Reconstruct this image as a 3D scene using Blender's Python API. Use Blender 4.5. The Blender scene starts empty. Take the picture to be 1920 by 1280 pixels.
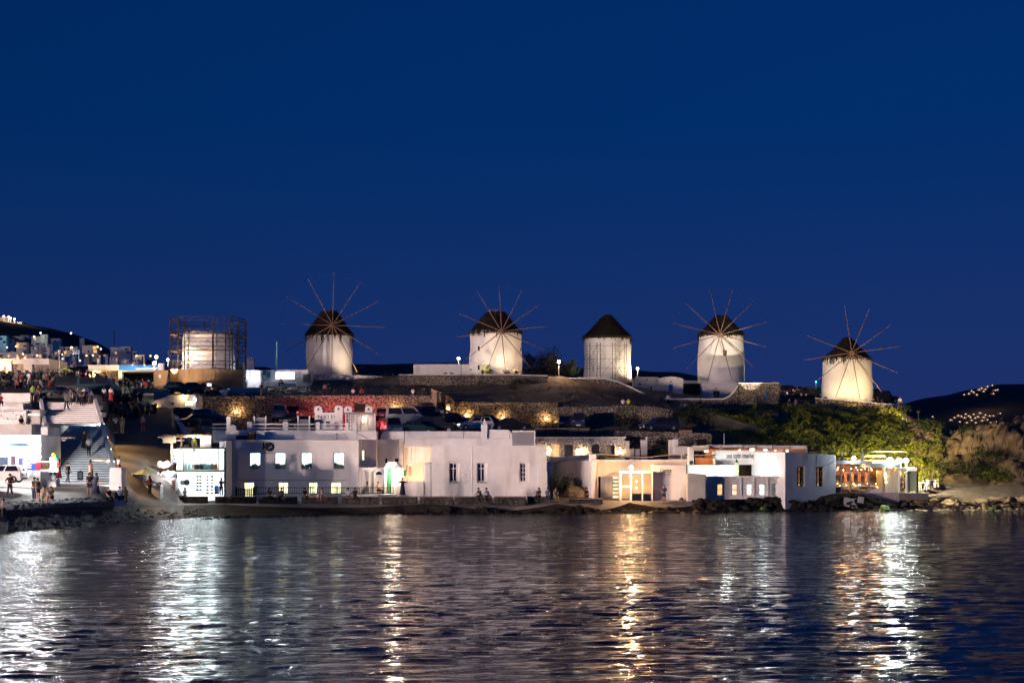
import bpy, bmesh, math, random
from mathutils import Vector, Matrix, noise
PI = math.pi
R = math.radians
scene = bpy.context.scene
COL = scene.collection

# ------------------------------------------------------------------ camera
F, HX, HY, CH = 2667.0, 960.0, 835.0, 6.5       # focal length in photo pixels, horizon, eye height (m)
cam_data = bpy.data.cameras.new('camera')
cam = bpy.data.objects.new('camera', cam_data)
COL.objects.link(cam)
cam.location = (0, 0, CH)
cam.rotation_euler = (PI / 2, 0, 0)
cam_data.sensor_width = 36.0
cam_data.lens = 50.0
cam_data.shift_y = (HY - 640.0) / 1920.0
cam_data.clip_start = 0.5
cam_data.clip_end = 9000
scene.camera = cam

# ------------------------------------------------------------------ dusk sky
SUN_EL, SUN_ROT = R(-2.0), R(205)               # the sun has set behind the camera, to the left
world = bpy.data.worlds.new('World')
scene.world = world
world.use_nodes = True
wn = world.node_tree
bg = wn.nodes['Background']
tc = wn.nodes.new('ShaderNodeTexCoord')
va = wn.nodes.new('ShaderNodeVectorMath'); va.operation = 'MAXIMUM'; va.inputs[1].default_value = (-9, -9, 0.0)
vb = wn.nodes.new('ShaderNodeVectorMath'); vb.operation = 'ADD'; vb.inputs[1].default_value = (0, 0, 0.29)
vc = wn.nodes.new('ShaderNodeVectorMath'); vc.operation = 'NORMALIZE'
sky = wn.nodes.new('ShaderNodeTexSky')
sky.sky_type = 'NISHITA'
sky.sun_disc = False
sky.sun_elevation = SUN_EL
sky.sun_rotation = SUN_ROT
sky.ozone_density = 5.0
sky.dust_density = 0.4
tint = wn.nodes.new('ShaderNodeMix'); tint.data_type = 'RGBA'; tint.blend_type = 'MULTIPLY'
tint.inputs['Factor'].default_value = 1.0
sx = wn.nodes.new('ShaderNodeSeparateXYZ'); mr = wn.nodes.new('ShaderNodeMapRange')
mr.inputs['From Min'].default_value = 0.0; mr.inputs['From Max'].default_value = 0.22
mr.inputs['To Min'].default_value = 0.62; mr.inputs['To Max'].default_value = 0.02
cx_ = wn.nodes.new('ShaderNodeCombineXYZ'); cx_.inputs[1].default_value = 1.13; cx_.inputs[2].default_value = 1.10
wn.links.new(tc.outputs['Generated'], sx.inputs[0]); wn.links.new(sx.outputs[2], mr.inputs[0]); wn.links.new(mr.outputs[0], cx_.inputs[0]); wn.links.new(cx_.outputs[0], tint.inputs['B'])
wn.links.new(tc.outputs['Generated'], va.inputs[0])
wn.links.new(va.outputs[0], vb.inputs[0])
wn.links.new(vb.outputs[0], vc.inputs[0])
wn.links.new(vc.outputs[0], sky.inputs['Vector'])
wn.links.new(sky.outputs['Color'], tint.inputs['A'])
wn.links.new(tint.outputs['Result'], bg.inputs['Color'])
bg.inputs['Strength'].default_value = 0.13

# ------------------------------------------------------------------ exposure
EXPO = 2.75
EK = 2.0 ** -EXPO                               # lamp strengths below are given for exposure 0
scene.view_settings.view_transform = 'Standard'
scene.view_settings.look = 'None'
scene.view_settings.exposure = EXPO
scene.view_settings.gamma = 1.0
scene.view_settings.use_curve_mapping = False
scene.render.engine = 'CYCLES'
cy = scene.cycles
cy.use_adaptive_sampling = False
cy.use_denoising = True
cy.max_bounces = 5
cy.diffuse_bounces = 2
cy.glossy_bounces = 3
cy.transmission_bounces = 4
cy.transparent_max_bounces = 8
cy.caustics_reflective = False
cy.caustics_refractive = False
cy.sample_clamp_indirect = 1.5
cy.use_light_tree = True

# ------------------------------------------------------------------ pixel rays to metres
def X(px, Y): return (px - HX) * Y / F
def Zp(py, Y): return CH + (HY - py) * Y / F
def V(px, py, Y): return Vector((X(px, Y), Y, Zp(py, Y)))

# ------------------------------------------------------------------ materials
MATS = {}
def mat(name, col, rough=0.8, var=0.18, scale=1.5, bump=0.0, bscale=None, metal=0.0, spec=0.3, fine=0.0, stretch=None, stain=None):
    if name in MATS: return MATS[name]
    m = bpy.data.materials.new(name); m.use_nodes = True
    nt = m.node_tree; p = nt.nodes['Principled BSDF']
    p.inputs['Roughness'].default_value = rough
    p.inputs['Metallic'].default_value = metal
    p.inputs['Specular IOR Level'].default_value = spec
    c = Vector(col[:3])
    if var > 0:
        t = nt.nodes.new('ShaderNodeTexCoord')
        src = t.outputs['Object']
        if stretch:
            mp = nt.nodes.new('ShaderNodeMapping'); mp.inputs['Scale'].default_value = stretch
            nt.links.new(src, mp.inputs[0]); src = mp.outputs[0]
        n = nt.nodes.new('ShaderNodeTexNoise'); n.inputs['Scale'].default_value = scale; n.inputs['Detail'].default_value = 6
        n.inputs['Roughness'].default_value = 0.65
        nt.links.new(src, n.inputs['Vector'])
        r = nt.nodes.new('ShaderNodeValToRGB')
        r.color_ramp.elements[0].position = 0.32; r.color_ramp.elements[1].position = 0.68
        r.color_ramp.elements[0].color = (*[max(0, x * (1 - var)) for x in c], 1)
        r.color_ramp.elements[1].color = (*[min(1, x * (1 + var)) for x in c], 1)
        nt.links.new(n.outputs['Fac'], r.inputs[0])
        out = r.outputs[0]
        if stain:
            n2 = nt.nodes.new('ShaderNodeTexNoise'); n2.inputs['Scale'].default_value = stain[1]; n2.inputs['Detail'].default_value = 8
            mp2 = nt.nodes.new('ShaderNodeMapping'); mp2.inputs['Scale'].default_value = (1, 1, 0.22)
            nt.links.new(t.outputs['Object'], mp2.inputs[0]); nt.links.new(mp2.outputs[0], n2.inputs['Vector'])
            r2 = nt.nodes.new('ShaderNodeValToRGB'); r2.color_ramp.elements[0].position = 0.56; r2.color_ramp.elements[1].position = 0.74
            nt.links.new(n2.outputs['Fac'], r2.inputs[0])
            mx = nt.nodes.new('ShaderNodeMix'); mx.data_type = 'RGBA'
            mx.inputs['B'].default_value = (*stain[0], 1)
            ml = nt.nodes.new('ShaderNodeMath'); ml.operation = 'MULTIPLY'; ml.inputs[1].default_value = stain[2]
            nt.links.new(r2.outputs[0], ml.inputs[0]); nt.links.new(ml.outputs[0], mx.inputs['Factor'])
            nt.links.new(out, mx.inputs['A']); out = mx.outputs['Result']
        nt.links.new(out, p.inputs['Base Color'])
        if bump:
            n3 = nt.nodes.new('ShaderNodeTexNoise'); n3.inputs['Scale'].default_value = bscale or scale * 4; n3.inputs['Detail'].default_value = 5
            nt.links.new(src, n3.inputs['Vector'])
            b = nt.nodes.new('ShaderNodeBump'); b.inputs['Strength'].default_value = bump; b.inputs['Distance'].default_value = 0.1
            nt.links.new(n3.outputs['Fac'], b.inputs['Height']); nt.links.new(b.outputs[0], p.inputs['Normal'])
    else:
        p.inputs['Base Color'].default_value = (*c, 1)
    MATS[name] = m
    return m

def emis(name, col, strength, var=0.0, scale=2.0):
    if name in MATS: return MATS[name]
    m = bpy.data.materials.new(name); m.use_nodes = True
    nt = m.node_tree; p = nt.nodes['Principled BSDF']
    p.inputs['Base Color'].default_value = (*[c * 0.6 for c in col], 1)
    p.inputs['Emission Color'].default_value = (*col, 1)
    p.inputs['Emission Strength'].default_value = strength * EK
    if var:
        t = nt.nodes.new('ShaderNodeTexCoord'); n = nt.nodes.new('ShaderNodeTexNoise'); n.inputs['Scale'].default_value = scale
        n.inputs['Detail'].default_value = 3
        nt.links.new(t.outputs['Object'], n.inputs['Vector'])
        mr = nt.nodes.new('ShaderNodeMapRange'); mr.inputs['From Min'].default_value = 0.3; mr.inputs['From Max'].default_value = 0.7
        mr.inputs['To Min'].default_value = strength * EK * (1 - var); mr.inputs['To Max'].default_value = strength * EK * (1 + var)
        nt.links.new(n.outputs['Fac'], mr.inputs[0]); nt.links.new(mr.outputs[0], p.inputs['Emission Strength'])
    MATS[name] = m
    return m

def glassmat(name, tintc=(0.9, 0.95, 0.95), gloss=0.12):
    if name in MATS: return MATS[name]
    m = bpy.data.materials.new(name); m.use_nodes = True
    nt = m.node_tree; nt.nodes.remove(nt.nodes['Principled BSDF'])
    a = nt.nodes.new('ShaderNodeBsdfTransparent'); a.inputs[0].default_value = (*tintc, 1)
    g = nt.nodes.new('ShaderNodeBsdfGlossy'); g.inputs['Roughness'].default_value = 0.04
    fr = nt.nodes.new('ShaderNodeFresnel'); fr.inputs['IOR'].default_value = 1.5
    mx = nt.nodes.new('ShaderNodeMixShader')
    nt.links.new(fr.outputs[0], mx.inputs[0]); nt.links.new(a.outputs[0], mx.inputs[1]); nt.links.new(g.outputs[0], mx.inputs[2])
    nt.links.new(mx.outputs[0], nt.nodes['Material Output'].inputs[0])
    MATS[name] = m
    return m

WHITE = mat('whitewash plaster', (0.77, 0.75, 0.73), 0.85, 0.07, 0.9, 0.45, 4, stain=((0.48, 0.44, 0.40), 0.7, 0.5))
MILLW = mat('mill plaster', (0.74, 0.72, 0.70), 0.88, 0.06, 0.8, 0.5, 3, stain=((0.50, 0.46, 0.40), 0.35, 0.35))
WHITE2 = mat('old whitewash', (0.66, 0.64, 0.62), 0.9, 0.09, 1.2, 0.35, 5, stain=((0.36, 0.33, 0.29), 0.6, 0.6))
GREYP = mat('grey cement render', (0.42, 0.40, 0.38), 0.9, 0.16, 0.8, 0.3, 7)
STONE = mat('dry stone', (0.32, 0.25, 0.18), 0.9, 0.65, 2.6, 0.5, 9)
STONE_G = mat('grey field stone', (0.23, 0.19, 0.16), 0.9, 0.65, 2.6, 0.5, 9)
STONE_D = mat('dark wet stone', (0.055, 0.052, 0.05), 0.75, 0.5, 1.5, 0.5, 7)
STONE_W = mat('limewashed stone', (0.68, 0.65, 0.62), 0.9, 0.12, 2.0, 0.4, 7)
MORTAR = mat('dark joints', (0.04, 0.034, 0.028), 0.95, 0.3, 4)
MORTAR_W = mat('limewashed joints', (0.34, 0.32, 0.30), 0.95, 0.2, 4)
SOIL = mat('dry hillside soil', (0.15, 0.125, 0.095), 0.95, 0.45, 0.35, 0.6, 3, stain=((0.05, 0.05, 0.03), 1.2, 0.8))
ASPH = mat('worn asphalt', (0.085, 0.08, 0.075), 0.85, 0.3, 0.6, 0.3, 20)
PAVE = mat('quay concrete', (0.17, 0.158, 0.148), 0.85, 0.25, 0.7, 0.3, 10)
PEB = mat('pebble beach', (0.07, 0.064, 0.058), 0.8, 0.5, 2.5, 0.8, 12)
ROCK = mat('cliff rock', (0.135, 0.095, 0.06), 0.92, 0.55, 0.6, 0.9, 2.2)
ROCK_D = mat('shore rock', (0.022, 0.020, 0.018), 0.85, 0.5, 1.5, 0.6, 4, spec=0.1)
ROCK_T = mat('tan shore rock', (0.19, 0.145, 0.09), 0.8, 0.35, 1.2, 0.6, 4)
MOSS = mat('weed covered rock', (0.12, 0.20, 0.03), 0.7, 0.5, 3, 0.7, 8)
THATCH = mat('dark thatch', (0.030, 0.021, 0.015), 0.95, 0.6, 3, 0.9, 14, stretch=(1, 1, 0.25))
WOOD = mat('weathered wood', (0.23, 0.14, 0.09), 0.8, 0.3, 3, 0.3, 12)
WOOD_D = mat('dark wood', (0.055, 0.038, 0.028), 0.8, 0.3, 3)
STEEL = mat('rusty scaffold steel', (0.025, 0.020, 0.018), 0.6, 0.4, 4, metal=0.3)
GREYM = mat('grey painted metal', (0.25, 0.26, 0.27), 0.5, 0.1, 3)
DARKM = mat('dark metal', (0.03, 0.03, 0.032), 0.45, 0.1, 3)
WHITEP = mat('white paint', (0.78, 0.77, 0.75), 0.5, 0.04, 3)
BLUEP = mat('blue paint', (0.04, 0.15, 0.30), 0.5, 0.12, 3)
GREENP = mat('green paint', (0.02, 0.16, 0.07), 0.5, 0.15, 3)
DKGREEN = mat('dark green paint', (0.012, 0.055, 0.03), 0.5, 0.15, 3)
PLY = mat('plywood hoarding', (0.42, 0.28, 0.14), 0.8, 0.15, 1.2, 0.1, stretch=(1, 1, 0.3))
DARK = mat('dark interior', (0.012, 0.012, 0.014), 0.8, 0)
DGLASS = mat('dark window glass', (0.012, 0.014, 0.02), 0.08, 0, spec=0.6)
GLASS = glassmat('clear glass')
LEAF = mat('green leaves', (0.10, 0.125, 0.02), 0.65, 0.5, 1.2)
LEAF_D = mat('dark leaves', (0.035, 0.05, 0.02), 0.65, 0.5, 1.5)
LEAF_B = mat('olive brown leaves', (0.10, 0.085, 0.04), 0.7, 0.4, 1.5)
BARK = mat('bark', (0.10, 0.075, 0.055), 0.9, 0.4, 5, 0.5, 12)
CANVAS = mat('cream canvas', (0.62, 0.52, 0.36), 0.9, 0.06, 1)
ROPE = mat('rope', (0.06, 0.05, 0.045), 0.9, 0)
RUBBER = mat('tyre rubber', (0.015, 0.015, 0.016), 0.8, 0)
CHROME = mat('bright metal', (0.55, 0.55, 0.57), 0.3, 0, metal=0.9)
RED = mat('red paint', (0.35, 0.02, 0.02), 0.45, 0.1, 3)

E_WARM = emis('warm lamp globe', (1.0, 0.62, 0.28), 30)
E_PINK = emis('sodium lamp globe', (1.0, 0.72, 0.48), 30)
E_WHITE = emis('white lamp globe', (0.92, 0.97, 1.0), 40)
E_GREENW = emis('greenish white lamp', (0.82, 1.0, 0.90), 45)
E_WINW = emis('window light cool', (0.80, 0.93, 1.0), 2.8, 0.45, 2.2)
E_WINY = emis('window light yellow', (1.0, 0.84, 0.48), 2.4, 0.4, 2.2)
E_WINO = emis('window light orange', (1.0, 0.50, 0.20), 1.6, 0.35, 2.5)
E_WINP = emis('window light peach', (1.0, 0.68, 0.46), 1.5, 0.3, 2.5)
E_SHOP = emis('shop ceiling light', (0.90, 0.98, 1.0), 9)
E_TINY = emis('village light', (1.0, 0.60, 0.25), 5)
E_TINYW = emis('village white light', (0.9, 0.92, 1.0), 5)
E_RED = emis('tail lamp lit', (1.0, 0.06, 0.08), 3)
E_TEAL = emis('teal sign light', (0.1, 1.0, 0.75), 3)

# ------------------------------------------------------------------ mesh builder
ORIGIN = {}
class MB:
    def __init__(s): s.v = []; s.f = []; s.m = []
    def add(s, vs, fs, mi=0):
        o = len(s.v); s.v.extend([tuple(v) for v in vs])
        for f in fs: s.f.append(tuple(i + o for i in f)); s.m.append(mi)
        return s
    def box(s, x0, x1, y0, y1, z0, z1, mi=0):
        if x0 > x1: x0, x1 = x1, x0
        if z0 > z1: z0, z1 = z1, z0
        if y0 > y1: y0, y1 = y1, y0
        return s.add([(x0,y0,z0),(x1,y0,z0),(x1,y1,z0),(x0,y1,z0),(x0,y0,z1),(x1,y0,z1),(x1,y1,z1),(x0,y1,z1)],
              [(3,2,1,0),(4,5,6,7),(0,1,5,4),(1,2,6,5),(2,3,7,6),(3,0,4,7)], mi)
    def pbox(s, px0, px1, py0, py1, Y, d, mi=0):
        """box whose front face spans those photo pixels at distance Y, d metres deep"""
        return s.box(X(px0, Y), X(px1, Y), Y, Y + d, Zp(py1, Y), Zp(py0, Y), mi)
    def obox(s, c, size, rz=0, mi=0, rx=0, ry=0):
        M = Matrix.Translation(c) @ Matrix.Rotation(rz, 4, 'Z') @ Matrix.Rotation(ry, 4, 'Y') @ Matrix.Rotation(rx, 4, 'X')
        a, b, d = [k / 2 for k in size]
        vs = [M @ Vector(p) for p in [(-a,-b,-d),(a,-b,-d),(a,b,-d),(-a,b,-d),(-a,-b,d),(a,-b,d),(a,b,d),(-a,b,d)]]
        return s.add(vs, [(3,2,1,0),(4,5,6,7),(0,1,5,4),(1,2,6,5),(2,3,7,6),(3,0,4,7)], mi)
    def tube(s, p, q, r0, r1=None, n=6, mi=0):
        p, q = Vector(p), Vector(q); r1 = r0 if r1 is None else r1
        d = (q - p); 
        if d.length < 1e-6: return s
        d.normalize()
        a = d.orthogonal().normalized(); b = d.cross(a)
        vs = []
        for c, r in ((p, r0), (q, r1)):
            for i in range(n):
                t = 2 * PI * i / n; vs.append(c + a * (r * math.cos(t)) + b * (r * math.sin(t)))
        fs = [(i, (i + 1) % n, n + (i + 1) % n, n + i) for i in range(n)]
        fs += [tuple(reversed(range(n))), tuple(range(n, 2 * n))]
        return s.add(vs, fs, mi)
    def path(s, pts, r, n=5, mi=0):
        for a, b in zip(pts[:-1], pts[1:]): s.tube(a, b, r, r, n, mi)
        return s
    def lathe(s, prof, n=24, c=(0, 0, 0), mi=0, jit=0, rng=None, cap=True):
        vs, fs = [], []
        for (r, z) in prof:
            for i in range(n):
                t = 2 * PI * i / n; rr = r * (1 + (rng.uniform(-jit, jit) if rng else 0))
                vs.append((c[0] + rr * math.cos(t), c[1] + rr * math.sin(t), c[2] + z))
        for k in range(len(prof) - 1):
            for i in range(n):
                fs.append((k * n + i, k * n + (i + 1) % n, (k + 1) * n + (i + 1) % n, (k + 1) * n + i))
        if cap:
            fs.append(tuple(reversed(range(n)))); fs.append(tuple(range((len(prof) - 1) * n, len(prof) * n)))
        return s.add(vs, fs, mi)
    def prism(s, poly, y0, y1, mi=0):
        """polygon of (x, z), extruded from y0 to y1"""
        n = len(poly)
        vs = [(x, y0, z) for x, z in poly] + [(x, y1, z) for x, z in poly]
        fs = [tuple(range(n)), tuple(reversed(range(n, 2 * n)))] + [(i, n + i, n + (i + 1) % n, (i + 1) % n) for i in range(n)]
        return s.add(vs, fs, mi)
    def slab(s, poly, z0, z1, mi=0):
        """polygon of (x, y), extruded upwards"""
        n = len(poly)
        vs = [(x, y, z0) for x, y in poly] + [(x, y, z1) for x, y in poly]
        fs = [tuple(reversed(range(n))), tuple(range(n, 2 * n))] + [(i, (i + 1) % n, n + (i + 1) % n, n + i) for i in range(n)]
        return s.add(vs, fs, mi)
    def grid(s, rows, mi=0):
        n = len(rows[0]); vs = [p for r in rows for p in r]
        fs = [(k * n + i, k * n + i + 1, (k + 1) * n + i + 1, (k + 1) * n + i) for k in range(len(rows) - 1) for i in range(n - 1)]
        return s.add(vs, fs, mi)
    def ball(s, c, r, nu=8, nv=5, sz=1.0, mi=0, jit=0, rng=None):
        prof = []
        for k in range(nv + 1):
            t = PI * k / nv; prof.append((max(1e-4, r * math.sin(t)), -r * sz * math.cos(t)))
        return s.lathe(prof, nu, c, mi, jit, rng, cap=False)
    def facade(s, x0, x1, z0, z1, y, holes=(), depth=0.3, mi=0):
        """front wall facing the viewer with rectangular openings (hx0,hx1,hz0,hz1)"""
        xs = sorted({x0, x1, *[h[0] for h in holes], *[h[1] for h in holes]})
        zs = sorted({z0, z1, *[h[2] for h in holes], *[h[3] for h in holes]})
        xs = [x for x in xs if x0 <= x <= x1]; zs = [z for z in zs if z0 <= z <= z1]
        for a, b in zip(xs[:-1], xs[1:]):
            for c, d in zip(zs[:-1], zs[1:]):
                mx, mz = (a + b) / 2, (c + d) / 2
                if any(h[0] < mx < h[1] and h[2] < mz < h[3] for h in holes): continue
                s.add([(a, y, c), (b, y, c), (b, y, d), (a, y, d)], [(0, 1, 2, 3)], mi)
        for h in holes:
            a, b, c, d = h[:4]; e = y + depth
            s.add([(a,y,c),(a,e,c),(a,e,d),(a,y,d)], [(0,1,2,3)], mi)
            s.add([(b,y,c),(b,y,d),(b,e,d),(b,e,c)], [(0,1,2,3)], mi)
            s.add([(a,y,c),(b,y,c),(b,e,c),(a,e,c)], [(0,1,2,3)], mi)
            s.add([(a,y,d),(a,e,d),(b,e,d),(b,y,d)], [(0,1,2,3)], mi)
        return s
    def house(s, x0, x1, y0, y1, z0, z1, holes=(), depth=0.3, mi=0):
        s.facade(x0, x1, z0, z1, y0, holes, depth, mi)
        return s.add([(x0,y0,z0),(x1,y0,z0),(x1,y1,z0),(x0,y1,z0),(x0,y0,z1),(x1,y0,z1),(x1,y1,z1),(x0,y1,z1)],
              [(4,5,6,7),(1,2,6,5),(2,3,7,6),(3,0,4,7)], mi)
    def build(s, name, mats, parent=None, smooth=False, bevel=0, weld=False):
        me = bpy.data.meshes.new(name)
        o0 = ORIGIN.get(parent.name, Vector((0, 0, 0))) if parent else Vector((0, 0, 0))
        vs = s.v
        if parent: vs = [(v[0] - o0[0], v[1] - o0[1], v[2] - o0[2]) for v in vs]
        me.from_pydata(vs, [], s.f)
        if not isinstance(mats, (list, tuple)): mats = [mats]
        for m in mats: me.materials.append(m)
        if len(mats) > 1: me.polygons.foreach_set('material_index', s.m)
        if smooth: me.polygons.foreach_set('use_smooth', [True] * len(me.polygons))
        if weld or bevel:
            b = bmesh.new(); b.from_mesh(me); bmesh.ops.remove_doubles(b, verts=b.verts, dist=0.002); b.to_mesh(me); b.free()
        me.update()
        o = bpy.data.objects.new(name, me); COL.objects.link(o)
        if parent:
            o.parent = parent; ORIGIN[o.name] = o0
        if bevel:
            bm_ = o.modifiers.new('soft edges', 'BEVEL'); bm_.width = bevel; bm_.segments = 2; bm_.limit_method = 'ANGLE'; bm_.angle_limit = R(50)
        return o

def tag(o, label, cat, group=None):
    o['label'] = label; o['category'] = cat
    if group: o['group'] = group
    return o
def thing(name, label, cat, loc=(0, 0, 0), group=None):
    o = bpy.data.objects.new(name, None); COL.objects.link(o)
    o.location = loc; o.empty_display_size = 0.3
    ORIGIN[o.name] = Vector(loc)
    return tag(o, label, cat, group)
def struct(o):
    o['kind'] = 'structure'; return o
def stuff(o):
    o['kind'] = 'stuff'; return o
def copy_tree(o, parent=None):
    c = o.copy(); COL.objects.link(c)
    if parent: c.parent = parent
    for ch in o.children: copy_tree(ch, c)
    return c
def lamp(kind, loc, power, col, parent=None, r=0.1, aim=None, cone=70, blend=0.5):
    d = bpy.data.lights.new('lamp_light', kind)
    d.energy = power * EK; d.color = col; d.shadow_soft_size = r
    o = bpy.data.objects.new('lamp_light', d); COL.objects.link(o)
    loc = Vector(loc)
    if kind == 'SPOT':
        d.spot_size = R(cone); d.spot_blend = blend
        if aim is not None: o.rotation_euler = (Vector(aim) - loc).to_track_quat('-Z', 'Y').to_euler()
    if parent:
        o.parent = parent; loc = loc - ORIGIN[parent.name]
    o.location = loc
    return o
def text_mesh(s, name, size, loc, m, parent, rot=(PI / 2, 0, 0), extrude=0.01, align='LEFT', shear=0, spacing=1.0, rotz=0, xs=1.0):
    cu = bpy.data.curves.new('txt', 'FONT'); cu.body = s; cu.size = size; cu.extrude = extrude; cu.align_x = align
    cu.shear = shear; cu.space_character = spacing; cu.resolution_u = 3
    t = bpy.data.objects.new('txt', cu); COL.objects.link(t)
    dg = bpy.context.evaluated_depsgraph_get()
    me = bpy.data.meshes.new_from_object(t.evaluated_get(dg))
    bpy.data.objects.remove(t); bpy.data.curves.remove(cu)
    M = Matrix.Rotation(rot[0], 4, 'X') @ Matrix.Diagonal((xs, 1, 1, 1))
    if rotz: M = M @ Matrix.Rotation(rotz, 4, 'Z')
    me.transform(M); me.materials.clear(); me.materials.append(m)
    o = bpy.data.objects.new(name, me); COL.objects.link(o)
    o0 = ORIGIN.get(parent.name, Vector((0, 0, 0)))
    o.parent = parent; o.location = Vector(loc) - o0; ORIGIN[o.name] = Vector(loc)
    return o
def warp(p, s=1.0, seed=0.0):
    return noise.noise(Vector((p[0] * s + seed, p[1] * s + seed * 1.7, p[2] * s - seed)))
# ================================================================== GROUND
GC = [
 (-420, [(95,-.5),(104,1.5),(104.1,2.0),(123,3.2),(145,10.9),(190,15.5),(280,17)]),
 (0,    [(104,-.5),(108.5,1.3),(108.6,1.8),(124,3.2),(145,10.9),(190,15.5),(280,17)]),
 (172,  [(112,-.5),(118,1.2),(118.1,1.7),(124,3.2),(145,10.9),(190,15.5),(280,17)]),
 (215,  [(115,-.5),(121,1.1),(121.1,1.6),(124,3.0),(128,3.7),(146,7.4),(165,10.6),(190,14.9),(280,17)]),
 (258,  [(119,-.5),(127,1.0),(127.1,1.5),(131,2.3),(134.5,4.2),(146,7.3),(165,10.5),(190,14.6),(280,17)]),
 (322,  [(122,-.5),(133,.9),(135.5,1.3),(137.5,3.4),(142,5.4),(150,7.8),(165,10.4),(190,14.3),(280,17)]),
 (345,  [(123,-.5),(134,.9),(146,1.2),(147,6.5),(172,9.4),(172.2,12.2),(198,14.0),(280,17)]),
 (420,  [(128.5,-.5),(136,.9),(147,1.2),(147.2,7.2),(172,8.9),(172.2,12.4),(198,14.6),(201,16.2),(280,17)]),
 (800,  [(136,-.5),(136.6,.9),(148,1.2),(148.2,7.9),(172,8.8),(172.2,12.3),(196,15.0),(197,16.2),(280,17)]),
 (1045, [(137,-.5),(137.4,.9),(152,1.6),(152.2,7.7),(172,8.7),(172.2,11.3),(187,14.9),(188,15.8),(280,16)]),
 (1180, [(138,-.5),(138.6,.95),(152,1.6),(152.2,7.2),(167,8.4),(167.2,10.6),(189,12.6),(190,14.4),(280,15)]),
 (1330, [(139,-.5),(139.8,1.0),(152,1.6),(152.2,6.0),(158,8.1),(166,8.3),(166.2,10.4),(190,11.3),(192,13.0),(280,13)]),
 (1460, [(141,-.5),(141.6,1.2),(150,2.5),(152,5.2),(180,10.6),(190,11.8),(194,12.7),(280,12)]),
 (1600, [(142.5,-.5),(143.6,1.4),(150,3),(153,4.5),(180,10.0),(188,11),(191,12.2),(230,12.2),(280,9)]),
 (1690, [(143,-.5),(146,1.2),(151,2.6),(156,4.5),(172,9.4),(190,11.4),(215,11),(280,4)]),
 (1760, [(143,-.5),(146,1.0),(151,2.4),(156,4.5),(162,7.6),(167,8.6),(190,6),(230,-1),(280,-3)]),
 (1850, [(142.5,-.5),(146,1.0),(152,2.3),(156,5),(160,8.4),(175,9.2),(200,4),(230,-2),(280,-4)]),
 (2150, [(142,-.5),(146,1.0),(152,2.3),(156,5),(160,8.8),(178,10),(205,4),(230,-2),(280,-4)]),
]
def _prof(pr, Y):
    if Y <= pr[0][0]: return pr[0][1]
    for (a, za), (b, zb) in zip(pr[:-1], pr[1:]):
        if Y <= b: return za + (zb - za) * (Y - a) / (b - a)
    return pr[-1][1]
def G(u, Y):
    if u <= GC[0][0]: return _prof(GC[0][1], Y)
    for (a, pa), (b, pb) in zip(GC[:-1], GC[1:]):
        if u <= b:
            t = (u - a) / (b - a)
            if u < 420 and b <= 420:
                e = YEDGE(u); w = max(0, min(1, 1 - (Y - e - 1) / 5))
                return _prof(pa, Y + (YEDGE(a) - e) * w) * (1 - t) + _prof(pb, Y + (YEDGE(b) - e) * w) * t
            return _prof(pa, Y) * (1 - t) + _prof(pb, Y) * t
    return _prof(GC[-1][1], Y)
def GXY(x, y): return G(HX + x * F / y, y)

def frange(a, b, step):
    n = max(1, int(round((b - a) / step))); return [a + (b - a) * i / n for i in range(n + 1)]
def sheet(name, u0, u1, ya, yb, m, du=12, dy=1.0, rough=0.0, rs=0.5, seed=1.0, lift=0.0, extra=(), mats=None):
    """ground sheet; ya / yb are numbers or functions of u"""
    fa = ya if callable(ya) else (lambda u: ya); fb = yb if callable(yb) else (lambda u: yb)
    us = sorted({*frange(u0, u1, du), *[c[0] for c in GC if u0 < c[0] < u1]})
    ts = frange(0, 1, dy / max(0.5, abs(fb(u0) - fa(u0))))
    rows = []
    for t in ts:
        row = []
        for u in us:
            y = fa(u) * (1 - t) + fb(u) * t
            z = G(u, y) + lift
            x = X(u, y)
            if rough and 0 < t < 1:
                z += rough * (warp((x, y, 0), rs, seed) + 0.5 * warp((x, y, 0), rs * 3.1, seed + 5))
            row.append((x, y, z))
        rows.append(row)
    mb = MB(); mb.grid(rows)
    return struct(mb.build(name, m, smooth=True))

def lerp_tab(tab):
    def f(u):
        if u <= tab[0][0]: return tab[0][1]
        for (a, x), (b, y) in zip(tab[:-1], tab[1:]):
            if u <= b: return x + (y - x) * (u - a) / (b - a)
        return tab[-1][1]
    return f
YSHORE = lerp_tab([(c[0], c[1][0][0] - 1) for c in GC])
YEDGE = lerp_tab([(-420, 104.05), (0, 108.55), (172, 118.05), (215, 121.05), (258, 127.05), (322, 133), (345, 134), (420, 136), (800, 136.6), (1045, 137.4), (1180, 138.6), (1330, 139.8)])
sheet('beach', -420, 345, YSHORE, YEDGE, PEB, 8, 0.6, 0.12, 1.2)
sheet('quay_foot', 345, 1330, YSHORE, YEDGE, ROCK_D, 8, 0.5, 0.12, 1.2, 6)
sheet('plaza', -420, 215, YEDGE, 124.0, PAVE, 14, 1.0)
sheet('ramp', 215, 333, lambda u: max(124.0, YEDGE(u)) if u > 216 else 124.0, 147.0, mat('ramp concrete', (0.11, 0.092, 0.082), 0.85, 0.25, 0.8, 0.3, 12), 8, 1.0)
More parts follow.
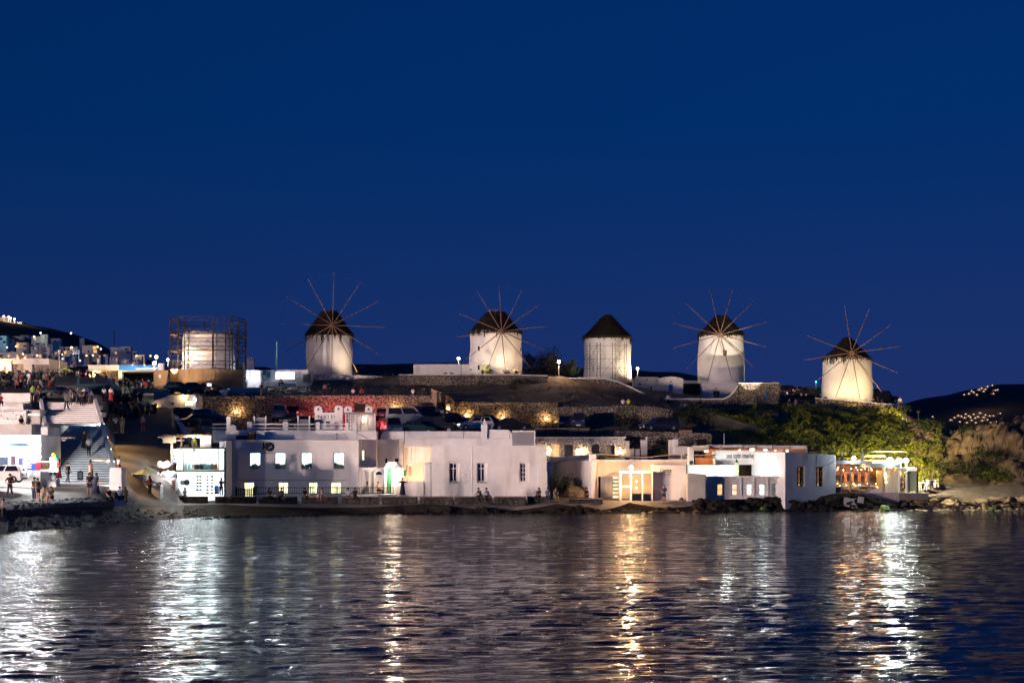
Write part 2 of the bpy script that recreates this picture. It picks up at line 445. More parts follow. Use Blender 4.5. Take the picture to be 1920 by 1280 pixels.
# the flight of stairs and the bank below the upper square are separate; the square itself:
sheet('upper_square', -420, 215, 145.0, 198, ASPH, 14, 1.5)
sheet('upper_road', 215, 345, 147.0, 198, ASPH, 10, 1.0)
sheet('stair_bank', 120, 215, 124.0, 145.0, PAVE, 8, 1.0, lift=-0.05)
sheet('promenade', 333, 1345, YEDGE, 147.0, PAVE, 14, 1.0)
sheet('car_park', 345, 1330, lambda u: 147.4 if u < 500 else lerp_tab([(500, 147.4), (800, 148.4), (1045, 152.4), (1330, 152.4)])(u), lambda u: lerp_tab([(345, 171.9), (1045, 171.9), (1180, 166.9), (1330, 165.9)])(u), ASPH, 12, 0.8)
sheet('hillside', 345, 1460, lambda u: lerp_tab([(345, 172.2), (1045, 172.2), (1180, 167.2), (1330, 166.2), (1460, 166.2)])(u), 280, SOIL, 9, 1.2, 0.22, 0.6, 3.0)
sheet('hill_top', -420, 345, 198, 280, SOIL, 20, 3, 0.15, 0.3)
sheet('planted_slope', 1330, 1690, lambda u: lerp_tab([(1330, 152.3), (1460, 146), (1690, 146)])(u), lambda u: lerp_tab([(1330, 166.2), (1460, 166.2), (1461, 280), (1690, 280)])(u), SOIL, 8, 1.2, 0.35, 0.5, 9.0)
sheet('right_beach', 1690, 2150, YSHORE, 151.5, mat('coarse sand', (0.20, 0.165, 0.125), 0.9, 0.3, 1.5, 0.6, 8), 8, 0.4, 0.12, 1.4, 4)
# rocky foreshore under the quay and the seaside restaurants
sheet('foreshore', 1330, 1690, YSHORE, lambda u: lerp_tab([(1330, 152.3), (1460, 146), (1690, 146)])(u), ROCK_D, 8, 0.5, 0.1, 1.0, 7)

# cliff on the right
def cliff():
    rows = []
    ys = frange(151.5, 170, 0.35) + frange(171, 240, 3)
    us = frange(1690, 2150, 3.2)
    for y in ys:
        row = []
        for u in us:
            x = X(u, y); z = G(u, y)
            k = min(1, max(0, (y - 151.5) / 2)) * min(1, max(0, (u - 1690) / 25))
            n = 1.4 * warp((x, y * 0.6, z * 0.5), 0.22, 2) + 1.0 * (abs(warp((x, y, z * 1.5), 0.36, 8)) * 1.7 - 0.5) + 0.8 * abs(warp((x, y, z * 1.4), 0.95, 11)) + 0.3 * abs(warp((x, y, z), 2.2, 15))
            strata = 0.35 * math.sin(z * 2.2 + x * 0.35 + 2 * warp((x, y, z), 0.2, 4))
            row.append((x + k * 0.6 * warp((x, y, z), 0.6, 21), y - k * (0.6 * n + 0.3 * strata), z + k * 0.75 * n))
        rows.append(row)
    mb = MB(); mb.grid(rows)
    return struct(mb.build('cliff', ROCK, smooth=False))
cliff()

# ------------------------------------------------------------------ sea
def sea():
    rng = random.Random(5)
    waves = []
    for k in range(34):
        lam = 0.34 * 1.055 ** k if k < 26 else rng.uniform(0.6, 2.0)
        ang = R(-90) + rng.gauss(0, 0.30)
        amp = 0.0060 * lam ** 0.6 * rng.uniform(0.5, 1.2)
        kk = 2 * PI / lam
        waves.append((kk * math.cos(ang), kk * math.sin(ang), amp, rng.uniform(0, 2 * PI), lam))
    ys = [14.0]
    while ys[-1] < 152: ys.append(ys[-1] * 1.0034 + 0.006)
    us = frange(-700, 2620, 7.6)
    import numpy as np
    Y = np.array(ys)[:, None]; U = np.array(us)[None, :]
    XX = (U - HX) * Y / F; YY = Y + 0 * U
    ZZ = np.zeros_like(XX)
    rowstep = np.gradient(np.array(ys))[:, None]
    patch = 0.75 + 0.45 * np.sin(XX * 0.11 + 1.3 + 0.8 * np.sin(YY * 0.07)) * np.sin(YY * 0.13 + 0.5 * np.sin(XX * 0.09))
    for kx, ky, a, ph, lam in waves:
        fade = np.clip((lam / rowstep - 1.3) / 7.0, 0, 1) ** 0.8
        ZZ += a * np.sin(kx * XX + ky * YY + ph + 0.6 * np.sin(0.21 * XX + 0.17 * YY)) * fade
    ZZ *= patch
    n1, n0 = XX.shape
    co = np.stack([XX, YY, ZZ], -1).reshape(-1, 3)
    idx = np.arange(n1 * n0).reshape(n1, n0)
    f = np.stack([idx[:-1, :-1], idx[:-1, 1:], idx[1:, 1:], idx[1:, :-1]], -1).reshape(-1, 4)
    me = bpy.data.meshes.new('sea')
    me.vertices.add(len(co)); me.vertices.foreach_set('co', co.ravel())
    me.loops.add(f.size); me.loops.foreach_set('vertex_index', f.ravel().astype('int32'))
    me.polygons.add(len(f)); me.polygons.foreach_set('loop_start', np.arange(0, f.size, 4, dtype='int32'))
    me.update(calc_edges=True); me.validate()
    me.polygons.foreach_set('use_smooth', [True] * len(me.polygons))
    # the rest of the sea, flat and far, round the near sheet
    far = MB()
    xl0, xr0 = XX[0, 0], XX[0, -1]; xl1, xr1 = XX[-1, 0], XX[-1, -1]
    y0, y1 = ys[0], ys[-1]
    z = -0.02
    far.add([(-5000,-200,z),(xl0,-200,z),(xl0,y0,z),(xl1,y1,z),(-5000,y1,z)], [(0,1,2,3,4)])
    far.add([(xl0,-200,z),(xr0,-200,z),(xr0,y0,z),(xl0,y0,z)], [(0,1,2,3)])
    far.add([(xr0,-200,z),(5000,-200,z),(5000,y1,z),(xr1,y1,z),(xr0,y0,z)], [(0,1,2,3,4)])
    far.add([(-5000,y1,z),(5000,y1,z),(5000,7500,z),(-5000,7500,z)], [(0,1,2,3)])
    m = bpy.data.materials.new('sea water'); m.use_nodes = True
    nt = m.node_tree; p = nt.nodes['Principled BSDF']
    p.inputs['Base Color'].default_value = (0.0015, 0.004, 0.012, 1)
    p.inputs['Roughness'].default_value = 0.05
    p.inputs['IOR'].default_value = 1.33
    t = nt.nodes.new('ShaderNodeTexCoord')
    mp = nt.nodes.new('ShaderNodeMapping'); mp.inputs['Scale'].default_value = (0.6, 2.1, 1)
    nt.links.new(t.outputs['Object'], mp.inputs[0])
    n = nt.nodes.new('ShaderNodeTexNoise'); n.inputs['Scale'].default_value = 2.6; n.inputs['Detail'].default_value = 4; n.inputs['Roughness'].default_value = 0.55
    n.inputs['Distortion'].default_value = 0.3
    nt.links.new(mp.outputs[0], n.inputs['Vector'])
    b = nt.nodes.new('ShaderNodeBump'); b.inputs['Strength'].default_value = 0.9; b.inputs['Distance'].default_value = 0.11
    mp2 = nt.nodes.new('ShaderNodeMapping'); mp2.inputs['Scale'].default_value = (0.16, 0.55, 1)
    nt.links.new(t.outputs['Object'], mp2.inputs[0])
    n2 = nt.nodes.new('ShaderNodeTexNoise'); n2.inputs['Scale'].default_value = 1.0; n2.inputs['Detail'].default_value = 3
    nt.links.new(mp2.outputs[0], n2.inputs['Vector'])
    b2 = nt.nodes.new('ShaderNodeBump'); b2.inputs['Strength'].default_value = 1.0; b2.inputs['Distance'].default_value = 0.38
    nt.links.new(n2.outputs['Fac'], b2.inputs['Height']); nt.links.new(b2.outputs[0], b.inputs['Normal'])
    nt.links.new(n.outputs['Fac'], b.inputs['Height']); nt.links.new(b.outputs[0], p.inputs['Normal'])
    me.materials.append(m)
    o = bpy.data.objects.new('sea', me); COL.objects.link(o); struct(o)
    struct(far.build('open_sea', m))
sea()

# ------------------------------------------------------------------ far hills
def ridge(name, pts, Y, depth, m, rough, seed, foot=-3.0, sub=6.0):
    """long hill whose crest follows (px, py) at distance Y and falls towards the viewer"""
    us = frange(pts[0][0], pts[-1][0], sub)
    top = lerp_tab(pts)
    rows = []
    for k in range(0, 15):
        t = k / 12.0
        y = Y - depth * (1 - t)
        row = []
        for u in us:
            x = (u - HX) * Y / F
            h = Zp(top(u), Y)
            s = math.sin(min(1, t) * PI / 2) ** 1.15
            if t > 1: s = 1 - (t - 1) * 2.0
            z = foot + (h - foot) * s + rough * (warp((x, y, 0), 0.02 * 600 / Y, seed) + 0.6 * warp((x, y, 0), 0.09 * 600 / Y, seed + 3)) * (0.3 + 0.7 * s)
            row.append((x, y, z))
        rows.append(row)
    mb = MB(); mb.grid(rows)
    return struct(mb.build(name, m, smooth=True))
HILLM = mat('far dark scrub hill', (0.05, 0.046, 0.036), 0.95, 0.4, 0.02)
LH = [(-500, 585), (-120, 590), (0, 601), (45, 606), (90, 616), (140, 628), (185, 645), (215, 662), (260, 672), (300, 680), (345, 690), (420, 697), (560, 700)]
ridge('town_hill', LH, 620, 330, HILLM, 1.2, 3, foot=10)
ridge('back_hill', [(560, 705), (640, 694), (680, 687), (740, 688), (800, 686), (900, 690), (1080, 697), (1250, 705), (1450, 730)], 480, 200, HILLM, 1.0, 6, foot=5)
ridge('far_island', [(1560, 790), (1660, 770), (1700, 757), (1760, 743), (1830, 728), (1880, 722), (1930, 720), (2300, 712)], 1700, 600, HILLM, 4.0, 9, foot=-6)

def hill_z(Y, x):
    """height of the town hill surface at (x, Y)"""
    t = 1 - (620 - Y) / 330
    u = HX + x * F / 620
    h = Zp(lerp_tab(LH)(u), 620)
    s = math.sin(min(1, max(0, t)) * PI / 2) ** 1.15
    return 10 + (h - 10) * s

# ================================================================== DRY STONE WALLS
def stones_on(mb, a, b, top, bot, rng, w=0.32, h=0.2, proud=0.06):
    """irregular stones on the vertical face from a to b (x, y); top / bot give z at fraction t; the face looks to the right-hand side of a->b turned to the viewer"""
    a, b = Vector((a[0], a[1])), Vector((b[0], b[1]))
    L = (b - a).length
    d = (b - a) / L
    nrm = Vector((d.y, -d.x))
    zt = max(top(0), top(0.5), top(1)); zb = min(bot(0), bot(0.5), bot(1))
    z = zb
    while z < zt:
        hh = h * rng.uniform(0.7, 1.3); s = rng.uniform(-w, 0)
        while s < L:
            ww = w * rng.uniform(0.55, 1.6)
            s0, s1 = max(0, s), min(L, s + ww)
            if s1 - s0 > 0.08:
                t = (s0 + s1) / 2 / L
                z0, z1 = max(z, bot(t)), min(z + hh, top(t))
                if z1 - z0 > 0.06:
                    pr = proud * rng.uniform(0.3, 1.9)
                    j = lambda k: rng.uniform(-k, k)
                    def P(ss, zz, o): q = a + d * ss + nrm * o; return (q.x, q.y, min(zz, top(t) + .02))
                    cs_, cz = (s0 + s1) / 2 + j(.05), (z0 + z1) / 2 + j(.06); hw, hz = (s1 - s0) * .52, (z1 - z0) * .55
                    tilt = j(.35); m6 = rng.choice((5, 6, 7)); vs = []; ph = rng.uniform(0, 6)
                    for ring, (k, o) in enumerate(((1.0, -.01), (.66, pr))):
                        for q in range(m6):
                            an = ph + 2 * PI * q / m6; ca, sa = math.cos(an), math.sin(an)
                            ca, sa = ca / max(abs(ca), abs(sa)) ** .6, sa / max(abs(ca), abs(sa)) ** .6
                            rr = k * (1 + (j(.18) if ring == 0 else j(.12)))
                            vs.append(P(cs_ + hw * rr * ca - tilt * hz * sa * k, cz + hz * rr * sa + tilt * .4 * hw * ca * k, o + j(.015) * ring))
                    mb.add(vs, [tuple(range(m6, 2 * m6))] + [(q, (q + 1) % m6, m6 + (q + 1) % m6, m6 + q) for q in range(m6)])
            s += ww
        z += hh
def stone_wall(name, label, segs, stone=None, core=None, thick=0.6, coping=None, seed=1, w=0.32, h=0.2, cat='stone wall', cop_h=0.12, cop_w=0.25, proud=0.065):
    """segs: list of (x, y, ztop, zbot) stations, front face on the viewer's side"""
    stone = stone or STONE; core = core or MORTAR
    rng = random.Random(seed)
    root = thing(name, label, cat, (segs[0][0], segs[0][1], segs[0][3]))
    cm, sm, cp = MB(), MB(), MB()
    for p, q in zip(segs[:-1], segs[1:]):
        top = lambda t, p=p, q=q: p[2] + (q[2] - p[2]) * t
        bot = lambda t, p=p, q=q: p[3] + (q[3] - p[3]) * t
        a, b = Vector((p[0], p[1])), Vector((q[0], q[1])); d = (b - a).normalized(); n = Vector((d.y, -d.x)); bk = -n * thick
        vs = [(p[0], p[1], p[3]), (q[0], q[1], q[3]), (q[0], q[1], q[2]), (p[0], p[1], p[2])]
        vs += [(x + bk.x, y + bk.y, z) for x, y, z in vs]
        fs = [(0, 1, 2, 3), (5, 4, 7, 6), (3, 2, 6, 7), (0, 3, 7, 4), (1, 5, 6, 2)]
        cm.add(vs, fs)
        stones_on(sm, p, q, top, bot, rng, w, h, proud)
        if coping:
            f = n * cop_w * 0.35; g = bk - n * (cop_w * 0.35) * 0
            c = [(p[0] + f.x, p[1] + f.y, p[2] + 0.003), (q[0] + f.x, q[1] + f.y, q[2] + 0.003), (q[0] + g.x, q[1] + g.y, q[2] + 0.003), (p[0] + g.x, p[1] + g.y, p[2] + 0.003)]
            c += [(x, y, z + cop_h) for x, y, z in c]
            cp.add(c, [(3, 2, 1, 0), (4, 5, 6, 7), (0, 1, 5, 4), (1, 2, 6, 5), (2, 3, 7, 6), (3, 0, 4, 7)])
    cm.build('wall_core', core, root)
    stuff(sm.build('stones', stone, root))
    if coping: cp.build('coping', coping, root, bevel=0.03)
    return root
def wl(u, Y, py_top, py_bot): return (X(u, Y), Y, Zp(py_top, Y), Zp(py_bot, Y))

# long retaining walls above the car park
stone_wall('retaining_wall', 'long rubble retaining wall behind the parked cars, lit red along its middle', [wl(352, 172, 741, 800), wl(480, 172, 742, 802), wl(560, 172, 741, 800), wl(640, 172, 740, 800), wl(812, 172, 741, 800)], seed=11)
stone_wall('retaining_wall', 'rubble retaining wall with three uplights, right of the tall corner pier', [wl(846, 172, 752, 804), wl(930, 172, 754, 804), wl(1046, 172, 754, 804)], seed=12)
# corner pier
stone_wall('stone_pier', 'tall projecting stone pier at the corner of the retaining walls', [wl(809, 171.6, 728, 804), wl(826, 169.0, 734, 806), wl(848, 170.8, 746, 804), wl(851, 172.6, 748, 802)], seed=13, cat='stone pier')
stone_wall('field_wall', 'low dark stone wall above the front-facing parked cars', [wl(1046, 168.5, 762, 800), wl(1110, 168.3, 762, 795), wl(1180, 167, 760, 785), wl(1230, 166.7, 763, 785), wl(1262, 166.5, 768, 782)], STONE_G, seed=14)
stone_wall('terrace_wall', 'dark stone wall holding up the terrace with the single estate car', [wl(1105, 153.2, 806, 850), wl(1170, 153.0, 807, 855), wl(1240, 152.8, 809, 860), wl(1335, 152.6, 812, 862)], STONE_G, seed=15)
stone_wall('terrace_wall', 'rough dark wall on the hillside behind the tall reddish sign post', [wl(1250, 158.5, 812, 850), wl(1330, 159, 814, 850), wl(1390, 160, 822, 850)], STONE_G, seed=16)
# mill terraces
stone_wall('mill_terrace_wall', 'stone terrace wall with white coping below the second sailed windmill', [wl(748, 188, 703, 722), wl(860, 186.5, 703, 721), wl(950, 186, 703, 721), wl(1027, 187, 705, 722)], STONE_G, coping=WHITE, seed=17)
stone_wall('mill_terrace_wall', 'stone terrace wall with white coping left of the thatched mill without sails', [wl(1032, 190, 709, 724), wl(1100, 190, 710, 722), wl(1138, 190, 711, 724)], STONE_G, coping=WHITE, seed=18)
stone_wall('curved_terrace_wall', 'stone wall whose white coping dips in a curve in front of the blue-doored huts', [wl(1138, 189.8, 712, 740), wl(1160, 190, 717, 748), wl(1185, 190, 728, 758), wl(1210, 190, 741, 768), wl(1225, 190, 747, 772), wl(1240, 190, 749, 772), wl(1357, 190, 749, 772), wl(1368, 190, 744, 772), wl(1378, 190, 734, 772), wl(1384, 190, 724, 772)], STONE_G, coping=WHITE, seed=19, cop_h=0.18)
stone_wall('square_stone_wall', 'tall square stone wall with pale coping right of the fourth sailed mill', [wl(1384, 190.2, 719, 775), wl(1420, 190.2, 719, 775), wl(1460, 190.2, 719, 772), wl(1463, 196, 721, 765)], STONE_G, coping=WHITE, seed=20)
stone_wall('bastion_wall', 'rounded stone bastion below the rightmost windmill, lit warm', [wl(1528, 191.0, 747, 757), wl(1560, 189.5, 749, 766), wl(1600, 188.5, 752, 778), wl(1640, 188.3, 756, 786), wl(1662, 188.8, 758, 788), wl(1674, 190, 759, 787), wl(1678, 193, 759, 785)], STONE, coping=WHITE2, seed=21)
stone_wall('hill_wall', 'low dark rubble wall ruin on the slope above the uplit wall', [wl(855, 179, 736, 748), wl(940, 179.5, 741, 754), wl(1010, 180, 742, 756), wl(1040, 180, 745, 756)], STONE_G, seed=22)
# low white wall round the first sailed mill
w1 = stone_wall('white_mill_wall', 'low whitewashed stone wall in front of the leftmost sailed mill', [wl(578, 199.5, 701, 722), wl(640, 198.5, 702, 722), wl(700, 198.5, 704, 720), wl(716, 200, 705, 718), wl(720, 204, 705, 716)], STONE_W, core=MORTAR_W, seed=23, proud=0.035)
# ramp side wall with pale coping
stone_wall('ramp_wall', 'sloping wall with smooth coping between the alley and the parked cars', [(X(316, 170), 170, Zp(773, 170), 10.0), (X(330, 161), 161, Zp(789, 161), 8.5), (X(345, 152), 152, Zp(812, 152), 6.6), (X(368, 143.5), 143.5, Zp(845, 143.5), 3.0)], mat('tan render', (0.33, 0.25, 0.18), 0.9, 0.2, 1), core=mat('tan render', (0.33, 0.25, 0.18)), coping=WHITE2, seed=24, thick=0.5, proud=0.03, cat='wall')

# ------------------------------------------------------------------ sea wall benches
SEAWALL = [(280,303),(313,388),(403,479),(485,556),(565,632),(641,710),(716,782),(787,849),(852,922),(927,986),(989,1048),(1067,1130)]
SW_LAB = ['short grey stone bench wall left of the bright clothes shop', 'grey stone bench wall in front of the clothes shop display', 'stone bench wall below the small green gate',
 'stone bench wall below the left end of the green railing', 'stone bench wall below the middle lit doorways', 'stone bench wall where a pale shirt and a dark top sit',
 'stone bench wall the figure with outstretched arms stands on', 'stone bench wall under the first tall window of the long white house', 'stone bench wall where two people sit reaching forward',
 'empty stone bench wall below the third tall window', 'stone bench wall at the right corner of the long white house', 'low separate stone block near the shuttered bar door']
for i, (a, b) in enumerate(SEAWALL):
    Y = 137.0 if i < 10 else 137.6 + (i - 9) * 0.5
    y1 = 932 if i < 11 else 936
    root = thing('sea_wall_bench', SW_LAB[i], 'bench wall', (X((a + b) / 2, Y), Y, 0.9), group='stone benches along the quay')
    sm = MB(); rng = random.Random(60 + i)
    zt, zb = Zp(y1, Y), 0.8
    core = MB().box(X(a, Y), X(b, Y), Y, Y + 0.55, zb, zt).build('wall_core', MORTAR, root, bevel=0.04)
    stones_on(sm, (X(a, Y), Y), (X(b, Y), Y), lambda t: zt - 0.05, lambda t: zb, rng, 0.5, 0.22, 0.05)
    stuff(sm.build('stones', STONE_D, root))
    MB().box(X(a, Y) - 0.04, X(b, Y) + 0.04, Y - 0.06, Y + 0.6, zt + 0.003, zt + 0.09).build('seat_slab', STONE_G, root, bevel=0.03)

# ------------------------------------------------------------------ rocks
def rock(name, label, c, size, m, seed, parent=None, cat='rock', group=None):
    rng = random.Random(seed)
    b = bmesh.new(); bmesh.ops.create_icosphere(b, subdivisions=3, radius=1.0)
    for v in b.verts:
        n = noise.noise(v.co * 1.3 + Vector((seed * 3.1, seed, 0))) * 0.45 + noise.noise(v.co * 2.6 + Vector((seed, 0, 2))) * 0.22 + noise.noise(v.co * 6 + Vector((seed, 0, 2))) * 0.07
        v.co *= 1 + n
        v.co.z = max(v.co.z, -0.45)
        v.co = Vector((v.co.x * size[0], v.co.y * size[1], v.co.z * size[2]))
    me = bpy.data.meshes.new(name); b.to_mesh(me); b.free(); me.materials.append(m)
    o = bpy.data.objects.new(name, me); COL.objects.link(o); o.location = c; o.rotation_euler.z = rng.uniform(0, 6)
    if cat: tag(o, label, cat, group)
    return o
rock('shore_rock', 'long weed-covered green rock in the water below the glass restaurant', V(1658, 957, 142.0), (1.25, 0.6, 0.55), MOSS, 3)
rock('shore_rock', 'small yellow-green rock at the waterline below the five small lit windows', V(1432, 957, 140.5), (0.75, 0.5, 0.42), MOSS, 4)
rock('shore_rock', 'dark green rock lying in the water at the far right', V(1868, 957, 143.2), (0.95, 0.5, 0.45), mat('dark weed rock', (0.05, 0.065, 0.02), 0.6, 0.5, 3, 0.6, 8), 5)
rock('boulder', 'pale rounded boulder beside the ivy left of the bar', V(1078, 925, 144.5), (1.1, 0.7, 0.8), ROCK_T, 9, cat='boulder')
BL = ['flat tan boulder at the right edge of the picture', 'large tan boulder near the right end of the beach', 'leaning tan slab among the beach boulders', 'tan boulder half way along the right beach', 'low tan rock nearest the restaurant steps', 'small tan rock between the beach boulders', 'broad tan ledge of rock at the water on the right beach']
for i, (u, py, s) in enumerate([(1912, 938, 1.1), (1893, 938, 0.9), (1872, 936, 0.8), (1845, 941, 0.9), (1752, 938, 0.6), (1812, 942, 0.7), (1785, 943, 1.1)]):
    rock('beach_boulder', BL[i], V(u, py, 145.0), (s * 1.4, s * .8, s * .40), ROCK_T, 20 + i, cat='boulder', group='boulders on the right beach')
# countless small rocks along the foot of the quay
def rubble(name, u0, u1, n, y0, y1, smin, smax, m, seed, zoff=0.0):
    rng = random.Random(seed); mb = MB()
    for k in range(n):
        u = rng.uniform(u0, u1); y = YSHORE(u) + rng.uniform(y0, y1)
        s = rng.uniform(smin, smax) * (0.6 + 0.8 * rng.random())
        z = max(-0.15, G(u, y)) + zoff
        mb.ball((X(u, y), y, z + s * 0.1), s, 6, 4, rng.uniform(0.5, 0.8), 0, 0.28, rng)
    return stuff(mb.build(name, m, smooth=False))
rubble('quay_rubble', 380, 1345, 620, 0.0, 1.3, 0.18, 0.42, ROCK_D, 2)
rubble('quay_rubble_pale', 1120, 1330, 40, 0.0, 1.2, 0.15, 0.35, mat('pale rubble', (0.2, 0.16, 0.11), 0.8, 0.4, 2), 8)
rubble('foreshore_rocks', 1300, 1700, 520, 0.1, 2.4, 0.18, 0.42, ROCK_D, 3)
rubble('beach_stones', 1690, 1960, 420, 0.2, 4.0, 0.1, 0.32, ROCK_T, 4)
rubble('pebbles', -120, 390, 900, 0.4, 9.0, 0.05, 0.15, mat('beach pebble', (0.10, 0.092, 0.085), 0.7, 0.4, 1), 5)
# ================================================================== WINDMILLS
def windmill(label, Y, cx, base_py, eave_py, peak_py, wb, wt, roofw, flat, tips=None, hub=None, seed=1, cap=None, wins=(), rope=True, rag=0.35, plaster=None):
    rng = random.Random(seed)
    k = Y / F
    bx, zb = X(cx, Y), Zp(base_py, Y)
    root = thing('windmill', label, 'windmill', (bx, Y, zb), group='whitewashed windmills on the hill')
    h = (base_py - eave_py) * k + 0.25
    rb, rt = wb * k / 2, wt * k / 2
    prof = []
    N = 14
    for i in range(N + 1):
        t = i / N
        prof.append((rb + (rt - rb) * t + 0.06 * math.sin(t * 9 + seed), t * (h - 0.12) - (0.3 if i == 0 else 0)))
    mb = MB(); mb.lathe(prof, 48, (bx, Y, zb), jit=0.004, rng=rng)
    mb.build('tower', plaster or MILLW, root, smooth=True)
    # thatch: shaggy cone in courses
    R0, hz = roofw * k / 2, (eave_py - peak_py) * k
    rf = flat * k / 2
    zr = zb + h - 0.25
    rp = [(R0 * 0.97, -0.22)]
    n = 7
    for i in range(n + 1):
        t = i / n
        r = R0 + (rf - R0) * (t ** 0.93)
        rp.append((r + 0.07, t * hz)); rp.append((r - 0.03, t * hz + 0.06))
    rp.append((0.05, hz + 0.12))
    rm = MB(); rm.lathe(rp, 40, (bx, Y, zr), jit=0.02, rng=rng)
    # loose straw
    for q in range(620):
        t = rng.random() ** 1.6; a = rng.uniform(0, 2 * PI)
        r = R0 + (rf - R0) * (t ** 0.93) + 0.05
        L = rng.uniform(0.35, 0.8) * (1 if t > 0.06 else rng.uniform(0.7, 1.0 + rag * 2.2))
        w = rng.uniform(0.05, 0.12)
        p = Vector((bx + r * math.cos(a), Y + r * math.sin(a), zr + t * hz + 0.12))
        sl = (R0 - rf) / hz
        dn = Vector((math.cos(a) * sl, math.sin(a) * sl, -1)).normalized() if t > 0.06 else Vector((math.cos(a) * 0.08, math.sin(a) * 0.08, -1)).normalized()
        dn = (dn + Vector((rng.uniform(-.12, .12), rng.uniform(-.12, .12), 0))).normalized()
        sd = Vector((-math.sin(a), math.cos(a), 0)) * w
        o = Vector((math.cos(a), math.sin(a), 0.3)) * 0.05
        e = p + dn * L
        rm.add([p - sd, p + sd, e + sd * 0.4 + o, e - sd * 0.4 + o], [(0, 1, 2, 3)])
    roof = rm.build('thatch_roof', THATCH, root)
    if cap:
        cm = MB()
        if cap == 'band': cm.lathe([(rf * 1.25, hz - 0.42), (rf * 1.1, hz - 0.05)], 20, (bx, Y, zr), jit=0.05, rng=rng)
        if cap == 'tuft':
            for q in range(60):
                a = rng.uniform(0, 2 * PI); r = rf * rng.random()
                p = Vector((bx + r * math.cos(a), Y + r * math.sin(a), zr + hz)); cm.tube(p, p + Vector((rng.uniform(-.2, .2), rng.uniform(-.2, .2), rng.uniform(.25, .5))), 0.03, 0.01, 3)
        (stuff if cap == 'tuft' else (lambda o: o))(cm.build('ridge_cap', WHITE2 if cap == 'band' else mat('pale straw', (0.4, 0.34, 0.26), 0.9, 0.2), roof))
    for (u, py, w, hh, kind) in wins:
        x = X(u, Y); rr = rb + (rt - rb) * ((base_py - py) * k / h)
        dx = max(-rr * 0.96, min(rr * 0.96, x - bx)); a = math.asin(dx / rr)
        c = Vector((bx + rr * math.sin(a), Y - rr * math.cos(a), Zp(py, Y)))
        wf = MB()
        W, H = w * k, hh * k
        for sx in (-1, 1): wf.obox(c + Vector((math.cos(a) * sx * W / 2, math.sin(a) * sx * W / 2, 0)), (0.1, 0.16, H + 0.1), a)
        for sz in (-1, 1): wf.obox(c + Vector((0, 0, sz * H / 2)), (W + 0.1, 0.17, 0.1), a)
        fr = wf.build('window', WHITEP if kind == 'w' else (BLUEP if kind == 'b' else WOOD_D), root)
        MB().obox(c, (W, 0.1, H), a).build('pane', DGLASS if kind != 'b' else BLUEP, fr)
    if tips:
        yw = Y - rb - 1.3
        hc = Vector((X(hub[0], yw), yw, Zp(hub[1], yw)))
        ax = MB(); ax.tube(hc + Vector((0, -0.9, -0.05)), Vector((bx, Y - 0.5, hc.z + 0.2)), 0.16, 0.22, 10)
        ax.tube(hc + Vector((0, -0.25, 0)), hc + Vector((0, 0.25, 0)), 0.34, 0.34, 12)
        ax.build('hub', WOOD, root)
        ends = []
        for i, (u, py) in enumerate(tips):
            e = Vector((X(u, yw), yw + rng.uniform(-.15, .15), Zp(py, yw)))
            ends.append(e)
            s = MB()
            mid = hc.lerp(e, 0.55) + Vector((0, 0, rng.uniform(-.05, .05)))
            s.tube(hc + Vector((0, (i % 2) * 0.24 - 0.12, 0)), mid, 0.07, 0.055, 6); s.tube(mid, e, 0.055, 0.035, 6)
            s.build('sail_pole', WOOD, root)
        if rope:
            rg = MB(); nn = len(ends)
            for i in range(nn):
                a, b = ends[i], ends[(i + 1) % nn]
                if (a - b).length < 6.5:
                    m_ = a.lerp(b, 0.5) + Vector((0, 0, -0.12)); rg.tube(a, m_, 0.014, 0.014, 3); rg.tube(m_, b, 0.014, 0.014, 3)
            for i in range(0, nn, 2): rg.tube(hc + Vector((0, -0.9, 0)), ends[i], 0.01, 0.01, 3)
            stuff(rg.build('rigging', ROPE, root))
    return root

T1 = [(626.5,512),(676,529),(711,564),(724,613.5),(708,662),(670,697),(621.5,699.5),(572.6,694),(535,657),(523,607),(539,557.6),(577,523)]
T2 = [(936,534),(979,543),(1011.7,571),(1026,612),(1019,654.7),(995,690),(947.5,693.5),(915.7,686),(874,673),(856,632),(862,588),(894.7,547)]
T4 = [(1330,540),(1374,542),(1414,564),(1437,604),(1437,650),(1414,690),(1372,713),(1327,713),(1287,691),(1263,652),(1262,606),(1285,568)]
T5 = [(1583.5,572),(1631,577),(1672,608),(1689,649),(1684,699),(1653,734.5),(1612.5,749),(1567,745),(1533,712.5),(1508,675),(1511,629)]
m1 = windmill('windmill with ragged thatch fringe, leftmost with sail poles, behind low white wall', 212, 617.5, 704, 628, 584, 86, 86, 91, 28, T1, (623.5, 609.5), 3, rag=1.0)
m2 = windmill('windmill beside the street lamp and trees, warm lit, with small window on its left', 192, 929.5, 703, 624, 586, 99, 96, 99, 34, T2, (940.4, 621), 5, cap='tuft', wins=[(899, 656, 7, 10, 'w'), (899, 691, 6, 10, 'w'), (975, 656, 6, 9, 'w')], rag=0.2)
m3 = windmill('windmill without sails, pointed thatch roof, scaffold ladders before its wall', 206, 1139, 713, 633, 591, 89, 87, 93, 12, None, None, 7, cap='band', wins=[(1180, 641, 5, 10, 'd')], rag=0.15)
m4 = windmill('tall windmill with dark square window and stained plaster, above the blue-doored huts', 206, 1352, 746, 628, 592, 90, 83, 88, 18, T4, (1350, 627), 9, cap='band', wins=[(1353, 664.5, 5, 9, 'd')], rag=0.2)
m5 = windmill('rightmost windmill, yellow floodlit, standing on the stone bastion', 197, 1588.5, 756, 674, 633, 95, 90, 91, 8, T5, (1597, 661), 11, rag=0.25, rope=False)
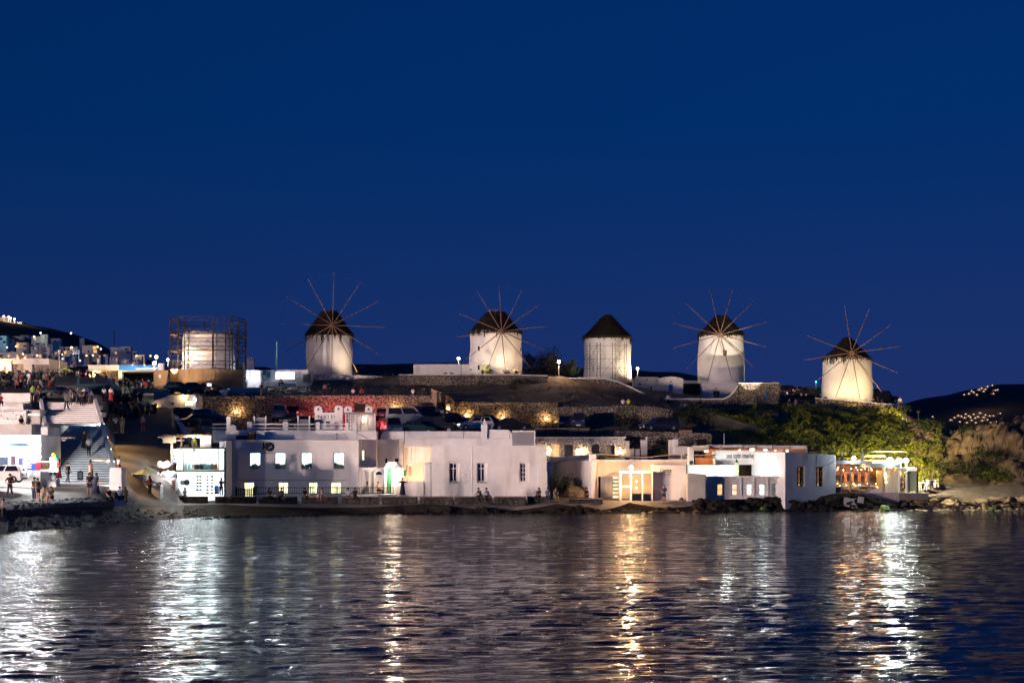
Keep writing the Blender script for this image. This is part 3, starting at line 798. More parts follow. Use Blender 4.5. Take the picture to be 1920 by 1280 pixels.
# door and curved stay rope on mills
def scaffold_mill():
    Y = 190; k = Y / F
    bx, zb = X(391, Y), Zp(702, Y)
    root = thing('roofless_mill', 'roofless windmill tower under repair behind the plywood hoarding', 'windmill', (bx, Y, zb), group='whitewashed windmills on the hill')
    rng = random.Random(4)
    h = (702 - 629) * k
    prof = [(50.5 * k, -0.5), (50 * k, 0), (49 * k, h * .3), (48.3 * k, h * .6), (47.5 * k, h * .9), (46.5 * k, h), (42 * k, h + 0.06), (41 * k, h - 0.7)]
    MB().lathe(prof, 48, (bx, Y, zb), jit=0.006, rng=rng).build('tower', WHITE2, root, smooth=False)
    rim = MB()
    for i in range(60):
        a = 2 * PI * i / 60; hh = rng.uniform(0.1, 0.4)
        rim.obox((bx + 44.5 * k * math.cos(a), Y + 44.5 * k * math.sin(a), zb + h + hh / 2), (0.3, 0.35, hh), a)
    rim.build('broken_rim', STONE_G, root)
    # scaffold
    sc = thing('scaffold', 'rusty tube scaffold standing all round the roofless mill', 'scaffolding', (bx, Y - 1, zb))
    RO = 4.75
    zt = Zp(602, Y)
    ring = []
    for i in range(12):
        a = 2 * PI * i / 12 + 0.12
        ca, sa = [math.copysign(abs(q) ** .5, q) for q in (math.cos(a), math.sin(a))]
        x, y = bx + RO * ca, Y + RO * sa
        x2, y2 = bx + (RO - 0.95) * ca, Y + (RO - 0.95) * sa
        ring.append((x, y, x2, y2))
        for (qx, qy) in ((x, y), (x2, y2)):
            MB().tube((qx, qy, zb - 0.5), (qx, qy, zt + rng.uniform(-.25, .25)), 0.075, 0.075, 6).build('upright', STEEL, sc)
        rungs = MB(); z = zb
        while z < zt: rungs.tube((x, y, z), (x2, y2, z), 0.03, 0.03, 4); z += 0.48
        stuff(rungs.build('ladder_rungs', STEEL, sc))
    lv = [Zp(687, Y), Zp(660, Y), Zp(645, Y), Zp(630, Y), Zp(606, Y)]
    for i in range(12):
        a, b = ring[i], ring[(i + 1) % 12]
        for j, z in enumerate(lv):
            bm = MB()
            for dz in (0, 0.5):
                bm.tube((a[0], a[1], z + dz), (b[0], b[1], z + dz), 0.045, 0.045, 4)
            for s in range(4):
                p = Vector((a[0], a[1], z)).lerp(Vector((b[0], b[1], z)), s / 4); q = Vector((a[0], a[1], z)).lerp(Vector((b[0], b[1], z)), (s + 1) / 4)
                bm.tube(p if s % 2 else p + Vector((0, 0, .5)), q + Vector((0, 0, .5)) if s % 2 else q, 0.025, 0.025, 4)
            bm.build('lattice_beam', STEEL, sc)
        if i in (0, 3, 4, 5, 6, 8):
            for z in (lv[1] - 0.1, lv[3] - 0.05):
                pm = MB(); vs = [(a[0], a[1], z), (b[0], b[1], z), (b[2], b[3], z), (a[2], a[3], z)]
                pm.add(vs + [(p[0], p[1], z + 0.06) for p in vs], [(3, 2, 1, 0), (4, 5, 6, 7), (0, 1, 5, 4), (1, 2, 6, 5), (2, 3, 7, 6), (3, 0, 4, 7)])
                pm.build('plank_platform', WOOD, sc)
        if i % 2 == 0:
            MB().tube((a[0], a[1], zb), (b[0], b[1], lv[1]), 0.022, 0.022, 4).build('brace', STEEL, sc)
    # hoarding: single plywood panels round the front
    hd = thing('hoarding', 'curved plywood site hoarding round the roofless mill', 'hoarding', (bx, Y - 8, Zp(727, 182)))
    Yh = 182.0
    pts = []
    for i in range(19):
        t = i / 18; u = 317 + (456 - 317) * t
        y = Yh + 3.0 * (2 * t - 0.9) ** 2
        pts.append((X(u, y), y))
    for (a, b) in zip(pts[:-1], pts[1:]):
        A, B = Vector((*a, 0)), Vector((*b, 0)); d = (B - A); c = (A + B) / 2
        z0, z1 = Zp(727, Yh), Zp(691, Yh)
        MB().obox((c.x, c.y, (z0 + z1) / 2 + rng.uniform(-.03, .03)), (d.length - 0.02, 0.04 + rng.uniform(0, .03), z1 - z0), math.atan2(d.y, d.x)).build('panel', PLY, hd)
    g = thing('hoarding_gate', 'plain plywood site box with a small white notice left of the hoarding', 'hoarding', V(300, 724, 181))
    MB().pbox(288, 306, 694, 724, 181, 0.05).build('panel', PLY, g)
    MB().pbox(306.3, 315, 694, 722, 181.1, 0.05).build('panel', PLY, g)
    MB().pbox(288, 288.8, 694, 727, 181.06, 1.5).build('side_panel', PLY, g)
    MB().pbox(297.5, 301.5, 702, 708, 180.97, 0.02).build('notice', WHITEP, g)
    MB().prism([(X(311, 180.8), Zp(729, 180.8)), (X(317, 180.8), Zp(729, 180.8)), (X(316, 180.8), Zp(705, 180.8)), (X(314.5, 180.8), Zp(705, 180.8))], 180.5, 180.8).build('folded_banner', mat('dull purple cloth', (0.08, 0.06, 0.10), 0.9, 0.4, 4, stretch=(3, 1, 3)), tag(thing('banner_stand', 'furled dark striped banner leaning between the hoarding panels', 'banner', V(314, 729, 180.6)), 'furled dark striped banner leaning between the hoarding panels', 'banner'))
    w = thing('water_tank', 'pale square tank standing on the roof by the hoarding', 'tank', V(301, 694, 186))
    MB().pbox(296.5, 306, 682, 694, 186, 0.7).build('tank_body', WHITEP, w, bevel=0.04)
    MB().pbox(296, 306.5, 681, 682.2, 185.95, 0.8).build('lid', WHITEP, w)
scaffold_mill()
def ladder_scaffold():
    Y = 201.6
    sc = thing('scaffold', 'narrow scaffold ladders with cross braces against the sail-less mill', 'scaffolding', V(1137, 710, Y))
    zt, zb = Zp(642, Y), Zp(712, Y)
    lads = [(1100.5, 1106), (1119.5, 1125.5), (1148.5, 1153.5), (1170.5, 1174.5)]
    for a, b in lads:
        for u in (a, b): MB().tube((X(u, Y), Y, zb), (X(u, Y), Y, zt), 0.04, 0.04, 6).build('upright', STEEL, sc)
        r = MB(); z = zb + 0.3
        while z < zt: r.tube((X(a, Y), Y, z), (X(b, Y), Y, z), 0.024, 0.024, 4); z += 0.42
        stuff(r.build('rungs', STEEL, sc))
    for py in (648.5, 673, 690.5):
        MB().tube(V(1096, py, Y - .05), V(1179, py - 1, Y - .05), 0.026, 0.026, 4).build('rail', STEEL, sc)
    for p in [((1106, 650), (1119, 671)), ((1119, 650), (1106, 671)), ((1106, 676), (1119, 706)), ((1119, 676), (1106, 706)), ((1125, 652), (1167, 709)), ((1176, 646), (1125, 706)), ((1153, 652), (1170, 672)), ((1153, 676), (1171, 706)), ((1170, 676), (1153, 706))]:
        MB().tube(V(*p[0], Y - .1), V(*p[1], Y - .1), 0.024, 0.024, 4).build('brace', STEEL, sc)
ladder_scaffold()

# ================================================================== HUTS AND WALLS ON THE HILL
def window(parent, x0, x1, z0, z1, y, frame=WHITEP, pane=DGLASS, nx=2, nz=2, t=0.06, bar=0.04, glass=None, sill=None, split=None):
    """framed window set in an opening: frame, bars, one pane per light"""
    f = MB()
    f.box(x0, x0 + t, y, y + 0.07, z0, z1); f.box(x1 - t, x1, y, y + 0.07, z0, z1)
    f.box(x0 + t, x1 - t, y, y + 0.07, z0, z0 + t); f.box(x0 + t, x1 - t, y, y + 0.07, z1 - t, z1)
    xs = [x0 + t + (x1 - x0 - 2 * t) * i / nx for i in range(nx + 1)]
    zs = split and [z0 + t] + [z0 + (z1 - z0) * s for s in split] + [z1 - t] or [z0 + t + (z1 - z0 - 2 * t) * i / nz for i in range(nz + 1)]
    for x in xs[1:-1]: f.box(x - bar / 2, x + bar / 2, y + 0.003, y + 0.06, z0 + t, z1 - t)
    for z in zs[1:-1]: f.box(x0 + t, x1 - t, y + 0.006, y + 0.055, z - bar / 2, z + bar / 2)
    fr = f.build('window', frame, parent)
    for a, b in zip(xs[:-1], xs[1:]):
        for c, d in zip(zs[:-1], zs[1:]):
            MB().box(a, b, y + 0.025, y + 0.04, c, d).build('pane', pane, fr)
    if sill: MB().box(x0 - 0.06, x1 + 0.06, y - 0.32, y - 0.002, z0 - 0.07, z0 - 0.003).build('sill', sill, fr)
    return fr
def vault(mb, x0, x1, y0, y1, z, rise, n=10):
    """shallow barrel roof running along y"""
    pts = [(x0 + (x1 - x0) * i / n, z + rise * math.sin(PI * i / n)) for i in range(n + 1)]
    mb.prism(pts, y0, y1)

# long low building left of mill 2
Yl = 190
lb = thing('low_building', 'long low white building left of the warm lit windmill', 'building', V(840, 702, Yl))
hol = [(X(a, Yl), X(b, Yl), Zp(d, Yl), Zp(c, Yl)) for a, b, c, d in [(832.5, 839, 698, 701.5), (844, 851, 698, 701.5), (880, 885, 690, 695)]]
MB().house(X(775, Yl), X(864, Yl), Yl, Yl + 5, Zp(704, Yl), Zp(682.5, Yl), hol[:2]).build('wall', WHITE2, lb, bevel=0.15)
MB().house(X(864.2, Yl), X(897, Yl), Yl + .15, Yl + 5, Zp(704, Yl), Zp(682.8, Yl), hol[2:]).build('side_wing', WHITE2, lb, bevel=0.15)
for hq in hol: window(lb, hq[0], hq[1], hq[2], hq[3], Yl + 0.3, WHITEP, DGLASS, 2, 1, 0.05)
# kiosk with lit counter, left of mill 1
Yk = 193
kb = thing('hill_kiosk', 'white kiosk with a glaring lit service opening on the hill', 'kiosk', V(530, 722, Yk))
ho = [(X(517, Yk), X(552, Yk), Zp(711, Yk), Zp(697, Yk))]
MB().house(X(489, Yk), X(578, Yk), Yk, Yk + 5, Zp(724, Yk), Zp(693, Yk), ho, 1.5).build('wall', WHITE, kb, bevel=0.12)
MB().pbox(517, 552, 697, 711, Yk + 1.5, 0.05).build('lit_interior', emis('kiosk interior light', (0.95, 0.97, 1.0), 3, 0.4, 2), kb)
MB().box(X(517, Yk), X(552, Yk), Yk - .1, Yk + 0.4, Zp(711.5, Yk), Zp(710.6, Yk)).build('counter', WHITEP, kb)
for a, b, c, d in [(493, 499, 695, 703), (499.5, 507, 697.5, 707.5)]:
    MB().pbox(a, b, c, d, Yk - .06, 0.05).build('blue_board', mat('turquoise board', (0.02, 0.22, 0.34), 0.5, 0.1), kb)
MB().pbox(568, 581, 701, 716, Yk - .9, 0.8).build('steel_cabinet', mat('olive cabinet', (0.22, 0.22, 0.17), 0.6, 0.1), kb)
lamp('POINT', V(534, 703, Yk + 0.7), 160, (0.93, 0.96, 1.0), kb, 0.3)
lamp('SPOT', V(534, 700, Yk - 0.2), 500, (0.95, 0.96, 1.0), kb, 0.3, V(530, 735, Yk - 4), 130, 0.8)
b_ = thing('low_bench_wall', 'low white bench wall in front of the lit hill kiosk', 'bench wall', V(525, 722, 190.5))
MB().pbox(498, 555, 717, 723.5, 190.5, 0.5).build('seat', WHITE, b_, bevel=0.06)
MB().pbox(496, 499, 715.5, 724, 190.45, 0.6).build('end_post', WHITE, b_, bevel=0.06)
# side hut left of it, with bright opening and stall
sh = thing('souvenir_hut', 'small white hut with a bright open front between hoarding and kiosk', 'hut', V(474, 722, 192))
Ys_ = 191.5
ho = [(X(468, Ys_), X(486, Ys_), Zp(713, Ys_), Zp(696, Ys_))]
MB().house(X(461, Ys_), X(488.6, Ys_), Ys_, Ys_ + 4, Zp(726, Ys_), Zp(693.5, Ys_), ho, 1.2).build('wall', WHITE, sh, bevel=0.1)
MB().pbox(468, 486, 696, 713, Ys_ + 1.2, 0.05).build('lit_interior', emis('hut light', (0.9, 0.93, 1.0), 2.2, 0.6, 3), sh)
lamp('POINT', V(470, 705, Ys_ - 1.5), 180, (0.85, 0.88, 1.0), sh, 0.3)
st = thing('white_stall', 'white slatted stall with drawers beside the closed parasol', 'stall', V(446, 727, 188))
for i in range(4): MB().pbox(436, 462, 716.5 + i * 2.6, 718.4 + i * 2.6, 188, 0.06).build('slat', WHITEP, st)
for u in (435, 448, 462): MB().pbox(u, u + 1.4, 712, 727, 188.07, 0.1).build('post', WHITEP, st)
MB().pbox(428, 463, 711.5, 713, 187.9, 1.0).build('counter_top', WHITEP, st)
pa = thing('closed_parasol', 'folded white parasol standing by the white stall', 'parasol', V(457, 727, 188.6))
MB().tube(V(457, 727, 188.6), V(457, 686, 188.6), 0.04, 0.03, 6).build('pole', WHITEP, pa)
MB().lathe([(0.1, 0), (0.27, 0.3), (0.24, 0.9), (0.1, 1.9), (0.03, 2.1)], 8, V(457, 708, 188.6), jit=0.1, rng=random.Random(1)).build('folded_canopy', CANVAS, pa)
fp = thing('flag_pole', 'thin pale green flagpole on the kiosk roof', 'flagpole', V(519, 693, 196))
MB().tube(V(518.4, 695, 196), V(519, 640, 196), 0.12, 0.09, 6).build('pole', mat('pale green mast', (0.30, 0.62, 0.42), 0.5, 0.05), fp)
MB().ball(V(519, 639.5, 196), 0.12, 8, 5).build('finial', DARKM, fp)
# vaulted hut with blue door
Yv = 198
vh = thing('vaulted_hut', 'small vaulted white hut with a blue door behind the dipping wall', 'hut', V(1258, 748, Yv))
ho = [(X(1254, Yv), X(1261.5, Yv), Zp(734, Yv), Zp(720, Yv))]
mb = MB(); mb.house(X(1235, Yv), X(1281, Yv), Yv, Yv + 6, Zp(752, Yv), Zp(709.5, Yv), ho, 0.15); vault(mb, X(1235, Yv), X(1281, Yv), Yv + .01, Yv + 6, Zp(709.5, Yv) - 0.01, 0.3)
mb.build('wall', WHITE, vh)
MB().box(*ho[0][:2], Yv + .12, Yv + .16, *ho[0][2:]).build('shutter', mat('bright blue shutter', (0.05, 0.22, 0.48), 0.5, 0.1), vh)
MB().ball(V(1258, 715, Yv - .02), 0.11, 8, 5).build('vent', DARK, vh)
for u in (1244, 1269): MB().tube(V(u, 707, Yv + .5), V(u + 2, 710.5, Yv - .3), 0.05, 0.04, 5).build('rain_spout', DARKM, vh)
sw = thing('lean_to_hut', 'shaded lower white hut with two slit windows, left of the vaulted hut', 'hut', V(1212, 745, 199))
Y2 = 199
ho = [(X(1220, Y2), X(1222.5, Y2), Zp(732, Y2), Zp(724, Y2)), (X(1199, Y2), X(1201, Y2), Zp(722, Y2), Zp(717.5, Y2))]
MB().house(X(1191, Y2), X(1235, Y2), Y2, Y2 + 5, Zp(750, Y2), Zp(706.5, Y2), ho, 0.25).build('wall', WHITE2, sw, bevel=0.2)
for hq in ho: MB().box(hq[0], hq[1], Y2 + .2, Y2 + .24, hq[2], hq[3]).build('slit_pane', DGLASS, sw)
MB().ball(V(1213, 711.5, Y2 - .02), 0.11, 8, 5).build('vent', DARK, sw)
an = thing('mill_annex', 'white annex with dark blue double door at the foot of the tall mill', 'annex', V(1350, 748, 200))
Y3 = 200
ho = [(X(1338, Y3), X(1349.5, Y3), Zp(747, Y3), Zp(732, Y3))]
MB().house(X(1318, Y3), X(1384, Y3), Y3, Y3 + 4, Zp(750, Y3), Zp(717.5, Y3), ho, 0.2).build('wall', WHITE2, an, bevel=0.15)
for i in range(2): MB().box(ho[0][0] + i * (ho[0][1] - ho[0][0]) / 2 + .01, ho[0][0] + (i + 1) * (ho[0][1] - ho[0][0]) / 2 - .01, Y3 + .15, Y3 + .2, ho[0][2], ho[0][3]).build('door', mat('navy door', (0.012, 0.03, 0.075), 0.5, 0.1), an)
MB().ball(V(1342.5, 728, Y3 - .02), 0.12, 8, 5).build('vent', DARK, an)
stone_wall('yard_wall', 'dark stone yard wall between the vaulted hut and the mill annex', [wl(1282, 203, 719, 750), wl(1318, 203, 719, 750)], STONE_D, seed=31)
lw = thing('lit_parapet', 'warm lit parapet strip behind the dark yard wall', 'wall', V(1295, 718, 206))
MB().pbox(1281, 1311, 713, 719, 206, 0.5).build('wall', WHITE2, lw, bevel=0.05)
bd = thing('wall_door', 'narrow blue door let into the tall square stone wall', 'door', V(1437, 750, 190.05))
MB().pbox(1434, 1439.5, 733, 750, 190.02, 0.12).build('door_leaf', BLUEP, bd)
MB().pbox(1433, 1434, 732, 750, 190.0, 0.16).build('door_frame', STONE_G, bd)

# ------------------------------------------------------------------ street lamps
def street_lamp(label, u, py, Y, base_py, power, col, e, r=0.22, group='lit street lamps', arm=0):
    root = thing('street_lamp', label, 'street lamp', V(u, base_py, Y), group)
    p = V(u, py, Y)
    MB().tube(V(u, base_py, Y), p + Vector((0, 0, -r)), 0.07, 0.045, 6).build('post', GREYM, root)
    MB().lathe([(0.05, -r - 0.1), (0.14, -r), (0.16, -r + 0.05)], 8, p).build('lamp_collar', DARKM, root)
    g = MB().ball(p, r * .7, 10, 7).build('globe', e, root, smooth=True)
    if power: lamp('POINT', p + Vector((0, -r - 0.05, 0)), power, col, root, 0.15)
    return root
street_lamp('street lamp glowing above the long low building', 860, 672, 196, 702, 500, (1, .75, .5), E_PINK, 0.28)
street_lamp('street lamp glowing in front of the bare trees', 1048, 678, 189, 706, 800, (1, .62, .36), E_PINK, 0.30)
street_lamp('street lamp on its own right of the sail-less mill', 1195.5, 690.5, 205, 712, 600, (1, .76, .5), E_PINK, 0.26)
street_lamp('orange street lamp at the left foot of the town hill', 293, 669, 200, 708, 2500, (1, .66, .34), E_WARM, 0.32)
street_lamp('glaring white lamp over the roof by the blue sign', 289, 681, 187, 700, 1100, (1, .93, .8), E_WHITE, 0.32)
street_lamp('bluish white street lamp just left of the scaffold', 314.5, 674, 230, 700, 700, (.75, .8, 1), E_WHITE, 0.24)
street_lamp('small teal signal light left of the rightmost mill', 1530, 715.5, 200, 745, 60, (.2, 1, .8), E_TEAL, 0.16)
# floodlights on the ground that light the mills
def flood(label, pos, aim, power, col, cone=60, blend=0.6, e=None, size=0.22, r=0.08):
    root = thing('floodlight', label, 'floodlight', pos, group='ground floodlights')
    p = Vector(pos); d = (Vector(aim) - p).normalized()
    c = p + Vector((0, 0, 0.3))
    MB().box(p.x - .04, p.x + .04, p.y - .04, p.y + .04, p.z - 1.7, p.z + .2).build('stand', DARKM, root)
    q = d.to_track_quat('-Z', 'Y').to_matrix().to_4x4()
    b = MB(); M = Matrix.Translation(c) @ q
    s = size
    vs = [M @ Vector(v) for v in [(-s,-s*.7,0),(s,-s*.7,0),(s,s*.7,0),(-s,s*.7,0),(-s*.6,-s*.4,.2),(s*.6,-s*.4,.2),(s*.6,s*.4,.2),(-s*.6,s*.4,.2)]]
    b.add(vs, [(4,5,6,7),(0,1,5,4),(1,2,6,5),(2,3,7,6),(3,0,4,7)]); b.build('housing', DARKM, root)
    l = MB(); l.add([M @ Vector(v) for v in [(-s*.9,-s*.6,.02),(s*.9,-s*.6,.02),(s*.9,s*.6,.02),(-s*.9,s*.6,.02)]], [(0,1,2,3)]); l.build('lens', e or E_PINK, root)
    lamp('SPOT', c + d * 0.08, power, col, root, r, aim, cone, blend)
    return root
flood('floodlight on the slope right below the first sailed mill', V(716, 738, 183), V(622, 664, 209), 30000, (1, .74, .66), 19, 0.25)
flood('floodlight behind the low wall right of the first sailed mill', V(668, 703, 206.3), V(648, 660, 211), 900, (1, .72, .45), 90, 0.9)
flood('floodlight hidden behind the shrub at the warm lit mill', V(968, 701, 186.2), V(950, 665, 189), 750, (1, .72, .42), 110, 0.9)
flood('floodlight among bushes before the warm lit mill', V(905, 701, 185.6), V(915, 660, 189), 900, (1, .75, .48), 110, 0.9)
flood('floodlight right of the sail-less mill aimed at its edge', V(1189, 711, 200), V(1172, 670, 204), 1200, (1, .75, .45), 80, 0.9)
flood('floodlight left of the sail-less mill', V(1085, 707, 196), V(1110, 672, 203), 900, (1, .80, .62), 90, 0.9)
flood('floodlight on the slope lighting the top of the tall mill', (X(1446, 178), 178, G(1446, 178)), V(1370, 640, 203), 32000, (1, .80, .60), 17, 0.4)
flood('floodlight right behind the square wall by the tall mill', V(1402, 718, 205.5), V(1392, 680, 206), 500, (1, .75, .45), 90, 0.9)
flood('floodlight on the bastion left of the yellow mill', V(1548, 750, 191.0), V(1570, 710, 195), 550, (1, .66, .28), 120, 0.9)
flood('floodlight on the bastion right of the yellow mill', V(1640, 757, 189.2), V(1612, 712, 194), 950, (1, .66, .28), 120, 0.9)
flood('floodlight low on the rocks shining up at the bastion', V(1722, 776, 168), V(1650, 771, 189), 20000, (1, .70, .36), 30, 0.6)
flood('floodlight left of the roofless mill', V(318, 700, 183), V(372, 665, 187), 3200, (1, .72, .42), 100, 0.8)
flood('floodlight before the roofless mill', V(392, 731, 176), V(398, 660, 187), 5500, (1, .80, .74), 45, 0.7)
flood('floodlight shining along the plywood hoarding', V(322, 731, 178), V(345, 712, 182), 380, (1, .66, .32), 120, 0.9)
# ================================================================== SEAFRONT HOUSES
def hp(a, b, c, d, Y): return (X(a, Y), X(b, Y), Zp(d, Y), Zp(c, Y))
def lit_window(parent, h, Y, depth, pane_e, frame=WHITEP, nx=2, nz=1, clutter=None, seed=0, split=None, t=0.06, back=0.5):
    """open lit window: frame and clear panes, with the lit room wall a little behind"""
    fr = window(parent, h[0], h[1], h[2], h[3], Y + depth * 0.6, frame, GLASS, nx, nz, t, split=split)
    bx = MB(); bx.box(h[0] - .1, h[1] + .1, Y + depth + back, Y + depth + back + .05, h[2] - .1, h[3] + .1)
    bx.build('lit_interior', pane_e, parent)
    if clutter:
        rng = random.Random(seed); c = MB()
        for i in range(16):
            w = rng.uniform(.12, .26); x = rng.uniform(h[0] + .05, h[1] - .05); z = h[2] + rng.uniform(0, .28) * (h[3] - h[2])
            c.ball((x, Y + depth + .25, z), w, 7, 5, 0.8, 0, .25, rng)
        c.build('window_plant', clutter, parent)
        lamp('POINT', ((h[0] + h[1]) / 2, Y + depth + .05, h[3] - .1), 14, (.95, 1, .8), parent, .1)  # weak fill light added between glass and plants to brighten their fronts
    return fr
OLIVE = mat('grey green indoor plants', (0.20, 0.23, 0.10), 0.8, 0.4, 4)

# --- house with the round logo
Y = 143.0
h1 = thing('white_house', 'two-storey white house with round dark logo and four bright upper windows', 'house', V(545, 930, Y))
ups = [hp(a, b, 848, 879, Y) for a, b in ((467, 488.5), (514.7, 535.5), (564, 585), (625, 645.7))]
dns = [hp(a, b, 903, 932, Y) for a, b in ((456, 477), (520.5, 541), (577.5, 596), (619, 640))]
mb = MB(); mb.house(X(421, Y), X(672, Y), Y, Y + 6.5, 0.8, Zp(826, Y), ups + dns, 0.28)
mb.build('wall', WHITE, h1, bevel=0.09)
MB().pbox(653, 656, 828, 905, Y - .06, .06).build('pilaster', WHITE, h1, bevel=.02)
for i, h in enumerate(ups): lit_window(h1, h, Y, .28, E_WINW, frame=GREYM, clutter=OLIVE, seed=i + 3, t=.08)
for i, h in enumerate(dns): lit_window(h1, h, Y, .28, E_WINY, frame=mat('cream frame', (.62, .52, .34), .6, .05), nx=2, nz=3, t=.09)
MB().pbox(417, 673, 823.8, 826, Y - .12, 6.8).build('roof_edge', WHITE2, h1, bevel=.05)
MB().pbox(435, 436.2, 827, 905, Y - .08, .06).build('drain_pipe', GREYM, h1)
MB().pbox(445, 655, 899, 900.6, Y - .05, .05).build('string_course', GREYP, h1)
# round logo with eared head
lg = thing('logo_sign', 'round navy wall logo with an eared brown shape and small lettering', 'sign', V(503, 838, Y - .1))
disc = MB(); disc.tube(V(506, 837.2, Y - .10), V(506, 837.2, Y - .03), 8.6 * Y / F, 8.6 * Y / F, 28); disc.build('disc', mat('navy sign paint', (0.006, 0.018, 0.055), .5, .05), lg)
hd = MB(); hd.tube(V(495.6, 841, Y - .13), V(495.6, 841, Y - .04), 4.7 * Y / F, 4.7 * Y / F, 18)
for (a, b, c, d) in ((494.2, 837, 494, 827.5), (497.5, 837, 501.5, 827)):
    p, q = V(a, b, Y - .12), V(c, d, Y - .12); m_ = p.lerp(q, .55); dd = (q - p).normalized(); sd = Vector((dd.z, 0, -dd.x))
    hd.add([p - sd * .06, m_ - sd * .12, q, m_ + sd * .12, p + sd * .06], [(0, 1, 2, 3, 4)])
hd.build('eared_shape', mat('dark brown sign paint', (0.03, 0.018, 0.014), .6, .1), lg)
MB().tube(V(495.4, 842, Y - .15), V(495.4, 842, Y - .12), 3.0 * Y / F, 3.0 * Y / F, 14).build('face_patch', mat('tan sign paint', (0.36, 0.24, 0.20), .6, .1), lg)
text_mesh('famil', 'lettering', .30, V(501, 843.2, Y - .115), mat('pale sign lettering', (.55, .58, .62), .5, 0), lg, rotz=R(28))
text_mesh('good moments', 'lettering', .17, V(491.5, 849.6, Y - .02), mat('black lettering', (.01, .01, .012), .5, 0), lg, spacing=1.05)
wl_ = thing('satellite_dish', 'small dark satellite dish on the roof above the logo house', 'dish', V(631, 824, 145))
MB().lathe([(.02, -.06), (.22, 0), (.23, .02)], 12, V(631, 813, 145)).build('reflector', DARKM, wl_)
MB().tube(V(632, 825, 145), V(632, 814, 145), .03, .03, 5).build('mast', DARKM, wl_)

# --- front terrace with green railing
Yt = 140.6
tr = thing('front_terrace', 'raised pale terrace wall in front of the lit doorways', 'terrace', V(600, 944, Yt))
MB().box(X(478, Yt), X(742, Yt), Yt, 142.9, .75, Zp(926, Yt)).build('wall', WHITE2, tr, bevel=.05)
MB().box(X(424, Yt), X(477.5, Yt), Yt + .8, 142.9, .75, Zp(932, Yt)).build('step_wall', WHITE2, tr, bevel=.05)
rl = thing('terrace_railing', 'green wooden railing along the front terrace', 'railing', V(610, 926, Yt + .15))
for z in (913, 924): MB().pbox(480, 738, z, z + 1.3, Yt + .12, .06).build('rail', DKGREEN, rl)
n = 62
pk = None
for i in range(n):
    u = 481 + (737 - 481) * i / (n - 1)
    big = i % 12 == 0 or i == n - 1
    o = MB().pbox(u - (.9 if big else .35), u + (.9 if big else .35), 911.5 if big else 913.5, 925.8, Yt + (.10 if big else .13), .09 if big else .04).build('post' if big else 'baluster', DKGREEN, rl)
gt = thing('garden_gate', 'small green slatted gate at the left end of the terrace', 'gate', V(460, 930, Yt + .7))
for i in range(9): MB().pbox(442.5 + i * 3.9, 444.8 + i * 3.9, 914.5 - 1.2 * math.sin(i), 930, Yt + .70, .04).build('slat', DKGREEN, gt)
for z in (917, 926): MB().pbox(442, 477, z, z + 1.3, Yt + .75, .05).build('rail', DKGREEN, gt)
for u in (441, 477): MB().pbox(u, u + 2.2, 912, 931, Yt + .7, .12).build('gate_post', DKGREEN, gt)
sdw = thing('side_door', 'narrow dark green door right of the clothes shop', 'door', V(428, 930, 142.5))
MB().pbox(424.8, 429.5, 906, 930, 142.85, .08).build('door_leaf', DKGREEN, sdw)
MB().pbox(422.5, 424.6, 904, 930, 142.7, .25).build('door_jamb', WHITEP, sdw)

# --- roof terrace volume, balustrade, air conditioners
Yr = 147.0
rt = thing('roof_terrace', 'set-back white upper wall with open balustrade above the logo house', 'terrace', V(530, 826, Yr))
MB().box(X(398, Yr), X(669, Yr), Yr, Yr + 2.5, Zp(830, Yr), Zp(806, Yr)).build('wall', WHITE, rt, bevel=.06)
MB().prism([(X(432, Yr), Zp(806, Yr)), (X(443, Yr), Zp(806, Yr)), (X(443, Yr), Zp(799, Yr)), (X(438, Yr), Zp(796, Yr)), (X(434, Yr), Zp(797, Yr)), (X(432, Yr), Zp(800, Yr))], Yr - .3, Yr - .02).build('rounded_stub_wall', WHITE, rt)
for (a, b, c) in ((424.5, 432, 781), (463, 472, 790), (530, 540, 790.5), (592, 600, 791), (648, 654, 792), (661, 669, 791)):
    MB().pbox(a, b, c, 806, Yr + .02, .4).build('balustrade_post', WHITE, rt, bevel=.03)
for (a, b) in ((472, 530), (540, 592), (600, 648), (654, 661), (398, 424.5)):
    for py in (794, 801): MB().pbox(a, b, py, py + 2, Yr + .12, .12).build('balustrade_rail', WHITE, rt)
for i, u in enumerate((478, 560)):
    ac = thing('air_conditioner', ['air conditioner between two white posts on the roof terrace', 'air conditioner behind the right half of the balustrade'][i], 'air conditioner', V(u + 10, 806, Yr + 1.2), group='roof air conditioners')
    MB().pbox(u, u + 20, 782 + i * 4, 806, Yr + 1.2, .5).build('casing', GREYM, ac, bevel=.03)
    c0 = V(u + 10, 792 + i * 3, Yr + 1.18)
    fan = MB()
    for r_ in (.18, .30, .40): 
        for k in range(16): fan.tube(c0 + Vector((r_ * math.cos(k * PI / 8), 0, r_ * math.sin(k * PI / 8))), c0 + Vector((r_ * math.cos((k + 1) * PI / 8), 0, r_ * math.sin((k + 1) * PI / 8))), .018, .018, 4)
    fan.build('fan_guard', DARKM, ac)
    for q in (0, 17.5):
        MB().pbox(u - 2.6 + q * 1.22, u - .3 + q * 1.22, 780, 806, Yr + 1.0, .3).build('side_post', WHITE, ac)
bx = thing('roof_vent_box', 'small brown louvred box lying on the roof of the logo house', 'vent', V(471, 826, 144.6))
MB().pbox(464, 478, 809, 824, 144.6, .8).build('box_body', WOOD_D, bx); MB().pbox(442, 463, 816, 824, 144.6, .8).build('low_box', DARKM, bx)
for i in range(4): MB().pbox(466, 476, 811 + 3 * i, 812.4 + 3 * i, 144.55, .04).build('louvre', WOOD, bx)

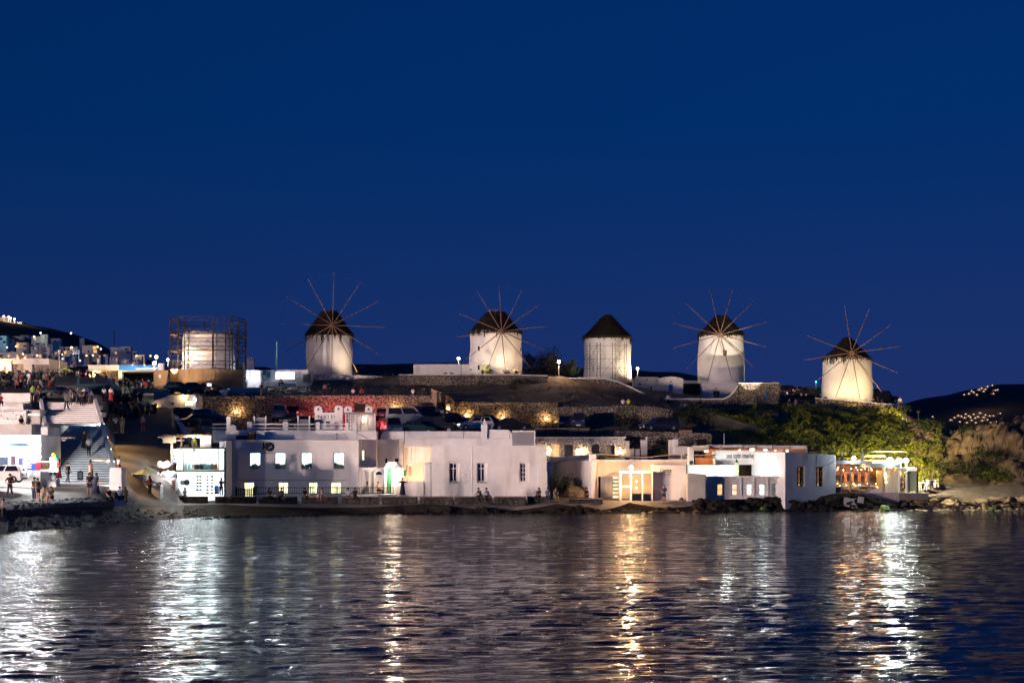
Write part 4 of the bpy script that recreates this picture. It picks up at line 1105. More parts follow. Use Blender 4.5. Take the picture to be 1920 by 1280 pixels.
# --- slotted parapet and chimneys further back
Yc = 149.5
sp = thing('slotted_parapet', 'white parapet wall with a row of slanting slots', 'wall', V(612, 795, Yc))
mb = MB(); slots = [hp(596 + i * 6.2, 598.2 + i * 6.2, 777.5, 784, Yc) for i in range(6)]
mb.house(X(590, Yc), X(642, Yc), Yc, Yc + .4, Zp(806, Yc), Zp(773, Yc), slots + [hp(594, 606, 787, 795, Yc), hp(612, 627, 789, 800, Yc)], .4); mb.build('wall', WHITE, sp)
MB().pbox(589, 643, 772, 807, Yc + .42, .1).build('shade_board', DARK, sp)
CH_LAB = ['arched white chimney at the left end of the slotted parapet', 'arched white chimney at the right end of the slotted parapet', 'small arched white chimney left of the black roof box', 'arched white chimney on the right corner of the conservatory']
for i, (a, b, t, bt) in enumerate(((590, 605, 761, 773.5), (628, 643, 760, 806), (646, 660, 761.5, 772.5), (685, 698.5, 761, 772.5))):
    c = thing('chimney', CH_LAB[i], 'chimney', V((a + b) / 2, bt, Yc), group='white arched chimneys')
    w = X(b, Yc) - X(a, Yc); x0 = X(a, Yc); z0, z1 = Zp(bt, Yc), Zp(t, Yc)
    poly = [(x0, z0), (x0 + w, z0), (x0 + w, z1 - w * .35)] + [(x0 + w / 2 + w / 2 * math.cos(q), z1 - w * .35 + w * .35 * math.sin(q)) for q in [PI * j / 8 for j in range(1, 8)]] + [(x0, z1 - w * .35)]
    MB().prism(poly, Yc - .35, Yc + .3).build('shaft', WHITE, c)
    MB().prism([(x0 + w * .35, z1 - .45), (x0 + w * .65, z1 - .45), (x0 + w * .5, z1 - .15)], Yc - .37, Yc - .353).build('smoke_hole', DARK, c)
    for q in (.15, .85): MB().tube((x0 + w * q, Yc - .2, z1 - .15), (x0 + w * (q + (q - .5) * .3), Yc - .2, z1 + .04), .03, .01, 4).build('corner_horn', WHITE, c)
rb = thing('roof_box', 'black open-fronted box on the conservatory roof', 'box', V(673, 772, Yc))
MB().pbox(664, 684, 757.5, 771, Yc, .6).build('box_body', DARK, rb)
MB().pbox(663, 685, 770.6, 773, Yc - .05, .7).build('red_edge', RED, rb); MB().pbox(663, 685, 756.5, 758, Yc - .05, .7).build('top_edge', DARKM, rb)
# conservatory
Yg = 148.2
cv = thing('conservatory', 'small white-framed glass room with warm light on its right panes', 'conservatory', V(676, 808, Yg))
MB().pbox(643, 706, 773, 776.5, Yg - .3, 3.0).build('roof_slab', GREYM, cv)
us = [648.5, 657.5, 666, 676, 689.5, 703]
for i, u in enumerate(us): MB().pbox(u - .9, u + .9, 776.5, 808, Yg, .14).build('mullion', WHITEP, cv)
for i in range(5):
    MB().pbox(us[i] + .9, us[i + 1] - .9, 777, 807.5, Yg + .06, .02).build('pane', GLASS, cv)
    br = MB()
    for q in range(1, 5): br.pbox(us[i] + .9, us[i + 1] - .9, 777 + q * 6, 777.6 + q * 6, Yg + .03, .04)
    m_ = (us[i] + us[i + 1]) / 2; br.pbox(m_ - .3, m_ + .3, 777, 807.5, Yg + .035, .03); br.build('glazing_bar', WHITEP, cv)
MB().pbox(644, 647.5, 775, 800, Yg + .1, 2).build('red_side_wall', RED, cv)
MB().pbox(644, 704, 777, 808, Yg + 2.4, .1).build('back_wall', WHITE, cv)
lamp('POINT', V(683, 788, Yg + 1.6), 55, (1, .62, .48), cv, .2)
MB().ball(V(681, 786, Yg + 2.1), .16, 8, 6, 2.4).build('paper_lamp', emis('paper lamp', (1, .66, .5), 3.5), cv)
# wall below the conservatory with one lit slit
Yw = 146.2
bw = thing('stair_house', 'narrow white block with a single slim lit window under the glass room', 'house', V(688, 880, Yw))
h = hp(675, 683.5, 843, 863, Yw)
MB().house(X(669.5, Yw), X(706, Yw), Yw, Yw + 3, .8, Zp(808, Yw), [h], .2).build('wall', WHITE, bw, bevel=.06)
lit_window(bw, h, Yw, .2, emis('slit window light', (1, .9, .66), 3), nx=2, nz=3)

# --- porch with arches and green door
Yp = 142.4
po = thing('porch', 'low white porch with two arched niches and a green door', 'porch', V(712, 926, Yp))
mb = MB(); mb.house(X(672.3, Yp), X(721, Yp), Yp, Yp + 3.4, .8, Zp(875.5, Yp)); mb.build('wall', WHITE, po, bevel=.06)
for (a, b, t, dark) in ((676, 692, 881, False), (703, 718, 882, True)):
    x0, x1 = X(a, Yp), X(b, Yp); zt = Zp(t, Yp); r_ = (x1 - x0) / 2; cx = (x0 + x1) / 2; z0 = Zp(926, Yp)
    am = MB(); n = 12
    outer = [(x0 - .09, z0)] + [(cx + (r_ + .09) * math.cos(PI - PI * j / n), zt - r_ + (r_ + .09) * math.sin(PI * j / n)) for j in range(n + 1)] + [(x1 + .09, z0)]
    inner = [(x0, z0)] + [(cx + r_ * math.cos(PI - PI * j / n), zt - r_ + r_ * math.sin(PI * j / n)) for j in range(n + 1)] + [(x1, z0)]
    for (p, q, s, t2) in zip(outer[:-1], outer[1:], inner[1:], inner[:-1]):
        am.prism([p, q, s, t2], Yp - .16, Yp - .003)
    am.build('arch_moulding', WHITE, po)
    if dark: MB().prism([(cx + r_ * .8 * math.cos(PI - PI * j / 8), zt - r_ + r_ * .8 * math.sin(PI * j / 8)) for j in range(9)], Yp - .05, Yp - .01).build('fanlight', DGLASS, po)
# hooded doorway
Yd = 141.8
ph = thing('hooded_doorway', 'white hooded doorway with a tall green door and glaring lamp', 'doorway', V(736, 926, Yd))
x0, x1 = X(721, Yd), X(752, Yd); zt = Zp(866, Yd); zs = Zp(876, Yd); z0 = .8
hh = hp(724.6, 733.6, 877, 926, Yd)
mb = MB(); mb.facade(x0, X(740, Yd), z0, zs, Yd, [hh], .4)
mb.add([(x0, Yd, z0), (x0, Yd + 3, z0), (x0, Yd + 3, zs), (x0, Yd, zs)], [(0, 1, 2, 3)])
mb.prism([(x0, zs), (X(727, Yd), zt), (X(741, Yd), zt), (x1, zs + .05)], Yd, Yd + 3)
mb.box(X(740, Yd), x1, Yd - .25, Yd + 3, z0, zs)
mb.build('wall', WHITE, ph)
for i in range(2): MB().box(hh[0] + i * (hh[1] - hh[0]) / 2 + .01, hh[0] + (i + 1) * (hh[1] - hh[0]) / 2 - .01, Yd + .3, Yd + .36, hh[2], hh[3]).build('door', GREENP, ph)
lp = thing('wall_lamp', 'glaring wall lamp beside the tall green door', 'wall lamp', V(735.5, 887, Yd - .25))
MB().ball(V(735.5, 887.5, Yd - .22), .17, 10, 7).build('globe', emis('door lamp', (1, .74, .56), 110), lp)
MB().pbox(735, 736.2, 882, 885, Yd - .2, .2).build('bracket', DARKM, lp)
lamp('POINT', V(735.5, 887, Yd - .55), 420, (1, .74, .52), lp, .15)

# --- peach lit recessed walls
Yq = 147.3
rw = thing('recessed_house', 'recessed plastered wall with pipes glowing peach from the door lamp', 'house', V(755, 905, Yq))
hq = [hp(722, 726.5, 859, 868, Yq), hp(740, 747, 860, 867, Yq)]
MB().house(X(705, Yq), X(759, Yq), Yq, Yq + 4, .8, Zp(823, Yq), hq, .25).build('wall', WHITE, rw, bevel=.05)
MB().house(X(759.2, Yq), X(812, Yq), Yq + .35, Yq + 4, .8, Zp(832, Yq)).build('side_wall', WHITE, rw, bevel=.05)
for q in hq: MB().box(q[0], q[1], Yq + .22, Yq + .26, q[2], q[3]).build('dark_pane', DGLASS, rw)
for (a, b, c, d) in ((747, 823, 747.5, 862), (757, 825, 756.5, 905), (771.5, 835, 771, 868), (753.6, 828, 754, 850)):
    MB().tube(V(a, b, Yq - .05), V(c, d, Yq - .05), .03, .03, 5).build('pipe', GREYM, rw)
wire = MB(); pts = [V(668, 812, 146), V(690, 821, 146.2), V(706, 823.5, 147), V(740, 824, 147.1), V(756, 822, 147.2)]; wire.path(pts, .02, 4); wire.build('cable', DARKM, rw)
MB().tube(V(758.6, 832, Yq - .2), V(758.6, 806, Yq - .2), .035, .035, 5).build('antenna_post', DARKM, rw)
hl = thing('yard_lamp', 'amber lamp hidden behind the low wall below the peach lit walls', 'wall lamp', V(786, 899, 144.0))
MB().tube(V(786, 915, 144), V(786, 909, 144), .04, .04, 6).build('stem', DARKM, hl); MB().ball(V(786, 908, 144), .12, 8, 6).build('globe', E_WARM, hl)
lamp('POINT', V(782, 904, 144.6), 600, (1, .58, .32), hl, .12)  # assumed lamp, not visible itself, added for the peach glow on the recessed walls
fr = thing('shutter_set', 'green and brown open shutters on the peach lit wall', 'shutters', V(763, 893, 145.5))
MB().pbox(753.5, 761, 881, 892, 145.4, .3).build('green_shutter', GREENP, fr); MB().pbox(761.3, 764, 871, 903, 145.5, .3).build('post', GREYM, fr); MB().pbox(766, 771, 874, 892, 145.4, .12).build('brown_shutter', WOOD, fr)

# --- long white house with three tall windows
Y = 142.0
h3 = thing('long_white_house', 'long plain white house with three deep tall windows facing the quay', 'house', V(910, 932, Y))
wins = [hp(a, b, 868, 903, Y) for a, b in ((843, 859.5), (895, 912), (975, 991))]
mb = MB(); mb.house(X(795, Y), X(1025, Y), Y, Y + 8, .8, Zp(867, Y) , [], .3)
mb = MB()
mb.facade(X(809, Y), X(1007, Y), .8, Zp(835, Y), Y, wins, .35)
x0, x1, z1 = X(809, Y), X(1025, Y), Zp(835, Y)
mb.add([(x0,Y,.8),(x1,Y,.8),(x1,Y+8,.8),(x0,Y+8,.8),(x0,Y,z1),(x1,Y,z1),(x1,Y+8,z1),(x0,Y+8,z1)], [(4,5,6,7),(1,2,6,5),(2,3,7,6),(3,0,4,7)])
mb.build('wall', WHITE, h3, bevel=.1)
MB().prism([(X(1007.2, Y), .8), (X(1027, Y), .8), (X(1026, Y), Zp(885, Y)), (X(1025.2, Y), Zp(882, Y)), (X(1025.1, Y), Zp(835.5, Y)), (X(1007.2, Y), Zp(835.5, Y))], Y - .12, Y + .4).build('corner_pilaster', WHITE, h3, bevel=.05)
MB().pbox(884, 886, 837, 930, Y - .05, .05).build('pilaster', WHITE, h3, bevel=.02)
mb = MB(); mb.house(X(795, Y), X(808.8, Y), Y + .01, Y + 5, .8, Zp(868, Y)); mb.build('left_block', WHITE, h3, bevel=.12)
MB().house(X(752.3, Y), X(794.8, Y), Y - .1, Y + .5, .8, Zp(902, Y)).build('front_wall', WHITE, h3, bevel=.05)
for i, q in enumerate(wins):
    xr = q[0] + (q[1] - q[0]) * (.78 if i < 2 else .66)
    window(h3, q[0] + .03, xr, q[2] + .04, q[3] - .02, Y + .26, WHITEP, DGLASS, 2, 2 if i < 2 else 4, .06, .07, split=(.72,) if i < 2 else None)
    MB().box(xr + .004, q[1] - .003, Y + .27, Y + .34, q[2] + .01, q[3] - .01).build('window_reveal', WHITE, h3)
    MB().box(q[0] - .03, q[1] + .03, Y - .06, Y + .2, q[2] - .1, q[2] - .003).build('sill', GREYM if i < 2 else WHITE, h3)
Yu = 144.5
MB().box(X(759, Yu), X(985, Yu), Yu, Yu + 4, Zp(838, Yu), Zp(821.5, Yu)).build('roof_parapet', WHITE, h3, bevel=.05)
up = thing('car_park_parapet', 'white rounded parapet wall along the car park edge', 'wall', V(800, 822, 147.3))
MB().prism([(X(713, 147.3), Zp(826, 147.3)), (X(902, 147.3), Zp(826, 147.3)), (X(902, 147.3), Zp(808, 147.3)), (X(722, 147.3), Zp(808, 147.3)), (X(716, 147.3), Zp(811, 147.3)), (X(713, 147.3), Zp(817, 147.3))], 147.6, 148.1).build('wall', WHITE, up, bevel=.06)
for (u, a, b, t) in ((868, 807, 829, 'thin roof antenna left of the white chimney'), (955, 808, 826, 'short roof antenna right of the white chimney')):
    an_ = thing('antenna', t, 'antenna', V(u, b, 145), group='roof antennas')
    MB().tube(V(u, b, 145), V(u + 2, a, 145), .03, .02, 5).build('mast', DARKM, an_)
    MB().obox(V(u, b - 2, 145), (.2, .2, .25)).build('foot', DARKM, an_)
    for q in range(3): MB().tube(V(u - 4 + q, a + 2 + q * 2, 145), V(u + 7 - q, a + 1 + q * 2, 145), .012, .012, 4).build('element', DARKM, an_)
ck = thing('chimney', 'square white chimney with a pointed cap over the long white house', 'chimney', V(908, 822, 145.6), group='white arched chimneys')
MB().pbox(902, 914, 795, 826, 145.6, .6).build('shaft', WHITE, ck, bevel=.04)
xm = X(908.5, 145.9); MB().add([(xm-.18,145.7,Zp(795,145.9)),(xm+.18,145.7,Zp(795,145.9)),(xm+.18,146.1,Zp(795,145.9)),(xm-.18,146.1,Zp(795,145.9)),(xm,145.9,Zp(784,145.9))], [(0,1,4),(1,2,4),(2,3,4),(3,0,4)]).build('pointed_cap', WHITE, ck)
vb_ = thing('roof_vault', 'rounded white vault behind the square chimney', 'vault', V(935, 822, 145.8))
mb = MB(); mb.prism([(X(914.5, 145.8), Zp(826, 145.8)), (X(960, 145.8), Zp(826, 145.8)), (X(960, 145.8), Zp(812, 145.8)), (X(957, 145.8), Zp(808, 145.8)), (X(952, 145.8), Zp(805.5, 145.8)), (X(914.5, 145.8), Zp(804.5, 145.8))], 145.8, 148.5); mb.build('shell', WHITE, vb_, bevel=.05)
lt = thing('slatted_screen', 'grey slatted roof screen at the right end of the long white house', 'screen', V(981, 834, 144.2))
MB().pbox(960.5, 1003, 808, 836, 144.3, 2.0).build('screen_box', mat('pale grey board', (.42, .43, .45), .7, .05), lt)
for i in range(18): MB().pbox(961 + i * 2.25, 962.2 + i * 2.25, 810, 835, 144.24, .05).build('slat', mat('pale grey board', (.42, .43, .45)), lt)
for b4 in ((960, 1003.5, 807, 809.5), (1001.5, 1003.5, 809.5, 836)): MB().pbox(*b4, 144.2, .12).build('screen_frame', WHITEP, lt)

pf = thing('panel_fence', 'low brown panel fence on the car park edge above the rubble house', 'fence', V(1050, 818, 152.6))
for i in range(5): MB().pbox(1003 + i * 20.6, 1022.4 + i * 20.6, 802, 816.5, 152.6, .06).build('panel', mat('grey brown panel', (.13, .095, .08), .85, .25, 2), pf)
for i in range(6): MB().pbox(1001 + i * 20.6, 1003 + i * 20.6, 801, 819, 152.55, .12).build('post', WOOD_D, pf)
# --- whitewashed rubble house with uplights
Y = 151.0
sh_ = thing('rubble_house', 'low whitewashed rubble house lit by three uplights', 'house', V(1090, 858, Y))
ops = [hp(a, b, 833, 858, Y) for a, b in ((1007, 1021), (1033, 1049), (1058.5, 1074), (1109.5, 1124), (1136.5, 1152))]
mb = MB(); mb.house(X(1003, Y), X(1172, Y), Y, Y + 1.1, Zp(866, Y), Zp(821, Y), ops, .35); mb.build('wall', MORTAR_W, sh_)
MB().box(X(1001, Y), X(1174, Y), Y - .12, Y + 1.15, Zp(821, Y) + .003, Zp(818.3, Y)).build('roof_edge', WHITE, sh_, bevel=.04)
sm = MB(); rng = random.Random(8)
edges = [1003] + [v for o in ((1007, 1021), (1033, 1049), (1058.5, 1074), (1109.5, 1124), (1136.5, 1152)) for v in o] + [1172]
for i in range(0, len(edges), 2): stones_on(sm, (X(edges[i], Y), Y), (X(edges[i + 1], Y), Y), lambda t: Zp(821.4, Y), lambda t: Zp(866, Y), rng, .27, .15, .08)
for a, b in ((1007, 1021), (1033, 1049), (1058.5, 1074), (1109.5, 1124), (1136.5, 1152)): stones_on(sm, (X(a, Y), Y), (X(b, Y), Y), lambda t: Zp(821.4, Y), lambda t: Zp(832.5, Y), rng, .27, .15, .08)
stuff(sm.build('stones', STONE_W, sh_))
for i, q in enumerate(ops):
    window(sh_, *q, Y + .25, WHITEP if i < 2 else GREYM, mat('grey lilac shutter', (.24, .22, .23), .7, .1) if i > 1 else emis('dim amber window', (1, .7, .35), .35, .3), 2, 3, .07)
MB().pbox(1172.2, 1180.5, 826, 856, Y - .1, .7).build('gate_pillar', WHITE2, sh_, bevel=.03)
def uplight(label, pos, power, col, back=.32, e=None, r=.05, name='uplight'):
    root = thing(name, label, 'uplight', pos, group='uplights at the foot of walls')
    p = Vector(pos)
    MB().lathe([(.12, -.02), (.12, .1), (.09, .12)], 10, p).build('can', DARKM, root)
    MB().ball(p + Vector((0, 0, .2)), .14, 9, 6).build('bulb', e or E_WARM, root)
    lamp('POINT', p + Vector((0, .05, .32)), power, col, root, r)
    return root
for i, u in enumerate((1028, 1091, 1161)):
    uplight(['uplight at the left end of the rubble house, by the lit window', 'uplight in the middle of the rubble house', 'uplight at the right end of the rubble house'][i], V(u, 853, Y - .42), 170, (1, .60, .30), e=emis('uplight bulb', (1, .78, .5), 40))
for i, (a, b, t) in enumerate(((1181.5, 1189, 842), (1191, 1199.5, 842), (1202, 1214, 826), (1209.5, 1214.5, 818))):
    if i == 3: continue
    g_ = thing('gate_pillar', ['low pale pillar right of the rubble house', 'second low pale pillar right of the rubble house', 'tall square white pillar with a small spike'][i], 'pillar', V((a + b) / 2, 858, Y - .3), group='pillars by the rubble house')
    MB().pbox(a, b, t, 868, Y - .3, .6).build('shaft', WHITE2, g_, bevel=.04)
    MB().pbox(a - .4, b + .4, t - 1.2, t, Y - .34, .68).build('cap', WHITE2, g_, bevel=.03)
    if i == 2: MB().pbox(1211, 1214, 818, 824.6, Y - .1, .3).build('spike', WHITE2, g_)
wh = thing('low_outbuilding', 'low purple-grey outbuilding with a small chimney left of the sign post', 'outbuilding', V(1275, 858, 149.5))
MB().pbox(1264, 1290, 836, 870, 149.5, 3).build('wall', WHITE2, wh, bevel=.1)
MB().pbox(1255, 1268, 824, 870, 149.7, 1).build('pillar', WHITE2, wh, bevel=.04)
MB().pbox(1262, 1272, 823, 836, 149.2, .8).build('lantern_block', WHITEP, wh, bevel=.05)
MB().lathe([(.22, 0), (.02, .3)], 6, V(1267, 822.8, 149.6)).build('lantern_cap', GREYM, wh)
sgp = thing('sign_post', 'tall post carrying a long narrow reddish sign board', 'sign post', V(1289, 850, 151))
MB().tube(V(1289.3, 852, 151), V(1289.3, 810, 151), .05, .05, 6).build('post', WOOD, sgp); MB().pbox(1273, 1298, 806, 812, 150.9, .06).build('board', mat('faded red board', (.20, .13, .10), .7, .4, 6), sgp)
# --- bar with the script lettering
Y = 143.2
cb = thing('bar_house', 'low bar with glass porch, shuttered door and black script lettering', 'bar', V(1200, 941, Y))
zr = Zp(864, Y); zg = .9
sd_ = hp(1122, 1160.5, 893, 940, Y)
mb = MB(); mb.house(X(1111, Y), X(1290, Y), Y, Y + 7, zg, zr, [sd_], .5)
mb.build('wall', mat('cream plaster', (.72, .57, .40), .85, .08, .9, .45, 4, stain=((.45, .36, .26), .7, .4)), cb, bevel=.08)
MB().box(X(1111, Y), X(1290, Y), Y - .06, Y + .4, zr + .003, zr + .14).build('parapet', WHITE, cb, bevel=.03)
mb = MB(); x0, x1 = X(1030, 148), X(1113, Y)
mb.add([(x1 - .2, Y - .12, zg - .5), (x1 + .02, Y - .12, zg - .5), (x1 + .3, Y - .12, zr - .4), (x1 + .4, Y - .12, zr), (x1 - .2, Y - .12, zr), (x1 - .2, Y + 1, zg - .5), (x1 + .02, Y + 1, zg - .5), (x1 + .3, Y + 1, zr - .4), (x1 + .4, Y + 1, zr), (x1 - .2, Y + 1, zr)], [(0, 1, 2, 3, 4), (1, 6, 7, 2), (2, 7, 8, 3), (3, 8, 9, 4), (0, 4, 9, 5)])
mb.build('corner_buttress', WHITE, cb)
sv = thing('vaulted_side_house', 'purple-shaded side wall with curved roof left of the bar', 'house', V(1070, 930, 145))
rows = []
for i in range(9):
    t = i / 8; u = 1030 + (1112 - 1030) * t; yy = 150.5 - 6.9 * t
    top = lerp_tab([(0, 874), (.12, 868), (.3, 864.5), (.6, 863), (1, 864)])(t)
    rows.append([(X(u, yy), yy, .7), (X(u, yy), yy, Zp(top, yy)), (X(u, yy) + 1.0, yy + 1.5, Zp(top, yy) + .55), (X(u, yy) + 3, yy + 5, Zp(top, yy) + .6)])
MB().grid(rows).build('side_wall', WHITE2, sv, smooth=False)
rs_ = thing('roof_deck', 'pale blue flat roof strip below the rubble house', 'roof', V(1060, 858, 149))
MB().box(X(1030, 149), X(1112, 149), 149, 150.6, Zp(862, 149), Zp(856.5, 149)).build('deck', WHITE2, rs_, bevel=.04)
MB().pbox(1104.5, 1118, 851, 866, 143.4, .9).build('roof_block', WHITE, cb, bevel=.05)
MB().box(sd_[0], sd_[0] + .25, Y + .4, Y + .45, sd_[2], sd_[3]).build('dark_gap', DARK, cb)
dl = MB().box(X(1126, Y), X(1148, Y), Y - .08, Y - .02, Zp(939, Y), Zp(893, Y)).build('door', mat('grey shutter door', (.42, .39, .33), .7, .06, 2), cb)
for a, b in ((1127, 1132.5), (1133.5, 1140), (1141, 1147)):
    MB().box(X(a, Y), X(b, Y), Y - .11, Y - .083, Zp(936, Y), Zp(896, Y)).build('door_plank', mat('grey shutter door', (.42, .39, .33)), dl)
MB().pbox(1149, 1160.5, 893, 940, Y + .5, .05).build('lit_shelf_room', emis('bar room light', (1, .76, .46), 1.3, .4, 3), cb)
for i in range(5): MB().pbox(1149.3, 1160, 899 + 7 * i, 900.2 + 7 * i, Y + .3, .2).build('shelf', WOOD, cb)
bt = MB(); rng = random.Random(5)
for i in range(5):
    for j in range(6): bt.tube(V(1150.3 + j * 1.7, 899 + 7 * i, Y + .36), V(1150.3 + j * 1.7, 895.6 + 7 * i + rng.random(), Y + .36), .035, .02, 5)
bt.build('bottle_row', mat('dark bottles', (.10, .06, .04), .2, .5, 9), cb)
# orange inner wall lit
gp = thing('glass_porch', 'white framed glass porch of the bar, glowing peach inside', 'porch', V(1193, 941, 140.4))
Yx = 140.5
MB().pbox(1161.5, 1224, 883, 886.3, Yx - .08, 2.0).build('roof_frame', WHITEP, gp)
MB().pbox(1161.5, 1165.5, 886, 941.5, Yx, .14).build('corner_post', WHITEP, gp); MB().pbox(1181.5, 1184.5, 883, 941.5, Yx - .01, .14).build('corner_post', WHITEP, gp)
for u in (1203.5, 1222): MB().pbox(u, u + 2, 886, 941, Yx, .12).build('mullion', WHITEP, gp)
MB().pbox(1165.5, 1181.5, 910, 913.5, Yx, .1).build('door_rail', WHITEP, gp); MB().pbox(1165.5, 1181.5, 938, 941, Yx, .1).build('door_rail', WHITEP, gp)
MB().pbox(1184.5, 1222, 938.6, 941, Yx, .1).build('bottom_rail', WHITEP, gp)
for a, b in ((1165.5, 1181.5), (1184.5, 1203.5), (1205.5, 1222)): MB().pbox(a, b, 886.3, 939, Yx + .05, .015).build('pane', GLASS, gp)
MB().pbox(1185, 1221, 925, 938, Yx + .25, .5).build('planter_box', mat('pale green planter', (.42, .47, .36), .7, .1), gp)
for q in range(2): MB().ball(V(1193.5, 902 + 12 * q, Yx + 1.2), .07, 7, 5).build('candle_bulb', emis('candle bulb', (1, .75, .4), 25), gp)
lamp('POINT', V(1193, 895, Yx + 1.0), 120, (1, .48, .20), gp, .2)
lq = thing('globe_lamp', 'glaring white lamp on top of the glass porch', 'lamp', V(1183.5, 883, Yx))
MB().ball(V(1183.7, 876.5, Yx - .9), .19, 10, 7).build('globe', emis('porch lamp', (1, .86, .68), 110), lq); MB().tube(V(1185.2, 880, Yx + .2), V(1183.6, 880.5, Yx - .9), .03, .03, 5).build('stem', DARKM, lq)
MB().tube(V(1185.2, 883, Yx + .2), V(1185.2, 863, Yx + .2), .05, .05, 5).build('post', GREYM, lq)
lamp('POINT', V(1183.7, 876.5, Yx - 1.2), 1700, (1, .54, .22), lq, .15)
# lettering wall
Yn = 141.5
nw = thing('lettered_wall', 'cream wall with the bar name in black script', 'wall', V(1255, 942, Yn))
mb = MB(); mb.house(X(1223.5, Yn), X(1287.8, Yn), Yn, Yn + 2.2, .8, Zp(871, Yn)); mb.build('wall', WHITE, nw, bevel=.06)
text_mesh('Caprice', 'lettering', .72, V(1237, 886, Yn - .02), mat('black lettering', (.01, .01, .012), .5, 0), nw, shear=.2, xs=.5)
text_mesh('OF MYKONOS', 'small_lettering', .2, V(1241, 890, Yn - .02), mat('grey lettering', (.14, .12, .10), .5, 0), nw, xs=.62)
MB().pbox(1224, 1236, 916, 940, Yn - .35, .34).build('meter_box', WHITEP, nw, bevel=.02)
MB().tube(V(1226, 916, Yn - .05), V(1226, 885, Yn - .05), .02, .02, 5).build('cable', GREYM, nw)
for i, u in enumerate((1278, 1285)):
    bg_ = thing('rubbish_bag', ['larger dark sack against the cream lettered wall', 'small dark sack at the corner of the lettered wall'][i], 'bag', V(u, 942, Yn - .4), group='sacks by the lettered wall')
    MB().ball(V(u, 938 + 2 * i, Yn - .4), .26 - .1 * i, 8, 6, 1.3, 0, .15, random.Random(i)).build('sack', DARKM, bg_)
    MB().tube(V(u, 934.5 + 3 * i, Yn - .4), V(u, 932 + 3 * i, Yn - .4), .06, .03, 5).build('knot', DARKM, bg_)
aw = thing('shade_sail', 'cream canvas shade stretched on poles over the bar roof', 'awning', V(1205, 860, 143.8))
rows = []
for j in range(4):
    row = []
    for i in range(15):
        t = i / 14; u = 1118 + (1289 - 1118) * t; yy = 143.4 + j * 1.1
        row.append((X(u, 143.4), yy, Zp(850.5 + 5.5 * math.sin(PI * t) ** 1.5 * (1 if t < .6 else .85), 143.4) + .12 * math.sin(t * 9) * .3 - .05 * j))
    rows.append(row)
o = MB().grid(rows).build('canvas', CANVAS, aw, smooth=True); sol = o.modifiers.new('thick', 'SOLIDIFY'); sol.thickness = .03
for a, b, c in ((1166, 850, 884), (1278, 850, 872)): MB().tube(V(a, c, 143.3), V(a, b - 1, 143.3), .06, .05, 6).build('pole', CANVAS, aw)
wc = thing('chimney', 'round cream chimney between the bar and the seafood restaurant', 'chimney', V(1295, 870, 142.6), group='white arched chimneys')
MB().pbox(1290, 1301, 837, 872, 142.6, .6).build('shaft', WHITE, wc, bevel=.12)
MB().ball(V(1296.5, 867, 142.2), .22, 8, 6).build('pot', DARKM, wc)
cvn = MB(); cvn.tube(V(1287.7, 871, Yn - .06), V(1287.5, 944, Yn - .06), .05, .05, 5); cvn.build('drain_pipe', DARKM, nw)

# --- seafood restaurant over the rocks
Y = 142.0
sr = thing('seafood_restaurant', 'long restaurant with bright lettered upper wall and five small lit windows', 'restaurant', V(1400, 930, Y))
MB().house(X(1288.3, Y - 1.8), X(1324, Y - 1.8), Y - 1.8, Y + 4, -.2, Zp(888, Y)).build('grey_buttress', GREYP, sr, bevel=.1)
sm5 = [hp(a, b, 907, 928.5, Y) for a, b in ((1345, 1355.5), (1372.5, 1383), (1400, 1410.5), (1424, 1434.7), (1447.5, 1458))]
mb = MB(); mb.facade(X(1324.2, Y), X(1472, Y), 0.4, Zp(893.5, Y), Y, sm5, .3)
mb.add([(X(1324.2, Y), Y, Zp(893.5, Y)), (X(1472, Y), Y, Zp(893.5, Y)), (X(1472, Y), Y + 1.5, Zp(893.5, Y)), (X(1324.2, Y), Y + 1.5, Zp(893.5, Y))], [(0, 1, 2, 3)])
mb.build('lower_wall', WHITE2, sr, bevel=.05)
for i, q in enumerate(sm5):
    lit_window(sr, q, Y, .3, [E_WINO, E_WINP, emis('win warm white', (1, .88, .66), 2.4, .3, 3), E_WINW, E_WINW][i], frame=WOOD, nx=1, nz=2, t=.05, back=.4)
for u in (1336, 1389, 1413, 1439, 1466): MB().pbox(u, u + 2.2, 895, 929, Y - .1, .1).build('rib', WHITE2, sr, bevel=.02)
ledge = MB(); rng = random.Random(7)
for i in range(26):
    u = 1288 + i * 7.1; ledge.box(X(u, Y), X(u + 7.0, Y), Y - .18 - rng.uniform(0, .1), Y + .6, Zp(894 + rng.uniform(0, 2.5), Y), Zp(892, Y))
ledge.build('broken_ledge', WHITE, sr)
Yf = 144.0
MB().house(X(1288, Yf), X(1382, Yf), Yf, Yf + 1.5, Zp(898, Yf), Zp(871, Yf)).build('bright_parapet', WHITE, sr, bevel=.08)
sgn = MB(); sgn.facade(X(1343.5, Yf), X(1471.5, Yf), Zp(898, Yf), Zp(846, Yf), Yf + 1.0, [hp(1386.5, 1434, 871, 893, Yf)], .4)
sgn.add([(X(1343.5, Yf), Yf + 1.0, Zp(898, Yf)), (X(1343.5, Yf), Yf + 1.0, Zp(846, Yf)), (X(1343.5, Yf), Yf + 3, Zp(846, Yf)), (X(1343.5, Yf), Yf + 3, Zp(898, Yf))], [(0, 1, 2, 3)])
sgn.box(X(1343.5, Yf), X(1471.5, Yf), Yf + 1.02, Yf + 1.5, Zp(846, Yf) + .003, Zp(846, Yf) + .1)
sgn.build('lettered_upper_wall', WHITE, sr)
MB().pbox(1384, 1436, 868, 895, Yf + 2.6, .1).build('niche_back', WOOD_D, sr)
text_mesh('sea satin market', 'lettering', .78, V(1361.5, 858.5, Yf + .985), mat('black lettering', (.01, .01, .012), .5, 0), sr, spacing=.9, xs=.66)
